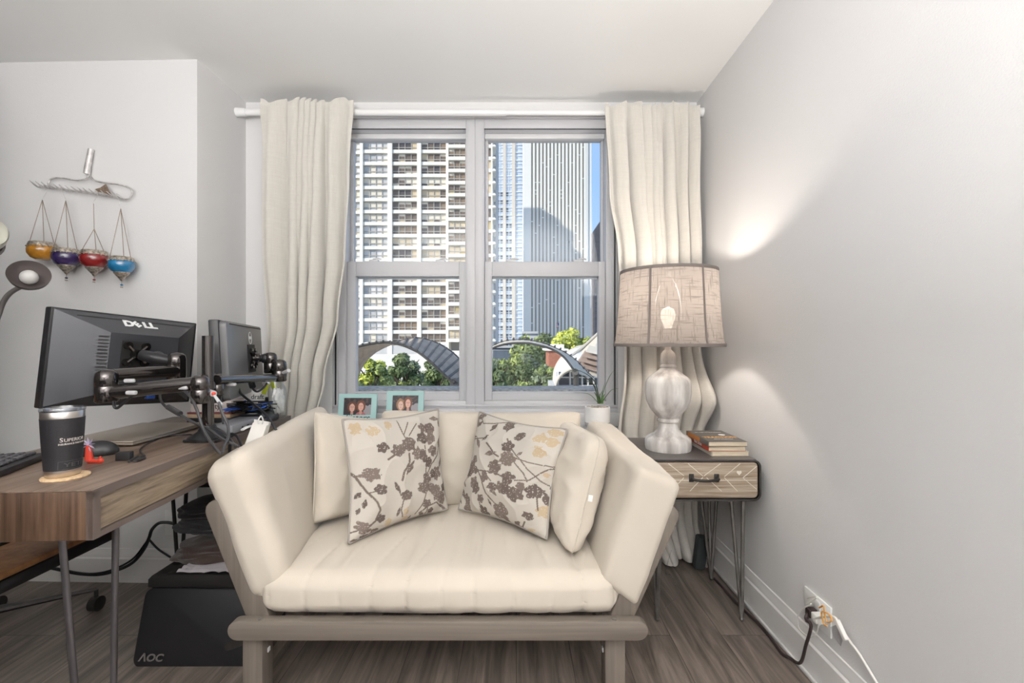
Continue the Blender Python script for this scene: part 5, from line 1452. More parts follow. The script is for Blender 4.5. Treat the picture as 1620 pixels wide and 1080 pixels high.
mb = MB(); mb.bb(0, DW, 0, DLEN, HD - 0.003, HD, 0.0006); LM(mb).build('desk_top', M['walnut_top'], desk)
mb = MB(); mb.bb(0.0, DW, 0.0, 0.016, HD - DT, HD - 0.0033, 0.001); mb.bb(0.0, DW, DLEN - 0.016, DLEN, HD - DT, HD - 0.0033, 0.001); mb.bb(DW - 0.016, DW, 0.0165, DLEN - 0.0165, HD - DT, HD - 0.0165)
mb.bb(0.3, 0.316, 0.0165, DLEN - 0.0165, HD - DT, HD - 0.0165)
LM(mb).build('end_panel', M['walnut_v'], desk)
mb = MB(); mb.bb(0.0, DW - 0.0165, 0.0165, DLEN - 0.0165, HD - DT, HD - DT + 0.012); LM(mb).build('bottom_panel', M['walnut_top'], desk)
mb = MB(); mb.bb(-0.0008, 0.014, 0.0165, DLEN - 0.0165, HD - DT, HD - DT + 0.0125); mb.bb(-0.0008, 0.0135, 0.0, 0.0185, HD - DT, HD - 0.0033); mb.bb(-0.0008, 0.0135, 0.0, DLEN, HD - 0.018, HD - 0.0033)
mb.bb(-0.0012, 0.0003, 0.0, DLEN, HD - 0.0045, HD + 0.0005)
LM(mb).build('edge_band', M['edge'], desk)
mb = MB(); mb.bb(0.003, 0.018, 0.022, 0.60, HD - DT + 0.0145, HD - 0.019, 0.001); LM(mb).build('drawer', M['walnut_d'], desk)
mb = MB(); mb.bb(0.003, 0.018, 0.604, DLEN - 0.02, HD - DT + 0.0145, HD - 0.019, 0.001); LM(mb).build('drawer', M['walnut_d'], desk)
mb = MB(); mb.bb(0.04, 0.06, 0.26, 0.42, HD - DT - 0.013, HD - DT - 0.0005, 0.001); LM(mb).build('drawer_runner', M['edge'], desk)
def dleg(foot, tops):
    mb = MB()
    for tp_ in tops: mb.tube([tp_, foot], 0.0068, 12, smooth=False)
    mb.sphere(foot, 0.009, 12)
    return mb
zt = HD - DT
mb = MB(); mb.tube([(-0.972, 1.00, zt), (-0.952, 1.03, 0.03), (-0.943, 1.037, 0.010), (-0.925, 1.052, 0.010), (-0.916, 1.06, 0.03), (-0.925, 1.08, zt)], 0.0068, 12, smooth=False); mb.build('leg', M['leg'], desk)
dleg(tuple(DM @ Vector((0.05, DLEN - 0.07, 0.010))), [tuple(DM @ Vector((0.10, DLEN - 0.04, zt))), tuple(DM @ Vector((0.04, DLEN - 0.14, zt)))]).build('leg', M['leg'], desk)
dleg(tuple(DM @ Vector((0.40, DLEN - 0.07, 0.010))), [tuple(DM @ Vector((0.365, DLEN - 0.07, zt))), tuple(DM @ Vector((0.44, DLEN - 0.07, zt)))]).build('leg', M['iron'], desk)
dleg(tuple(DM @ Vector((DW - 0.05, 0.07, 0.010))), [tuple(DM @ Vector((DW - 0.10, 0.03, zt))), tuple(DM @ Vector((DW - 0.03, 0.13, zt)))]).build('leg', M['leg'], desk)

def PD(px, py, h=0.0):
    """point on the desk top (height h above it) seen at a pixel"""
    z = HD + h; Y = (EYE - z) * F / (py - CY); return Vector(((px - CX) / F * Y, Y, z))

# ---- coaster and tumbler
M['cork'] = mat('cork', (0.60, 0.42, 0.25), 0.9, var=0.2, vscale=120)
M['black_coat'] = mat('black_powder_coat', (0.016, 0.015, 0.018), 0.5, bump=0.3, bscale=900)
M['steel_b'] = mat('brushed_steel', (0.62, 0.58, 0.55), 0.28, metal=1.0)
M['ltr'] = mat('engraved_lettering', (0.62, 0.56, 0.52), 0.5)
M['ltr_dark'] = mat('embossed_mark', (0.085, 0.08, 0.085), 0.4)
TX, TY = -1.030, 1.062
c = PD(107, 747)
mb = MB(); mb.lathe([(0, HD + 0.0005), (0.042, HD + 0.0005), (0.043, HD + 0.003), (0.042, HD + 0.005), (0, HD + 0.005)], 48, Matrix.Translation((TX + 0.007, TY, 0)), cap=False)
solo('coaster', mb, M['cork'], 'round cork coaster under the black tumbler', 'coaster')
tb = thing('tumbler', 'black insulated tumbler with steel rim and clear lid, on a coaster at the desk corner', 'tumbler', (TX, TY, HD + 0.0055))
tz = HD + 0.0055; TM = Matrix.Translation((TX, TY, tz))
def tr(z): return 0.0305 + (0.0378 - 0.0305) * min(1, z / 0.12)
mb = MB(); mb.lathe([(0.0, 0), (tr(0) - 0.002, 0), (tr(0), 0.002), (tr(0.018), 0.0155)], 56, TM, cap=False); mb.build('steel_foot', M['steel_b'], tb, smooth=50)
mb = MB(); mb.lathe([(tr(0.13), 0.1312), (0.0380, 0.145), (0.0374, 0.146), (0.0355, 0.146), (0.0350, 0.12), (0.02, 0.10), (0, 0.10)], 56, TM, cap=False); mb.build('steel_rim', M['steel_b'], tb, smooth=50)
mb = MB(); mb.lathe([(tr(0.015) - 0.001, 0.0150), (tr(0.016) + 0.0006, 0.0157), (tr(0.08) + 0.0006, 0.08), (tr(0.13) + 0.0006, 0.1305), (tr(0.13) - 0.001, 0.1314)], 56, TM, cap=False); cup = mb.build('black_sleeve', M['black_coat'], tb, smooth=50)
def on_cup(mb, z0, a0, off=0.0011):
    """wrap flat lettering (x right, y up) around the sleeve"""
    out = []
    for (x, y, z) in mb.v:
        R = tr(z0 + y) + off + z; a = a0 + x / R
        out.append((TX + R * math.cos(a), TY + R * math.sin(a), tz + z0 + y))
    mb.v = out
A0 = math.radians(-17)
mb = MB(); text_mesh(mb, 'UPERIOR', 0.0105, Matrix.Translation((-0.0168, 0, 0)), 0.0002, sx=0.98, align='LEFT'); text_mesh(mb, 'S', 0.0135, Matrix.Translation((-0.0240, 0.001, 0)), 0.0002, align='LEFT'); on_cup(mb, 0.083, A0); mb.build('lettering', M['ltr'], cup, smooth=0)
mb = MB(); text_mesh(mb, 'INSURANCE PARTNERS', 0.0052, Matrix.Translation((0.0, 0, 0)), 0.0002, sx=0.98, bold=0.0001); on_cup(mb, 0.0745, A0 + 0.02); mb.build('small_lettering', M['ltr'], cup, smooth=0)
mb = MB(); text_mesh(mb, 'YETI', 0.013, Matrix.Identity(4), 0.0003, sx=1.5); 
for (x0_, x1_, y0_, y1_) in ((-0.028, 0.028, 0.0085, 0.0092), (-0.028, 0.028, -0.0092, -0.0085), (-0.0287, -0.028, -0.0092, 0.0092), (0.028, 0.0287, -0.0092, 0.0092)):
    for k in range(16 if x1_ - x0_ > 0.01 else 1):
        n_ = 16 if x1_ - x0_ > 0.01 else 1; w_ = (x1_ - x0_) / n_
        mb.bb(x0_ + w_ * k, x0_ + w_ * (k + 1), y0_, y1_, -0.0002, 0.0002)
on_cup(mb, 0.027, A0 + 0.12, 0.001); mb.build('embossed_mark', M['ltr_dark'], cup, smooth=0)
M['lid'] = glass_thin('clear_lid', (0.90, 0.92, 0.95), 0.16, 0.05)
mb = MB(); mb.lathe([(0.0, 0.140), (0.0335, 0.140), (0.0340, 0.1468), (0.0393, 0.1468), (0.0397, 0.151), (0.0386, 0.154), (0.033, 0.154), (0.031, 0.1445), (0.0, 0.1445)], 56, TM, cap=False); mb.box((TX + 0.012, TY - 0.005, tz + 0.149), (0.035, 0.02, 0.006), 0.002); mb.build('lid', M['lid'], tb, smooth=50)

# ---- keyboard
M['kb'] = mat('keyboard_black', (0.022, 0.02, 0.022), 0.5)
M['key'] = mat('key_black', (0.05, 0.048, 0.054), 0.38)
ka = PD(0, 752, 0.006); kb_ = PD(70, 724, 0.006)
kd = (kb_ - ka); kd.z = 0; kd.normalize(); kn = Vector((-kd.y, kd.x, 0))
K0 = kb_ + kd * 0.02; K0.z = 0
KM = Matrix(((-kd.x, kn.x, 0, K0.x), (-kd.y, kn.y, 0, K0.y), (0, 0, 1, HD + 0.0006), (0, 0, 0, 1)))   # x: towards camera, y: left
kbd = thing('keyboard', 'black full-size keyboard on the desk behind the tumbler', 'keyboard', tuple(KM @ Vector((0.2, 0.07, 0))))
mb = MB(); mb.bb(0, 0.42, 0, 0.15, 0, 0.016, 0.004); mb.v = [tuple(KM @ Vector(v)) for v in mb.v]; kbb = mb.build('base', M['kb'], kbd)
for r_ in range(5):
    for q in range(20):
        mb = MB(); x = 0.012 + q * 0.0199; y = 0.018 + r_ * 0.0205
        mb.box((x + 0.0085, y + 0.0085, 0.0195), (0.0168, 0.0168, 0.007), 0.0025, seg=1); mb.v = [tuple(KM @ Vector(v)) for v in mb.v]; mb.build('key', M['key'], kbd)

# ---- mouse, red pen holder toy, usb block, cable
M['mouse'] = mat('mouse_black', (0.018, 0.018, 0.02), 0.35)
def dome(sx, sy, sz, n=24):
    mb = MB(); bm = bmesh.new(); bmesh.ops.create_uvsphere(bm, u_segments=n, v_segments=n // 2 + 4, radius=1.0)
    for v in bm.verts:
        x, y, z = v.co
        v.co = (sx * x, sy * y, sz * (max(z, -0.25) + 0.25) / 1.25)
    mb.bm(bm); return mb
mp_ = PD(168, 716)
ms = thing('computer_mouse', 'black computer mouse on the desk in front of the laptop', 'computer mouse', (mp_.x, 1.275, HD + 0.0006), (0, 0, 0.3))
mb = dome(0.046, 0.029, 0.038); mb.v = [tuple(W[ms] @ Vector(v)) for v in mb.v]; mb.build('body', M['mouse'], ms, smooth=60)
mb = MB(); mb.lathe([(0.006, -0.002), (0.006, 0.002)], 12, W[ms] @ Matrix.Translation((-0.03, 0, 0.024)) @ Matrix.Rotation(math.pi / 2, 4, 'X')); mb.build('scroll_wheel', M['kb'], ms)
M['red_p'] = mat('red_plastic', (0.75, 0.06, 0.03), 0.4)
M['lilac'] = mat('lilac_flower', (0.52, 0.46, 0.62), 0.7)
q = PD(141, 732)
rt = thing('flower_toy', 'small red plastic stand holding a lilac paper flower, behind the tumbler', 'toy', (q.x, q.y, HD + 0.0005))
Yr = q.y
mb = MB(); mb.tube([P(140, 704, Yr), P(141, 728, Yr)], [0.006, 0.009], 10, smooth=False); mb.tube([P(140, 729.5, Yr), P(158, 729.5, Yr)], 0.0052, 10, smooth=False); mb.sphere(P(159, 728.5, Yr), 0.0068, 14); mb.sphere(P(158.5, 723, Yr), 0.003, 10)
mb.build('stand', M['red_p'], rt)
mb = MB(); cflo = P(141, 703, Yr)
for k in range(9):
    a_ = 2 * math.pi * k / 9 + 0.2; d_ = Vector((math.cos(a_), -0.2, math.sin(a_)))
    mb.tube([cflo, cflo + d_ * 0.009, cflo + d_ * 0.019], [0.003, 0.0032, 0.0004], 6, smooth=False, flat=0.5)
mb.build('flower', M['lilac'], rt)
q = PD(193, 729)
ub = thing('usb_hub', 'small black block with a cable plug lying on the desk beside the mouse', 'cable connector', (q.x, q.y, HD))
mb = MB(); mb.box((q.x, q.y + 0.008, HD + 0.0112), (0.034, 0.018, 0.022), 0.002, Matrix.Rotation(0.15, 4, 'Z')); mb.build('block', M['kb'], ub)
mb = MB(); s0 = PD(204, 730, 0.004); s1 = PD(218, 722, 0.006)
mb.tube([s0, s1], 0.0035, 8, smooth=False); mb.tube([s0 + Vector((0.012, 0.004, 0)), s1 + Vector((0.012, 0, 0))], 0.0045, 8, smooth=False); mb.box((s0 + s1) / 2 + Vector((0.018, 0.0, 0)), (0.008, 0.03, 0.006), 0.002); mb.build('plug', M['gun'], ub)
mb = MB(); mb.tube([s1 + Vector((0.01, 0.01, 0)), PD(222, 714, 0.005), PD(224, 708, 0.003), PD(236, 700, 0.003), PD(262, 690, 0.003), PD(300, 687, 0.003), PD(318, 694, 0.003), PD(338, 699, 0.004)], 0.0022, 8); mb.build('cable', M['kb'], ub)

# ---- laptop
M['gold'] = mat('champagne_metal', (0.44, 0.385, 0.32), 0.36, metal=0.7)
LA = Vector((-1.125, 1.372, 0)); LB = Vector((-1.13, 1.705, 0))
lx = (LB - LA).normalized(); ln = Vector((-lx.y, lx.x, 0))
LMx = Matrix(((ln.x, lx.x, 0, LA.x), (ln.y, lx.y, 0, LA.y), (0, 0, 1, HD), (0, 0, 0, 1)))
lp = thing('laptop', 'closed champagne gold laptop on the desk under the left monitor', 'laptop', tuple(LMx @ Vector((0.11, 0.16, 0))))
mb = MB(); mb.bb(0, 0.225, 0, 0.325, 0.004, 0.0105, 0.0022); mb.v = [tuple(LMx @ Vector(v)) for v in mb.v]; mb.build('base', M['gold'], lp)
mb = MB(); mb.bb(0.0005, 0.225, 0, 0.325, 0.0112, 0.0165, 0.0022); mb.v = [tuple(LMx @ Vector(v)) for v in mb.v]; mb.build('lid', M['gold'], lp)
for (x, y) in ((0.02, 0.03), (0.2, 0.03), (0.02, 0.295), (0.2, 0.295)):
    mb = MB(); mb.bb(x - 0.008, x + 0.008, y - 0.008, y + 0.008, 0.0003, 0.0042, 0.001); mb.v = [tuple(LMx @ Vector(v)) for v in mb.v]; mb.build('foot', M['kb'], lp)

# ================================================================= monitors
M['mon'] = mat('monitor_black', (0.075, 0.077, 0.087), 0.25, metal=0.3, spec=0.7)
M['mon2'] = mat('monitor_grey', (0.13, 0.13, 0.135), 0.30, spec=0.6)
M['bez'] = mat('monitor_bezel', (0.014, 0.014, 0.016), 0.38)
M['screen'] = mat('screen_off', (0.01, 0.01, 0.012), 0.1)
M['silver'] = mat('silver_logo', (0.78, 0.78, 0.78), 0.35)
M['vent'] = mat('vent_black', (0.012, 0.012, 0.012), 0.7)
M['chrome'] = mat('smoked_chrome', (0.10, 0.090, 0.088), 0.12, metal=0.9, coat=0.5)
M['grey_p'] = mat('grey_plastic', (0.50, 0.50, 0.51), 0.4)
M['blue_p'] = mat('blue_connector', (0.03, 0.10, 0.45), 0.4)
def monitor(label, TL, TR, BR, BL, bulge, kind):
    """rear corners (world) as seen from behind; builds the case with its depth away from the camera"""
    ux = (TR - TL).normalized(); uz = (TL - BL); uz = (uz - ux * uz.dot(ux)).normalized(); uy = uz.cross(ux)  # away from camera
    w = ((TR - TL).length + (BR - BL).length) / 2; h = ((TL - BL).length + (TR - BR).length) / 2
    cen = (TL + TR + BR + BL) / 4
    m = Matrix(((ux.x, uy.x, uz.x, cen.x), (ux.y, uy.y, uz.y, cen.y), (ux.z, uy.z, uz.z, cen.z), (0, 0, 0, 1)))
    # local: x right (seen from camera), -y towards the camera (rear of the monitor), z up
    t = thing('monitor', label, 'monitor', tuple(m @ Vector((0, 0, -h / 2))), group='monitors on the desk arm')
    def B(mb, name, mt, par=None, sm=35): mb.v = [tuple(m @ Vector(v)) for v in mb.v]; return mb.build(name, mt, par or t, smooth=sm)
    mb = MB(); mb.bb(-w / 2, w / 2, 0.0, 0.030, -h / 2, h / 2, 0.004); B(mb, 'bezel', M['bez'])
    mb = MB(); mb.bb(-w / 2 + 0.016, w / 2 - 0.016, 0.0295, 0.0308, -h / 2 + 0.02, h / 2 - 0.016); B(mb, 'screen', M['screen'])
    if kind == 'big':
        # truncated pyramid back
        x0, x1, z0, z1 = -w / 2 + 0.004, w / 2 - 0.004, -h / 2 + 0.004, h / 2 - 0.003
        a0, a1, c0, c1 = -w * 0.215, w * 0.265, -h * 0.34, h * 0.29
        vs = [(x0, 0.002, z0), (x1, 0.002, z0), (x1, 0.002, z1), (x0, 0.002, z1), (a0, -bulge, c0), (a1, -bulge, c0), (a1, -bulge, c1), (a0, -bulge, c1)]
        mb = MB(); mb.add(vs, [(0, 1, 2, 3), (4, 7, 6, 5), (0, 4, 5, 1), (1, 5, 6, 2), (2, 6, 7, 3), (3, 7, 4, 0)])
        back = B(mb, 'rear_shell', M['mon'], None, 0)
        # vent column on the left slope
        mb = MB()
        for k in range(18):
            z = c1 - 0.012 - k * 0.011
            p1 = Vector((a0 - 0.024, 0, 0)); tt = 0.024 / (a0 - x0)
            y0 = -bulge * (1 - tt)
            mb.add([(a0 - 0.026, -bulge * (1 - 0.026 / (a0 - x0)) - 0.0006, z), (a0 - 0.003, -bulge * (1 - 0.003 / (a0 - x0)) - 0.0006, z), (a0 - 0.003, -bulge * (1 - 0.003 / (a0 - x0)) - 0.0006, z - 0.0055), (a0 - 0.026, -bulge * (1 - 0.026 / (a0 - x0)) - 0.0006, z - 0.0055)], [(3, 2, 1, 0)])
        B(mb, 'vent', M['vent'], back, 0)
        sl = math.atan2(bulge, (h / 2 - c1))
        zl = (z1 + c1) / 2 + 0.004; yl = -bulge * (z1 - zl) / (z1 - c1) - 0.001
        TMx = Matrix.Translation((0.012, yl, zl)) @ Matrix.Scale(0.82, 4) @ basis((0, 0, 0), (1, 0, 0), (0, (bulge) / 1.0 * 1.0, (z1 - c1)))
        mb = MB()
        text_mesh(mb, 'D', 0.044, TMx @ Matrix.Translation((-0.050, 0, 0)), 0.001, sx=1.2, bold=0.0022)
        text_mesh(mb, 'E', 0.040, TMx @ Matrix.Translation((-0.018, 0, 0)) @ Matrix.Rotation(0.62, 4, 'Z'), 0.001, sx=1.0, bold=0.0022)
        text_mesh(mb, 'LL', 0.044, TMx @ Matrix.Translation((0.032, 0, 0)), 0.001, sx=1.25, bold=0.0022)
        B(mb, 'logo', M['silver'], back, 0)
        mb = MB(); zs = z1 - 0.014; ys = -bulge * (z1 - zs) / (z1 - c1) - 0.0008
        mb.add([(x0 + 0.055, ys, zs), (x1 - 0.03, ys, zs), (x1 - 0.03, ys - 0.0012, zs - 0.003), (x0 + 0.055, ys - 0.0012, zs - 0.003)], [(3, 2, 1, 0)]); B(mb, 'vent_slot', M['vent'], back, 0)
        vx, vz, vs_ = -0.020, 0.022, 0.044
    else:
        mb = MB(); mb.prism(rrect(-w / 2 + 0.006, w / 2 - 0.004, -h / 2 + 0.004, h / 2 - 0.004, 0.018), bulge, Matrix(((1, 0, 0, 0), (0, 0, -1, 0.003), (0, 1, 0, 0), (0, 0, 0, 1))), 0.006)
        back = B(mb, 'rear_shell', M['mon2'])
        zl = h / 2 - 0.058
        mb = MB(); mb.tube([(0.055 + 0.024 * math.cos(a_), -bulge - 0.0005 + 0.003, zl + 0.024 * math.sin(a_)) for a_ in [2 * math.pi * k / 24 for k in range(24)]], 0.0014, 6, closed=True, smooth=False)
        text_mesh(mb, 'DELL', 0.016, basis((0.055, -bulge + 0.0015, zl), (1, 0, 0), (0, 0, 1)), 0.0008, bold=0.0006); B(mb, 'logo', M['silver'], back, 0)
        mb = MB(); mb.bb(-w / 2 + 0.04, w / 2 - 0.02, -bulge + 0.0008, -bulge + 0.004, h / 2 - 0.016, h / 2 - 0.013); B(mb, 'vent_slot', M['vent'], back, 0)
        vx, vz, vs_ = 0.055, 0.0, 0.056
    mb = MB(); mb.bb(vx - vs_, vx + vs_, -bulge - 0.0012, -bulge + 0.006, vz - vs_, vz + vs_); B(mb, 'mount_recess', M['vent'], back)
    mb = MB(); mb.bb(0.045, 0.072, -bulge * 0.5 - 0.012, -bulge * 0.4, -h * 0.43, -h * 0.39, 0.002); B(mb, 'display_port', M['blue_p'], back)
    mb = MB(); mb.bb(0.085, 0.095, -bulge * 0.6 - 0.006, -bulge * 0.4, -h * 0.44, -h * 0.40, 0.001); B(mb, 'cable_lock', M['vent'], back)
    return m, (vx, -bulge, vz)
m1, v1 = monitor('left monitor with large faceted rear case, hanging over the desk above the laptop', P(74, 484, 1.42), P(307, 511, 1.85), P(305, 636, 1.85), P(68, 645, 1.42), 0.062, 'big')
m2, v2 = monitor('right monitor with flat grey rear case and round logo, hanging beside the curtain', P(345, 505, 1.58), P(404, 516, 2.11), P(409, 614, 2.11), P(352, 638, 1.58), 0.026, 'flat')

# ---- monitor arm
arm = thing('dual_monitor_stand', 'smoked chrome pole stand with two jointed monitor arms, clamped to the desk edge', 'monitor stand', tuple(PD(330, 697)))
pz0 = HD; pp = Vector((-0.9725, 1.475, 0))
mb = MB(); mb.cyl(pp + Vector((0, 0, pz0 + 0.01)), pp + Vector((0, 0, 1.050)), 0.0165, n=24); mb.build('pole', M['chrome'], arm, smooth=50)
mb = MB(); mb.lathe([(0.055, 0.0006), (0.056, 0.01), (0.045, 0.016), (0.028, 0.028), (0.021, 0.045), (0.0166, 0.046)], 32, Matrix.Translation(pp + Vector((0, 0, pz0))), cap=False)
mb.bb(pp.x - 0.045, pp.x + 0.058, pp.y - 0.05, pp.y + 0.05, HD + 0.0006, HD + 0.009, 0.002)
mb.build('base', M['bez'], arm, smooth=50)
mb = MB(); mb.bb(pp.x + 0.049, pp.x + 0.056, pp.y - 0.03, pp.y + 0.03, HD - 0.135, HD + 0.006, 0.001); mb.bb(pp.x - 0.02, pp.x + 0.056, pp.y - 0.03, pp.y + 0.03, HD - 0.142, HD - 0.135, 0.001); mb.cyl((pp.x, pp.y, HD - 0.134), (pp.x, pp.y, HD - DT - 0.001), 0.012); mb.build('clamp', M['bez'], arm)
mb = MB(); mb.cyl(pp + Vector((0, 0, 0.884)), pp + Vector((0, 0, 0.905)), 0.020, n=24); mb.build('collar', M['chrome'], arm, smooth=50)
mb = MB(); mb.cyl(pp + Vector((0.012, -0.012, 0.873)), P(338, 622.5, 1.44), 0.0095, n=16); mb.tube([P(338, 623, 1.436), P(350, 641, 1.42)], [0.004, 0.007], 8, smooth=False, flat=0.6); kb2 = mb.build('clamp_lever', M['grey_p'], arm)
mb = MB(); mb.sphere(P(338, 622.5, 1.434), 0.0058, 12); mb.build('red_button', M['red_p'], kb2)
def joint(x, y0, y1, Y, r, nm='joint'):
    a_ = P(x, y1, Y); b_ = P(x, y0, Y); h_ = b_.z - a_.z
    mb = MB(); mb.lathe([(r * 0.85, 0), (r, 0.004), (r, h_ * 0.46), (r * 0.97, h_ * 0.475), (r * 0.97, h_ * 0.485), (r, h_ * 0.5), (r, h_ * 0.74), (r * 0.9, h_ * 0.88), (r * 0.6, h_ * 0.97), (0, h_)], 28, Matrix.Translation(a_), cap=False)
    mb.lathe([(0, 0), (r * 0.85, 0)], 28, Matrix.Translation(a_), cap=False)
    return mb
J = [(168.5, 583, 636, 1.40, 0.0295), (317, 593, 638, 1.428, 0.0255), (279, 557, 600, 1.62, 0.029)]
for j in J: joint(*j).build('joint', M['chrome'], arm, smooth=50)
def armtube(a_, b_, r):
    mb = MB(); mb.tube([a_, b_], r, 20, smooth=False, flat=1.0); return mb
armtube(P(172, 621, 1.40), P(312, 606, 1.44), 0.0215).build('lower_arm', M['chrome'], arm, smooth=50)
armtube(P(172, 594, 1.41), P(278, 586, 1.61), 0.0205).build('upper_arm', M['chrome'], arm, smooth=50)
vc1 = m1 @ Vector(v1)
def bracket(vc, jc, m):
    mb = MB(); n_ = Vector((m[0][1], m[1][1], m[2][1])); ux = Vector((m[0][0], m[1][0], m[2][0])); uz = Vector((m[0][2], m[1][2], m[2][2]))
    o = vc - n_ * 0.006
    for (sx, sz) in ((1, 1), (-1, 1), (1, -1), (-1, -1)):
        q = o + ux * 0.028 * sx + uz * 0.028 * sz
        mb.tube([o, q], 0.0105, 8, smooth=False, flat=0.5); mb.cyl(q - n_ * 0.006, q + n_ * 0.004, 0.013, n=16)
    mb.cyl(o + n_ * 0.004, o - n_ * 0.025, 0.018, n=18)
    return mb, o - n_ * 0.025
b1, e1 = bracket(vc1, None, m1); b1.build('mount_plate', M['chrome'], arm, smooth=50)
jt = P(279, 572, 1.62)
mb = MB(); mb.tube([e1, e1 + (jt - e1) * 0.5 + Vector((0.0, -0.01, 0)), jt], [0.018, 0.021, 0.016], 16); mb.sphere(e1 + (jt - e1) * 0.45, 0.023, 16); mb.build('tilt_joint', M['bez'], arm, smooth=60)
for (px, py, Y) in ((205, 602, 1.40), (290, 613, 1.42), (208, 621, 1.36)):
    mb = MB(); mb.box(P(px, py, Y), (0.03, 0.012, 0.012), 0.004); mb.build('cable_clip', M['grey_p'], arm)
# right arm
for j in [(343, 590, 625, 1.52, 0.020), (442, 568, 603, 1.90, 0.028), (428, 557, 590, 1.93, 0.025)]:
    joint(*j).build('joint', M['chrome'], arm, smooth=50)
armtube(P(343, 601, 1.50), P(440, 597, 1.90), 0.0150).build('lower_arm', M['chrome'], arm, smooth=50)
vc2 = m2 @ Vector(v2)
b2, e2 = bracket(vc2, None, m2); b2.build('mount_plate', M['chrome'], arm, smooth=50)
jt = P(428, 568, 1.93)
mb = MB(); mb.tube([e2, (e2 + jt) / 2, jt], [0.015, 0.019, 0.016], 16); mb.sphere((e2 + jt) / 2, 0.021, 16); mb.build('tilt_joint', M['bez'], arm, smooth=60)
mb = MB(); mb.cyl(P(446, 590, 1.89), P(457, 586, 1.87), 0.006, 0.008, n=12); mb.build('tension_knob', M['grey_p'], arm)
for (px, py, Y) in ((366, 608, 1.57), (421, 606, 1.80)):
    mb = MB(); mb.box(P(px, py, Y), (0.03, 0.012, 0.010), 0.003); mb.build('cable_clip', M['grey_p'], arm)

# ---- cables around the arm
M['cab'] = mat('grey_black_cable', (0.05, 0.048, 0.05), 0.35)
def cable(label, pts, r=0.0036, mt=None, extra=None):
    mb = MB(); mb.tube(pts, r, 8)
    if extra:
        a_, b_, rr = extra; mb.cyl(a_, b_, rr, n=14)
    return solo('cable', mb, mt or M['cab'], label, 'cable', 'monitor cables on the desk')
E = HD + 0.004
cable('grey cable with a ferrite bulge, from the left monitor down to the desk edge', [P(253, 622, 1.52), P(254, 632, 1.50), P(262, 643, 1.47), P(275, 650, 1.45), P(300, 665, 1.44), P(330, 679, 1.41), P(352, 694, 1.36), PD(362, 706, 0.006) + Vector((0.03, 0, 0))], 0.0040, None, (P(266, 643.5, 1.463), P(285, 654.5, 1.44), 0.0085))
cable('thick grey cable from the lower arm down past the foot of the pole', [P(291, 617, 1.43), P(302, 628, 1.41), P(312, 650, 1.39), P(322, 680, 1.37), P(338, 705, 1.32), P(350, 718, 1.30)], 0.0044)
cable('short black cable loop under the left arm joint', [P(180, 634, 1.37), P(181, 643, 1.37), P(186, 645, 1.37), P(196, 637, 1.37), P(208, 627, 1.37)], 0.0042, M['bez'])
cable('grey cable in front of the pole, from the clamp lever to the desk edge', [P(346, 636, 1.41), P(351, 652, 1.40), P(360, 672, 1.39), P(361, 690, 1.36), P(355, 705, 1.32), P(352, 716, 1.30)], 0.0042)
cable('black cable curving from the right monitor over the desk corner', [P(377, 610, 1.72), P(381, 622, 1.70), P(400, 638, 1.66), P(420, 655, 1.62), P(432, 672, 1.58), P(438, 682, 1.57)], 0.0042, M['bez'])
cable('thin grey cable hanging behind the pole from the right arm', [P(361, 609, 1.60), P(353, 618, 1.59), P(350, 630, 1.58), P(350, 645, 1.57), P(353, 670, 1.55)], 0.003)
cable('black cable loop with blue plug below the right arm', [P(399, 612, 1.75), P(402, 617, 1.74), P(408, 619, 1.74), P(417, 613, 1.77), P(423, 605, 1.80)], 0.004, M['bez'], (P(397, 603, 1.75), P(400, 612, 1.74), 0.011))
cable('black cable with blue plug from the grey dock down the desk edge', [P(367, 687, 1.50), P(374, 689, 1.47), P(379, 697, 1.44), P(382, 706, 1.42)], 0.0038, M['bez'], (P(362, 687, 1.52), P(367, 687.5, 1.50), 0.007))
cable('grey cable lying between the pole foot and the dock', [P(340, 676, 1.46), P(352, 683, 1.42), P(364, 694, 1.38), P(372, 707, 1.34)], 0.0038)

# ---- dock, router, books, tangle, jar, power banks
q = PD(341, 690)
dk = thing('docking_station', 'flat grey docking station on the desk behind the pole', 'docking station', (-0.975, 1.62, HD + 0.0005))
M['dock'] = mat('dock_grey', (0.22, 0.22, 0.235), 0.4)
R3 = Matrix.Rotation(math.atan2(dd.y, dd.x) - math.pi / 2, 4, 'Z')
mb = MB(); mb.box((-0.976, 1.625, HD + 0.0185), (0.075, 0.185, 0.030), 0.003, R3); mb.build('case', M['dock'], dk)
for k in range(4):
    mb = MB(); mb.box(Vector((-0.9382, 1.565 + k * 0.035, HD + 0.017)), (0.003, 0.012, 0.006), 0.0005, R3); mb.build('port', M['vent'], dk)
mb = MB(); mb.tube([P(383, 680, 1.56), P(390, 676, 1.58), P(397, 674, 1.6)], [0.006, 0.008, 0.008], 10, flat=0.5)
solo('white_plug', mb, M['plastic_w'], 'white cable plug lying in front of the dock', 'plug')
rx = Vector((-1.005, 1.80, HD + 0.0005))
mb = MB(); mb.box((rx.x, rx.y, rx.z + 0.011), (0.13, 0.12, 0.022), 0.005, R3)
bm = bmesh.new(); bmesh.ops.create_cube(bm, size=1); bmesh.ops.scale(bm, vec=(0.10, 0.11, 0.012), verts=bm.verts)
for v in bm.verts:
    if v.co.z > 0: v.co.x *= 0.7; v.co.y *= 0.8
mb.bm(bm, Matrix.Translation((rx.x, rx.y, rx.z + 0.0285)) @ R3)
mb.box((rx.x, rx.y - 0.02, rx.z + 0.0352), (0.03, 0.02, 0.001), 0, R3, mi=1)
solo('router', mb, [M['bez'], M['silver']], 'black router box under the cable tangle at the far end of the desk', 'router')
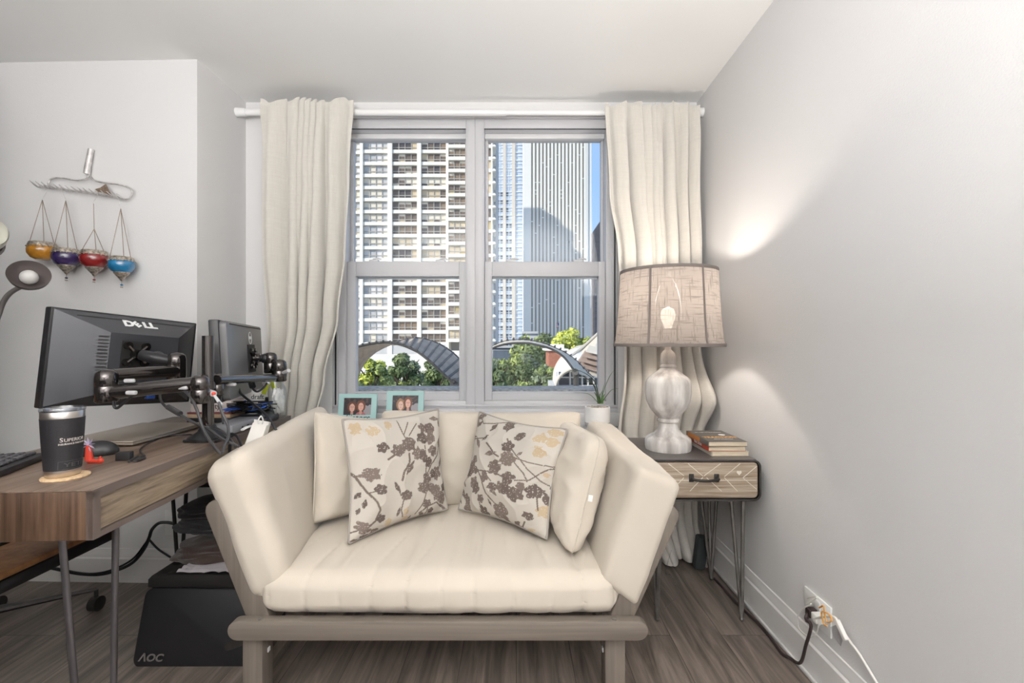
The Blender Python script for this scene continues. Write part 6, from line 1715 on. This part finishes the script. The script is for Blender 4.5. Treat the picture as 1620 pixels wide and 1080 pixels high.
# stack at the back
def flatbox(name, label, cx, cy, z, w, l, h, mt, cat, rot=0.0, text=None, tm=None, group=None):
    t = thing(name, label, cat, (cx, cy, z), (0, 0, rot), group=group)
    mb = MB(); mb.box((cx, cy, z + h / 2), (w, l, h), 0.0015, Matrix.Rotation(rot, 4, 'Z')); mb.build('body', mt, t)
    if text:
        mb = MB()
        for (s_, sz_, dx_) in text: text_mesh(mb, s_, sz_, Matrix.Translation((cx, cy, z + h / 2)) @ Matrix.Rotation(rot, 4, 'Z') @ basis((dx_, -l / 2 - 0.0002, 0), (1, 0, 0), (0, 0, 1)), 0.0003, bold=0.0003)
        mb.build('lettering', tm, t, smooth=0)
    return t
M['card'] = mat('kraft_card', (0.45, 0.33, 0.22), 0.8)
M['cov_maroon'] = mat('maroon_cover', (0.18, 0.05, 0.05), 0.6)
M['box_pink'] = mat('pale_box', (0.66, 0.58, 0.55), 0.6)
zb2 = HD + 0.0005
flatbox('notebook', 'black notebook at the bottom of the stack behind the pole', -1.17, 1.835, zb2, 0.17, 0.11, 0.018, M['bez'], 'notebook', 0.03, group='stack behind the pole')
flatbox('notebook', 'brown and tan notebook in the middle of the stack behind the pole', -1.17, 1.833, zb2 + 0.0183, 0.165, 0.11, 0.014, M['card'], 'notebook', 0.0, group='stack behind the pole')
flatbox('notebook', 'thin maroon notebook just under the pale box, in the stack behind the pole', -1.17, 1.834, zb2 + 0.0326, 0.168, 0.11, 0.007, M['cov_maroon'], 'notebook', 0.02, group='stack behind the pole')
flatbox('card_box', 'pale box lettered equity on top of the stack behind the pole', -1.165, 1.835, zb2 + 0.0399, 0.155, 0.10, 0.042, M['box_pink'], 'box', 0.0, [('Equity', 0.028, 0.0)], M['ink'])
flatbox('white_card', 'white card with handwriting beside the pale box behind the pole', -1.045, 1.89, zb2 + 0.058, 0.075, 0.006, 0.055, M['label_w'], 'card', 0.1, [('draft', 0.026, 0.0)], M['ink'])
mb = MB(); mb.box((-1.045, 1.905, zb2 + 0.0285), (0.09, 0.06, 0.057), 0.003)
solo('black_box', mb, M['bez'], 'small black box holding up the white card, behind the router', 'box')
mb = MB()
for k in range(16):
    r_ = random.Random(k); pts = []
    for j in range(6):
        pts.append((-1.03 + 0.11 * r_.uniform(-0.75, 0.75) + 0.0, 1.80 + 0.06 * r_.uniform(-1, 1), rx.z + 0.042 + 0.035 * r_.random()))
    mb.tube(pts, 0.0026, 6, mi=0 if k % 4 else 1)
o = solo('cable_tangle', mb, [M['bez'], M['blue_p']], 'tangle of black and blue cables heaped on the router', 'cables'); o['kind'] = 'stuff'
# jar of highlighters
M['hi'] = mat('yellow_highlighter', (0.72, 0.80, 0.04), 0.4, spec=0.5)
M['jar'] = glass_thin('jar_glass', (0.93, 0.95, 0.95), 0.10, 0.02)
M['bag'] = mat('crinkled_film', (0.62, 0.62, 0.62), 0.25, bump=1.0, bscale=50)
jx, jy = -0.985, 1.905
jr = thing('glass_jar', 'clear glass jar stuffed with pens and crinkled film, at the far desk corner', 'jar', (jx, jy, HD + 0.0005))
mb = MB(); mb.lathe([(0.0, 0.0005), (0.040, 0.0005), (0.046, 0.008), (0.047, 0.02), (0.047, 0.10), (0.040, 0.125), (0.033, 0.135), (0.033, 0.155)], 36, Matrix.Translation((jx, jy, HD)), cap=False); mb.build('glass', M['jar'], jr, smooth=60)
mb = MB(); bm = bmesh.new(); bmesh.ops.create_icosphere(bm, subdivisions=4, radius=1.0)
for v in bm.verts:
    n_ = 1 + 0.35 * noise.noise(v.co * 3.0); v.co = Vector((v.co.x * 0.024 * n_ , v.co.y * 0.026 * n_, v.co.z * 0.050 * n_))
mb.bm(bm, Matrix.Translation((jx + 0.014, jy, HD + 0.068))); solo('crinkled_film', mb, M['bag'], 'crinkled clear film inside the glass jar', 'film', smooth=20)
for k, (pa, pb, lab) in enumerate([((-0.034, -0.02, 0.10), (-0.012, -0.028, 0.145), 'yellow highlighter leaning at the left rim of the glass jar'), ((-0.030, -0.01, 0.012), (-0.018, -0.028, 0.065), 'yellow highlighter standing low in the glass jar'), ((-0.005, 0.02, 0.10), (-0.02, 0.012, 0.15), 'yellow highlighter at the back of the glass jar')]):
    a_ = Vector((jx, jy, HD)) + Vector(pa); b_ = Vector((jx, jy, HD)) + Vector(pb); d_ = (b_ - a_).normalized()
    t = thing('highlighter', lab, 'highlighter', tuple(a_), group='highlighters in the jar')
    mb = MB(); mb.cyl(a_, b_, 0.0085, n=14); mb.build('cap', M['hi'], t)
    mb = MB(); mb.cyl(b_, b_ + d_ * 0.022, 0.0078, 0.006, n=14); mb.build('barrel', M['bez'], t)
# power banks leaning between cushion and desk edge
M['bank'] = mat('white_power_bank', (0.70, 0.68, 0.64), 0.4)
for k, (poly, Y, lab) in enumerate([([(386, 706), (410, 706), (422, 672), (400, 668)], 1.50, 'white power bank leaning between desk and sofa, front one with a cable loop'), ([(398, 703), (416, 703), (426, 667), (402, 663)], 1.53, 'white power bank leaning between desk and sofa, behind the other one')]):
    pts = [P(a_, b_, Y + 0.03 * (706 - b_) / 40) for a_, b_ in poly]
    nn = (pts[1] - pts[0]).cross(pts[3] - pts[0]).normalized(); nn = nn if nn.y > 0 else -nn
    mb = MB(); mb.add(pts + [p_ + nn * 0.011 for p_ in pts], [(0, 1, 2, 3), (7, 6, 5, 4), (0, 4, 5, 1), (1, 5, 6, 2), (2, 6, 7, 3), (3, 7, 4, 0)])
    solo('power_bank', mb, M['bank'], lab, 'power bank', 'power banks by the desk')
mb = MB(); mb.tube([P(409, 670, 1.515), P(409, 664, 1.51), P(413, 658, 1.51), P(416, 664, 1.52), P(415, 670, 1.53)], 0.0022, 6)
solo('usb_loop', mb, M['plastic_w'], 'short white usb cable loop on top of the white power banks', 'cable')

# ================================================================= rake rack with hanging lanterns
WY = YL + 0.055 * 0.3
def AW(px, py, off=0.0):
    # point in front of the alcove wall
    k = (px - CX) / F; # wall: y = YL + 0.055*(XJ-x)/(XJ-XL)
    s = 0.055 / (XJ - XL); Y = (YL + s * XJ - off) / (1 + s * k); return Vector((k * Y, Y, EYE - (py - CY) / F * Y))
M['rust'] = mat('weathered_steel', (0.62, 0.60, 0.59), 0.5, metal=0.5, var=0.2, vscale=60)
M['leafm'] = mat('rusty_leaf', (0.22, 0.16, 0.12), 0.7, metal=0.3, var=0.4, vscale=120)
rk = thing('rake_rack', 'old metal rake head mounted on the wall as a hook rack', 'wall rack', tuple(AW(130, 290, 0.02)))
mb = MB(); mb.tube([AW(137, 275, 0.015), AW(144, 236, 0.015)], [0.0125, 0.0105], 18, smooth=False); mb.build('handle_socket', M['rust'], rk, smooth=50)
for pts in ([(141, 276), (136, 283), (120, 285), (95, 281), (81, 283), (77, 290), (76, 294)], [(141, 276), (148, 285), (165, 289), (190, 292), (206, 298), (209, 306), (205, 313), (197, 315)]):
    mb = MB(); mb.tube([AW(a_, b_, 0.02) for a_, b_ in pts], 0.0035, 8); mb.build('bow', M['rust'], rk, smooth=60)
mb = MB(); mb.tube([AW(60, 295, 0.02), AW(130, 303, 0.02), AW(200, 315, 0.02)], 0.0045, 8, smooth=False); mb.build('bar', M['rust'], rk)
for k in range(15):
    x = 59 + k * 9.4; y = 295 + (x - 60) * 0.143
    mb = MB(); mb.tube([AW(x, y, 0.02), AW(x - 7, y - 5, 0.045), AW(x - 13, y - 10, 0.06)], [0.0032, 0.0026, 0.0012], 6); mb.build('tine', M['rust'], rk)
mb = MB(); pts = [(150, 299), (158, 297), (167, 291), (170, 297), (173, 303), (178, 311), (168, 306), (160, 304), (153, 303)]
p3 = [AW(a_, b_, 0.035) for a_, b_ in pts]
mb.add(p3 + [p_ + Vector((0, 0.003, 0)) for p_ in p3], [list(range(9)), list(range(17, 8, -1))] + [(i, 9 + i, 9 + (i + 1) % 9, (i + 1) % 9) for i in range(9)])
solo('metal_leaf', mb, M['leafm'], 'rusty metal leaf ornament stuck on the rake tines', 'ornament')
M['chain'] = mat('bronze_chain', (0.26, 0.20, 0.16), 0.5, metal=0.6)
M['filigree'] = mat('silver_filigree', (0.42, 0.37, 0.31), 0.4, metal=0.7, var=0.5, vscale=120, bump=1.0, bscale=160)
def lantern(colname, col, hook, topy, cx, y0, y1, hw, cone, bead, twist):
    gl = mat(colname + '_glass', col, 0.12, spec=0.8, col2=tuple(c * 0.5 for c in col), vscale=40, coat=0.6)
    Y = AW(cx, y0, 0.06).y; k = Y / F
    c_ = P(cx, y1, Y)
    t = thing('hanging_lantern', colname + ' glass tealight lantern hanging from the wall rake', 'lantern', tuple(c_), group='glass lanterns on the rake')
    h = (y1 - y0) * k; r_ = hw * k * 0.93
    m = Matrix.Translation(c_)
    mb = MB(); mb.lathe([(r_ * 0.45, 0), (r_ * 0.75, h * 0.1), (r_ * 0.97, h * 0.35), (r_, h * 0.55), (r_ * 0.93, h * 0.8), (r_ * 0.80, h * 0.95), (r_ * 0.76, h * 0.95), (r_ * 0.9, h * 0.6), (r_ * 0.4, h * 0.06)], 32, m, cap=False)
    mb.lathe([(0, 0.001), (r_ * 0.45, 0)], 32, m, cap=False); mb.build('glass_bowl', gl, t, smooth=60)
    mb = MB(); mb.lathe([(r_ * 0.965, h * 0.76), (r_ * 0.93, h * 0.86), (r_ * 0.86, h * 1.0), (r_ * 0.80, h * 1.02), (r_ * 0.82, h * 0.9)], 32, m, cap=False)
    for q in range(16):
        a_ = 2 * math.pi * q / 16; mb.sphere(c_ + Vector((r_ * 0.97 * math.cos(a_), r_ * 0.97 * math.sin(a_), h * 0.75)), r_ * 0.06, 6)
    mb.build('metal_collar', M['filigree'], t, smooth=60)
    if cone:
        ch = cone * k
        mb = MB(); mb.lathe([(r_ * 0.62, h * 0.12), (r_ * 0.60, h * 0.0), (r_ * 0.42, -ch * 0.3), (r_ * 0.20, -ch * 0.65), (0.001, -ch)], 28, m, cap=False); mb.build('metal_cone', M['filigree'], t, smooth=60)
        mb = MB(); mb.cyl(c_ + Vector((0, 0, -ch)), c_ + Vector((0, 0, -ch - 0.016)), 0.0008, n=6); mb.sphere(c_ + Vector((0, 0, -ch - 0.012)), 0.0055, 10, (1, 1, 0.7)); mb.build('glass_bead', gl, t, smooth=60)
        mb = MB(); mb.sphere(c_ + Vector((0.003, 0, -ch - 0.022)), 0.0032, 8); mb.sphere(c_ + Vector((-0.003, 0, -ch - 0.021)), 0.0032, 8); mb.build('charm', M['filigree'], t, smooth=60)
    tp_ = P(hook[0], topy, Y)
    for q in range(3):
        a_ = math.radians(200 + 120 * q); e = c_ + Vector((r_ * 0.85 * math.cos(a_), r_ * 0.85 * math.sin(a_), h))
        mb = MB()
        if twist: j = P(hook[0] + 1, twist, Y); mb.tube([tp_, j, e], 0.0013, 6, smooth=False)
        else: mb.tube([tp_, e], 0.0013, 6, smooth=False)
        mb.build('chain', M['chain'], t)
    hp = AW(hook[0] + hook[2], hook[1], 0.022)
    mb = MB(); mb.tube([tp_, tp_ + Vector((0, 0, 0.006)), P(hook[0] + hook[2] * 0.8, (topy * 0.45 + hook[1] * 0.55), Y), P(hook[0] + hook[2], hook[1] + 4, Y), hp + Vector((0, -0.01, 0.008)), hp + Vector((-0.002 * hook[2], 0.002, 0.002)), hp + Vector((-0.006 * hook[2] / 3, 0.004, -0.008))], 0.0013, 6)
    mb.build('hook', M['rust'], t)
lantern('amber', (0.62, 0.27, 0.03), (67, 297, 7), 316, 67.5, 384, 411, 20.5, 0, None, 0)
lantern('violet', (0.05, 0.03, 0.12), (104, 300, -4), 317, 105, 394, 421, 20, 14, 1, 0)
lantern('red', (0.30, 0.02, 0.02), (148, 304, 6), 322, 149, 397, 424, 20, 14, 1, 362)
lantern('blue', (0.02, 0.22, 0.46), (191, 311, -4), 330, 192.5, 407, 432, 19, 14, 1, 0)

# ================================================================= floor lamp at the left edge
M['lampgrey'] = mat('lamp_dark_grey', (0.14, 0.13, 0.125), 0.45)
M['lampgrey_in'] = mat('lamp_shade_inside', (0.12, 0.10, 0.095), 0.6)
M['opal'] = mat('opal_bulb', (0.52, 0.51, 0.49), 0.3)
M['cream_sh'] = mat('cream_lamp_shade', (0.66, 0.65, 0.57), 0.6)
fl_ = thing('floor_lamp', 'two-headed floor lamp with grey and cream cone shades, at the left edge', 'floor lamp', tuple(P(-230, 1000, 1.55).xy) + (0,))
b0 = Vector((fl_.location.x, fl_.location.y, 0))
mb = MB(); mb.lathe([(0.13, 0.0005), (0.13, 0.02), (0.02, 0.03)], 32, Matrix.Translation(b0)); mb.build('base', M['lampgrey'], fl_)
mb = MB(); mb.cyl(b0 + Vector((0, 0, 0.02)), b0 + Vector((0, 0, 1.38)), 0.012); mb.build('pole', M['lampgrey'], fl_)
hc = P(46, 434, 1.50)
ax = (Vector((0, 0, EYE + 0.12)) - hc).normalized(); ax = (ax + Vector((0.10, -0.1, 0.55))).normalized()
def aim(c_, z):
    q_ = Vector(z).to_track_quat('Z', 'Y'); return Matrix.Translation(c_) @ q_.to_matrix().to_4x4()
am = aim(hc, ax); sr = 25.5 / F * 1.50
mb = MB(); mb.lathe([(sr, 0.0), (sr * 0.93, -0.018), (sr * 0.62, -0.042), (sr * 0.25, -0.055), (0.0, -0.057)], 40, am, cap=False)
lsd = mb.build('shade', M['lampgrey'], fl_, smooth=60)
mb = MB(); mb.lathe([(sr * 0.99, -0.0005), (sr * 0.90, -0.018), (sr * 0.60, -0.040), (sr * 0.25, -0.052), (0.0, -0.054)], 40, am, cap=False); mb.build('shade_lining', M['lampgrey_in'], lsd, smooth=60)
mb = MB(); mb.sphere(am @ Vector((0, 0, -0.018)), 0.023, 24); mb.build('bulb', M['opal'], lsd, smooth=60)
mb = MB(); mb.tube([am @ Vector((-0.0, 0, -0.055)), P(18, 462, 1.55), P(5, 478, 1.56), P(-3, 500, 1.56), P(-14, 525, 1.56), P(-50, 560, 1.56), b0 + Vector((0, 0, 0.92))], 0.0075, 10); mb.build('neck', M['lampgrey'], fl_, smooth=60)
c2 = P(-34, 374, 1.50); am2 = aim(c2, (0.75, -0.45, 0.35))
mb = MB(); mb.lathe([(0.060, 0.045), (0.062, 0.02), (0.052, -0.03), (0.03, -0.055), (0, -0.06)], 36, am2, cap=False); mb.lathe([(0.058, 0.045), (0.060, 0.02), (0.050, -0.03), (0, -0.055)], 36, am2, cap=False); mb.build('cream_shade', M['cream_sh'], fl_, smooth=60)
mb = MB(); mb.lathe([(0.0, -0.068), (0.04, -0.06), (0.066, -0.03), (0.060, -0.028)], 30, am2, cap=False); mb.tube([am2 @ Vector((0, 0, -0.06)), P(-60, 400, 1.56), b0 + Vector((0, 0, 1.38))], 0.0075, 10); mb.build('cream_shade_arm', M['lampgrey'], fl_, smooth=60)
mb = MB(); mb.sphere(am2 @ Vector((0, 0, 0.0)), 0.03, 20); mb.build('bulb', M['opal'], fl_, smooth=60)

# ================================================================= office chair
M['chair_w'] = wood('orange_plywood', (0.17, 0.075, 0.030), (0.30, 0.145, 0.055), 'Z', 0.5, 0.5, bump=0.05)
M['chair_b'] = mat('black_leather', (0.012, 0.012, 0.013), 0.5)
ch = thing('office_chair', 'bent plywood office chair with black seat pad and castors, under the desk', 'office chair', (-1.80, 1.60, 0))
cx0, cy0 = -1.62, 1.32
def shell_strip(pts, w0, w1, th_):
    mb = MB(); vs = []; fs = []; cp = catmull([Vector(p) for p in pts], 6); n_ = len(cp)
    for i, p_ in enumerate(cp):
        t_ = i / (n_ - 1); w_ = w0 + (w1 - w0) * t_
        tg = (cp[min(i + 1, n_ - 1)] - cp[max(0, i - 1)]).normalized(); nn = Vector((0, 1, 0)).cross(tg).normalized()
        for j in range(9):
            a_ = -1 + j / 4; cv = 0.02 * a_ * a_
            q_ = p_ + Vector((0, a_ * w_ / 2, 0)) + nn * cv
            vs += [q_, q_ + nn * th_]
    for i in range(n_ - 1):
        for j in range(8):
            a_ = (i * 9 + j) * 2; b_ = (i * 9 + j + 1) * 2; c_ = ((i + 1) * 9 + j + 1) * 2; d_ = ((i + 1) * 9 + j) * 2
            fs += [(a_, b_, c_, d_), (a_ + 1, d_ + 1, c_ + 1, b_ + 1)]
        for j in (0, 8):
            a_ = (i * 9 + j) * 2; d_ = ((i + 1) * 9 + j) * 2; fs.append((a_, a_ + 1, d_ + 1, d_))
    for i in (0, n_ - 1):
        for j in range(8):
            a_ = (i * 9 + j) * 2; fs.append((a_, a_ + 1, a_ + 3, a_ + 2))
    mb.add(vs, fs); return mb
mb = MB(); mb.box((-1.50, 1.30, 0.458), (0.44, 0.46, 0.02), 0.009, Matrix.Rotation(0.06, 4, 'Y')); mb.build('seat_shell', M['chair_w'], ch)
mb = MB(); mb.box((-1.50, 1.30, 0.425), (0.42, 0.45, 0.040), 0.015, Matrix.Rotation(0.06, 4, 'Y')); mb.build('seat_pan', M['chair_b'], ch)
mb = MB(); mb.box((-1.56, 1.30, 0.475), (0.26, 0.36, 0.014), 0.006, Matrix.Rotation(0.06, 4, 'Y')); mb.build('seat_pad', M['chair_b'], ch)
shell_strip([(-1.72, 1.34, 0.47), (-1.80, 1.34, 0.50), (-1.86, 1.34, 0.60), (-1.91, 1.34, 0.80)], 0.40, 0.30, 0.012).build('backrest', M['chair_w'], ch, smooth=50)
mb = MB(); mb.tube([(-1.80, 1.60, 0.10), (-1.80, 1.60, 0.30), (-1.66, 1.42, 0.41)], 0.022, 12); mb.build('gas_post', M['chair_b'], ch)
for k in range(4):
    a_ = math.radians(45 + 90 * k); e = Vector((-1.80 + 0.27 * math.cos(a_), 1.60 + 0.27 * math.sin(a_), 0.085))
    mb = MB(); mb.tube([(-1.80, 1.60, 0.11), e], [0.020, 0.009], 10, smooth=False, flat=0.7); lgo = mb.build('leg', M['gun'] if k == 0 else M['chair_b'], ch)
    mb = MB(); mb.cyl(e + Vector((0.014, 0.0, -0.055)), e + Vector((-0.014, 0.0, -0.055)), 0.027, n=20); mb.cyl(e + Vector((0, 0, -0.03)), e, 0.007, n=10); mb.build('castor', M['gun'], lgo)

# ================================================================= things on the floor under the desk
M['blackbox'] = mat('black_upholstery', (0.014, 0.012, 0.012), 0.8, bump=0.5, bscale=30)
ot = thing('storage_ottoman', 'black storage box with a tufted top, under the far end of the desk', 'storage box', (-1.03, 1.635, 0))
mb = MB(); mb.bb(-1.215, -0.845, 1.555, 1.715, 0.0005, 0.215, 0.006); mb.build('body', M['blackbox'], ot)
mb = MB()
NXX, NYY = 40, 26; base_i = 0
for j in range(NYY + 1):
    for i in range(NXX + 1):
        u, v = i / NXX, j / NYY
        x = -1.222 + 0.384 * u; y = 1.55 + 0.17 * v
        tf = max(math.exp(-(((u * 5) % 1 - 0.5) ** 2 + ((v * 3) % 1 - 0.5) ** 2) / 0.03), 0)
        eg = min(1, min(u, 1 - u, v, 1 - v) / 0.04); mb.v.append((x, y, 0.242 + 0.015 * math.sqrt(eg) - 0.010 * tf))
for j in range(NYY):
    for i in range(NXX):
        a_ = j * (NXX + 1) + i; mb.f.append([a_, a_ + 1, a_ + NXX + 2, a_ + NXX + 1]); mb.mi.append(0)
mb.bb(-1.222, -0.838, 1.55, 1.72, 0.2165, 0.243, 0.003)
mb.build('tufted_lid', M['blackbox'], ot, smooth=60)
ZO = 0.2585
# mouse-pad style black bag leaning against the box
aoc = [P(208, 1056, 1.485), P(391, 1058, 1.485), P(393, 930, 1.535), P(222, 930, 1.535)]
m_ = basis(aoc[0], aoc[1] - aoc[0], aoc[3] - aoc[0]); wA = (aoc[1] - aoc[0]).length; hA = (aoc[3] - aoc[0]).length
ap = thing('screen_panel', 'thin black panel with rounded corners and small logo, leaning on the floor by the sofa', 'panel', tuple((aoc[0] + aoc[1]) / 2))
shift = 0.0
mb = MB(); pts = [(x, y) for x, y in rrect(0.0, wA, 0.0, hA, 0.026)]; pts = [(x + 0.004 * (y / hA) * max(0, 1 - x / wA), y) for x, y in pts]
mb.prism(pts, -0.010, m_ , 0.003); mb.build('body', M['bez'], ap)
mb = MB(); text_mesh(mb, '\u039bOC', 0.030, m_ @ Matrix.Translation((0.055, 0.028, 0.0003)), 0.0004, sx=1.15, bold=0.0008, shear=0.2); mb.build('logo', M['lampgrey'], ap, smooth=0)
mb = MB(); mb.box(m_ @ Vector((wA * 0.86, hA * 0.30, 0.002)), (0.062, 0.004, 0.026), 0.003, Matrix.Rotation(-0.35, 4, 'Y')); mb.build('tab', M['gun'], ap)
# knitted hats and paper on the box
M['knit_b'] = mat('black_knit', (0.022, 0.022, 0.026), 0.95, bump=1.0, bscale=220, sheen=0.2)
M['knit_g'] = mat('charcoal_knit', (0.05, 0.052, 0.058), 0.95, bump=1.0, bscale=220, sheen=0.3)
M['knit_br'] = mat('brown_fleece', (0.085, 0.058, 0.048), 0.95, bump=1.0, bscale=120, sheen=0.4)
def lump(c_, s, seed, rot=0.0, sq=2.6):
    mb = MB(); bm = bmesh.new(); bmesh.ops.create_icosphere(bm, subdivisions=5, radius=1.0)
    for v in bm.verts:
        d_ = v.co.copy(); f_ = (abs(d_.x) ** sq + abs(d_.y) ** sq + abs(d_.z) ** sq) ** (-1 / sq)
        p_ = d_ * f_; n_ = 1 + 0.16 * noise.noise(Vector((p_.x * 1.6 + seed, p_.y * 1.6, p_.z * 4))) - 0.10 * abs(math.sin(p_.z * 3.2 + p_.x * 1.5 + seed))
        v.co = Vector((p_.x * s[0], p_.y * s[1], p_.z * s[2])) * n_
    mb.bm(bm, Matrix.Translation(c_) @ Matrix.Rotation(rot, 4, 'Y')); return mb
hp = P(330, 0, 1.80)
mb = lump(Vector((-1.045, 1.66, ZO + 0.050)), (0.155, 0.085, 0.047), 2, -0.12); solo('fleece_hat', mb, M['knit_br'], 'folded brown fleece hat on the black storage box under the desk', 'hat', smooth=80)
bn = thing('knit_beanie', 'black knitted beanie with charcoal brim, on top of the brown hat under the desk', 'hat', (-1.045, 1.65, ZO + 0.09))
lump(Vector((-1.04, 1.66, ZO + 0.188)), (0.145, 0.085, 0.045), 7, -0.10).build('crown', M['knit_b'], bn, smooth=80)
lump(Vector((-1.04, 1.66, ZO + 0.138)), (0.150, 0.088, 0.036), 11, -0.05).build('brim', M['knit_g'], bn, smooth=80)
M['paperw'] = mat('white_tissue', (0.60, 0.56, 0.59), 0.8)
mb = MB()
for j in range(13):
    for i in range(25):
        u, v = i / 24, j / 12; p_ = Vector((-1.135 + 0.285 * u + 0.02 * v, 1.56 + 0.045 * v, ZO + 0.004 + 0.012 * abs(noise.noise(Vector((u * 6, v * 3, 2)))) + 0.022 * v * (0.6 + 0.5 * noise.noise(Vector((u * 4, v, 7))))))
        if j == 0: p_.z -= 0.0; p_.y -= 0.012 * abs(noise.noise(Vector((u * 7, 3, 1))))
        mb.v.append(tuple(p_))
for j in range(12):
    for i in range(24):
        a_ = j * 25 + i; mb.f.append([a_, a_ + 1, a_ + 26, a_ + 25]); mb.mi.append(0)
o = solo('crumpled_paper', mb, M['paperw'], 'crumpled white paper bag on the front of the black storage box', 'paper', smooth=15)
# outlet and cables on the alcove wall
o2 = thing('wall_outlet', 'white wall outlet low on the left wall, behind the beanie', 'outlet', tuple(AW(278, 855, 0.003)))
a_ = AW(262, 806, 0.0); b_ = AW(292, 846, 0.0)
mb = MB(); mb.bb(a_.x, b_.x, a_.y - 0.006, a_.y - 0.0005, b_.z, a_.z, 0.002); mb.build('plate', M['plastic_w'], o2)
mb = MB(); mb.bb(a_.x + 0.02, b_.x - 0.02, a_.y - 0.009, a_.y - 0.006, b_.z + 0.03, a_.z - 0.03, 0.003); mb.build('socket', M['plastic_w'], o2)
mb = MB()
for d_, r_ in ((0.0, 0.0065), (6.0, 0.004)):
    mb.tube([AW(276, 828, 0.02), AW(262, 826, 0.03), AW(250, 828, 0.04), AW(240, 838, 0.045), AW(236, 850, 0.045), AW(228, 868 - d_, 0.045), AW(212, 888 - d_, 0.045), AW(190, 900 - d_ * 0.7, 0.05), AW(160, 908 - d_ * 0.4, 0.055), AW(125, 907, 0.06), AW(90, 900, 0.06), AW(55, 893, 0.07), AW(10, 890, 0.07)], r_, 8)
mb.tube([AW(235, 852, 0.045), AW(250, 868, 0.045), AW(268, 880, 0.05), AW(283, 890, 0.055)], 0.004, 8)
solo('power_cable', mb, M['bez'], 'black power cables looping along the left wall above the baseboard', 'cable')
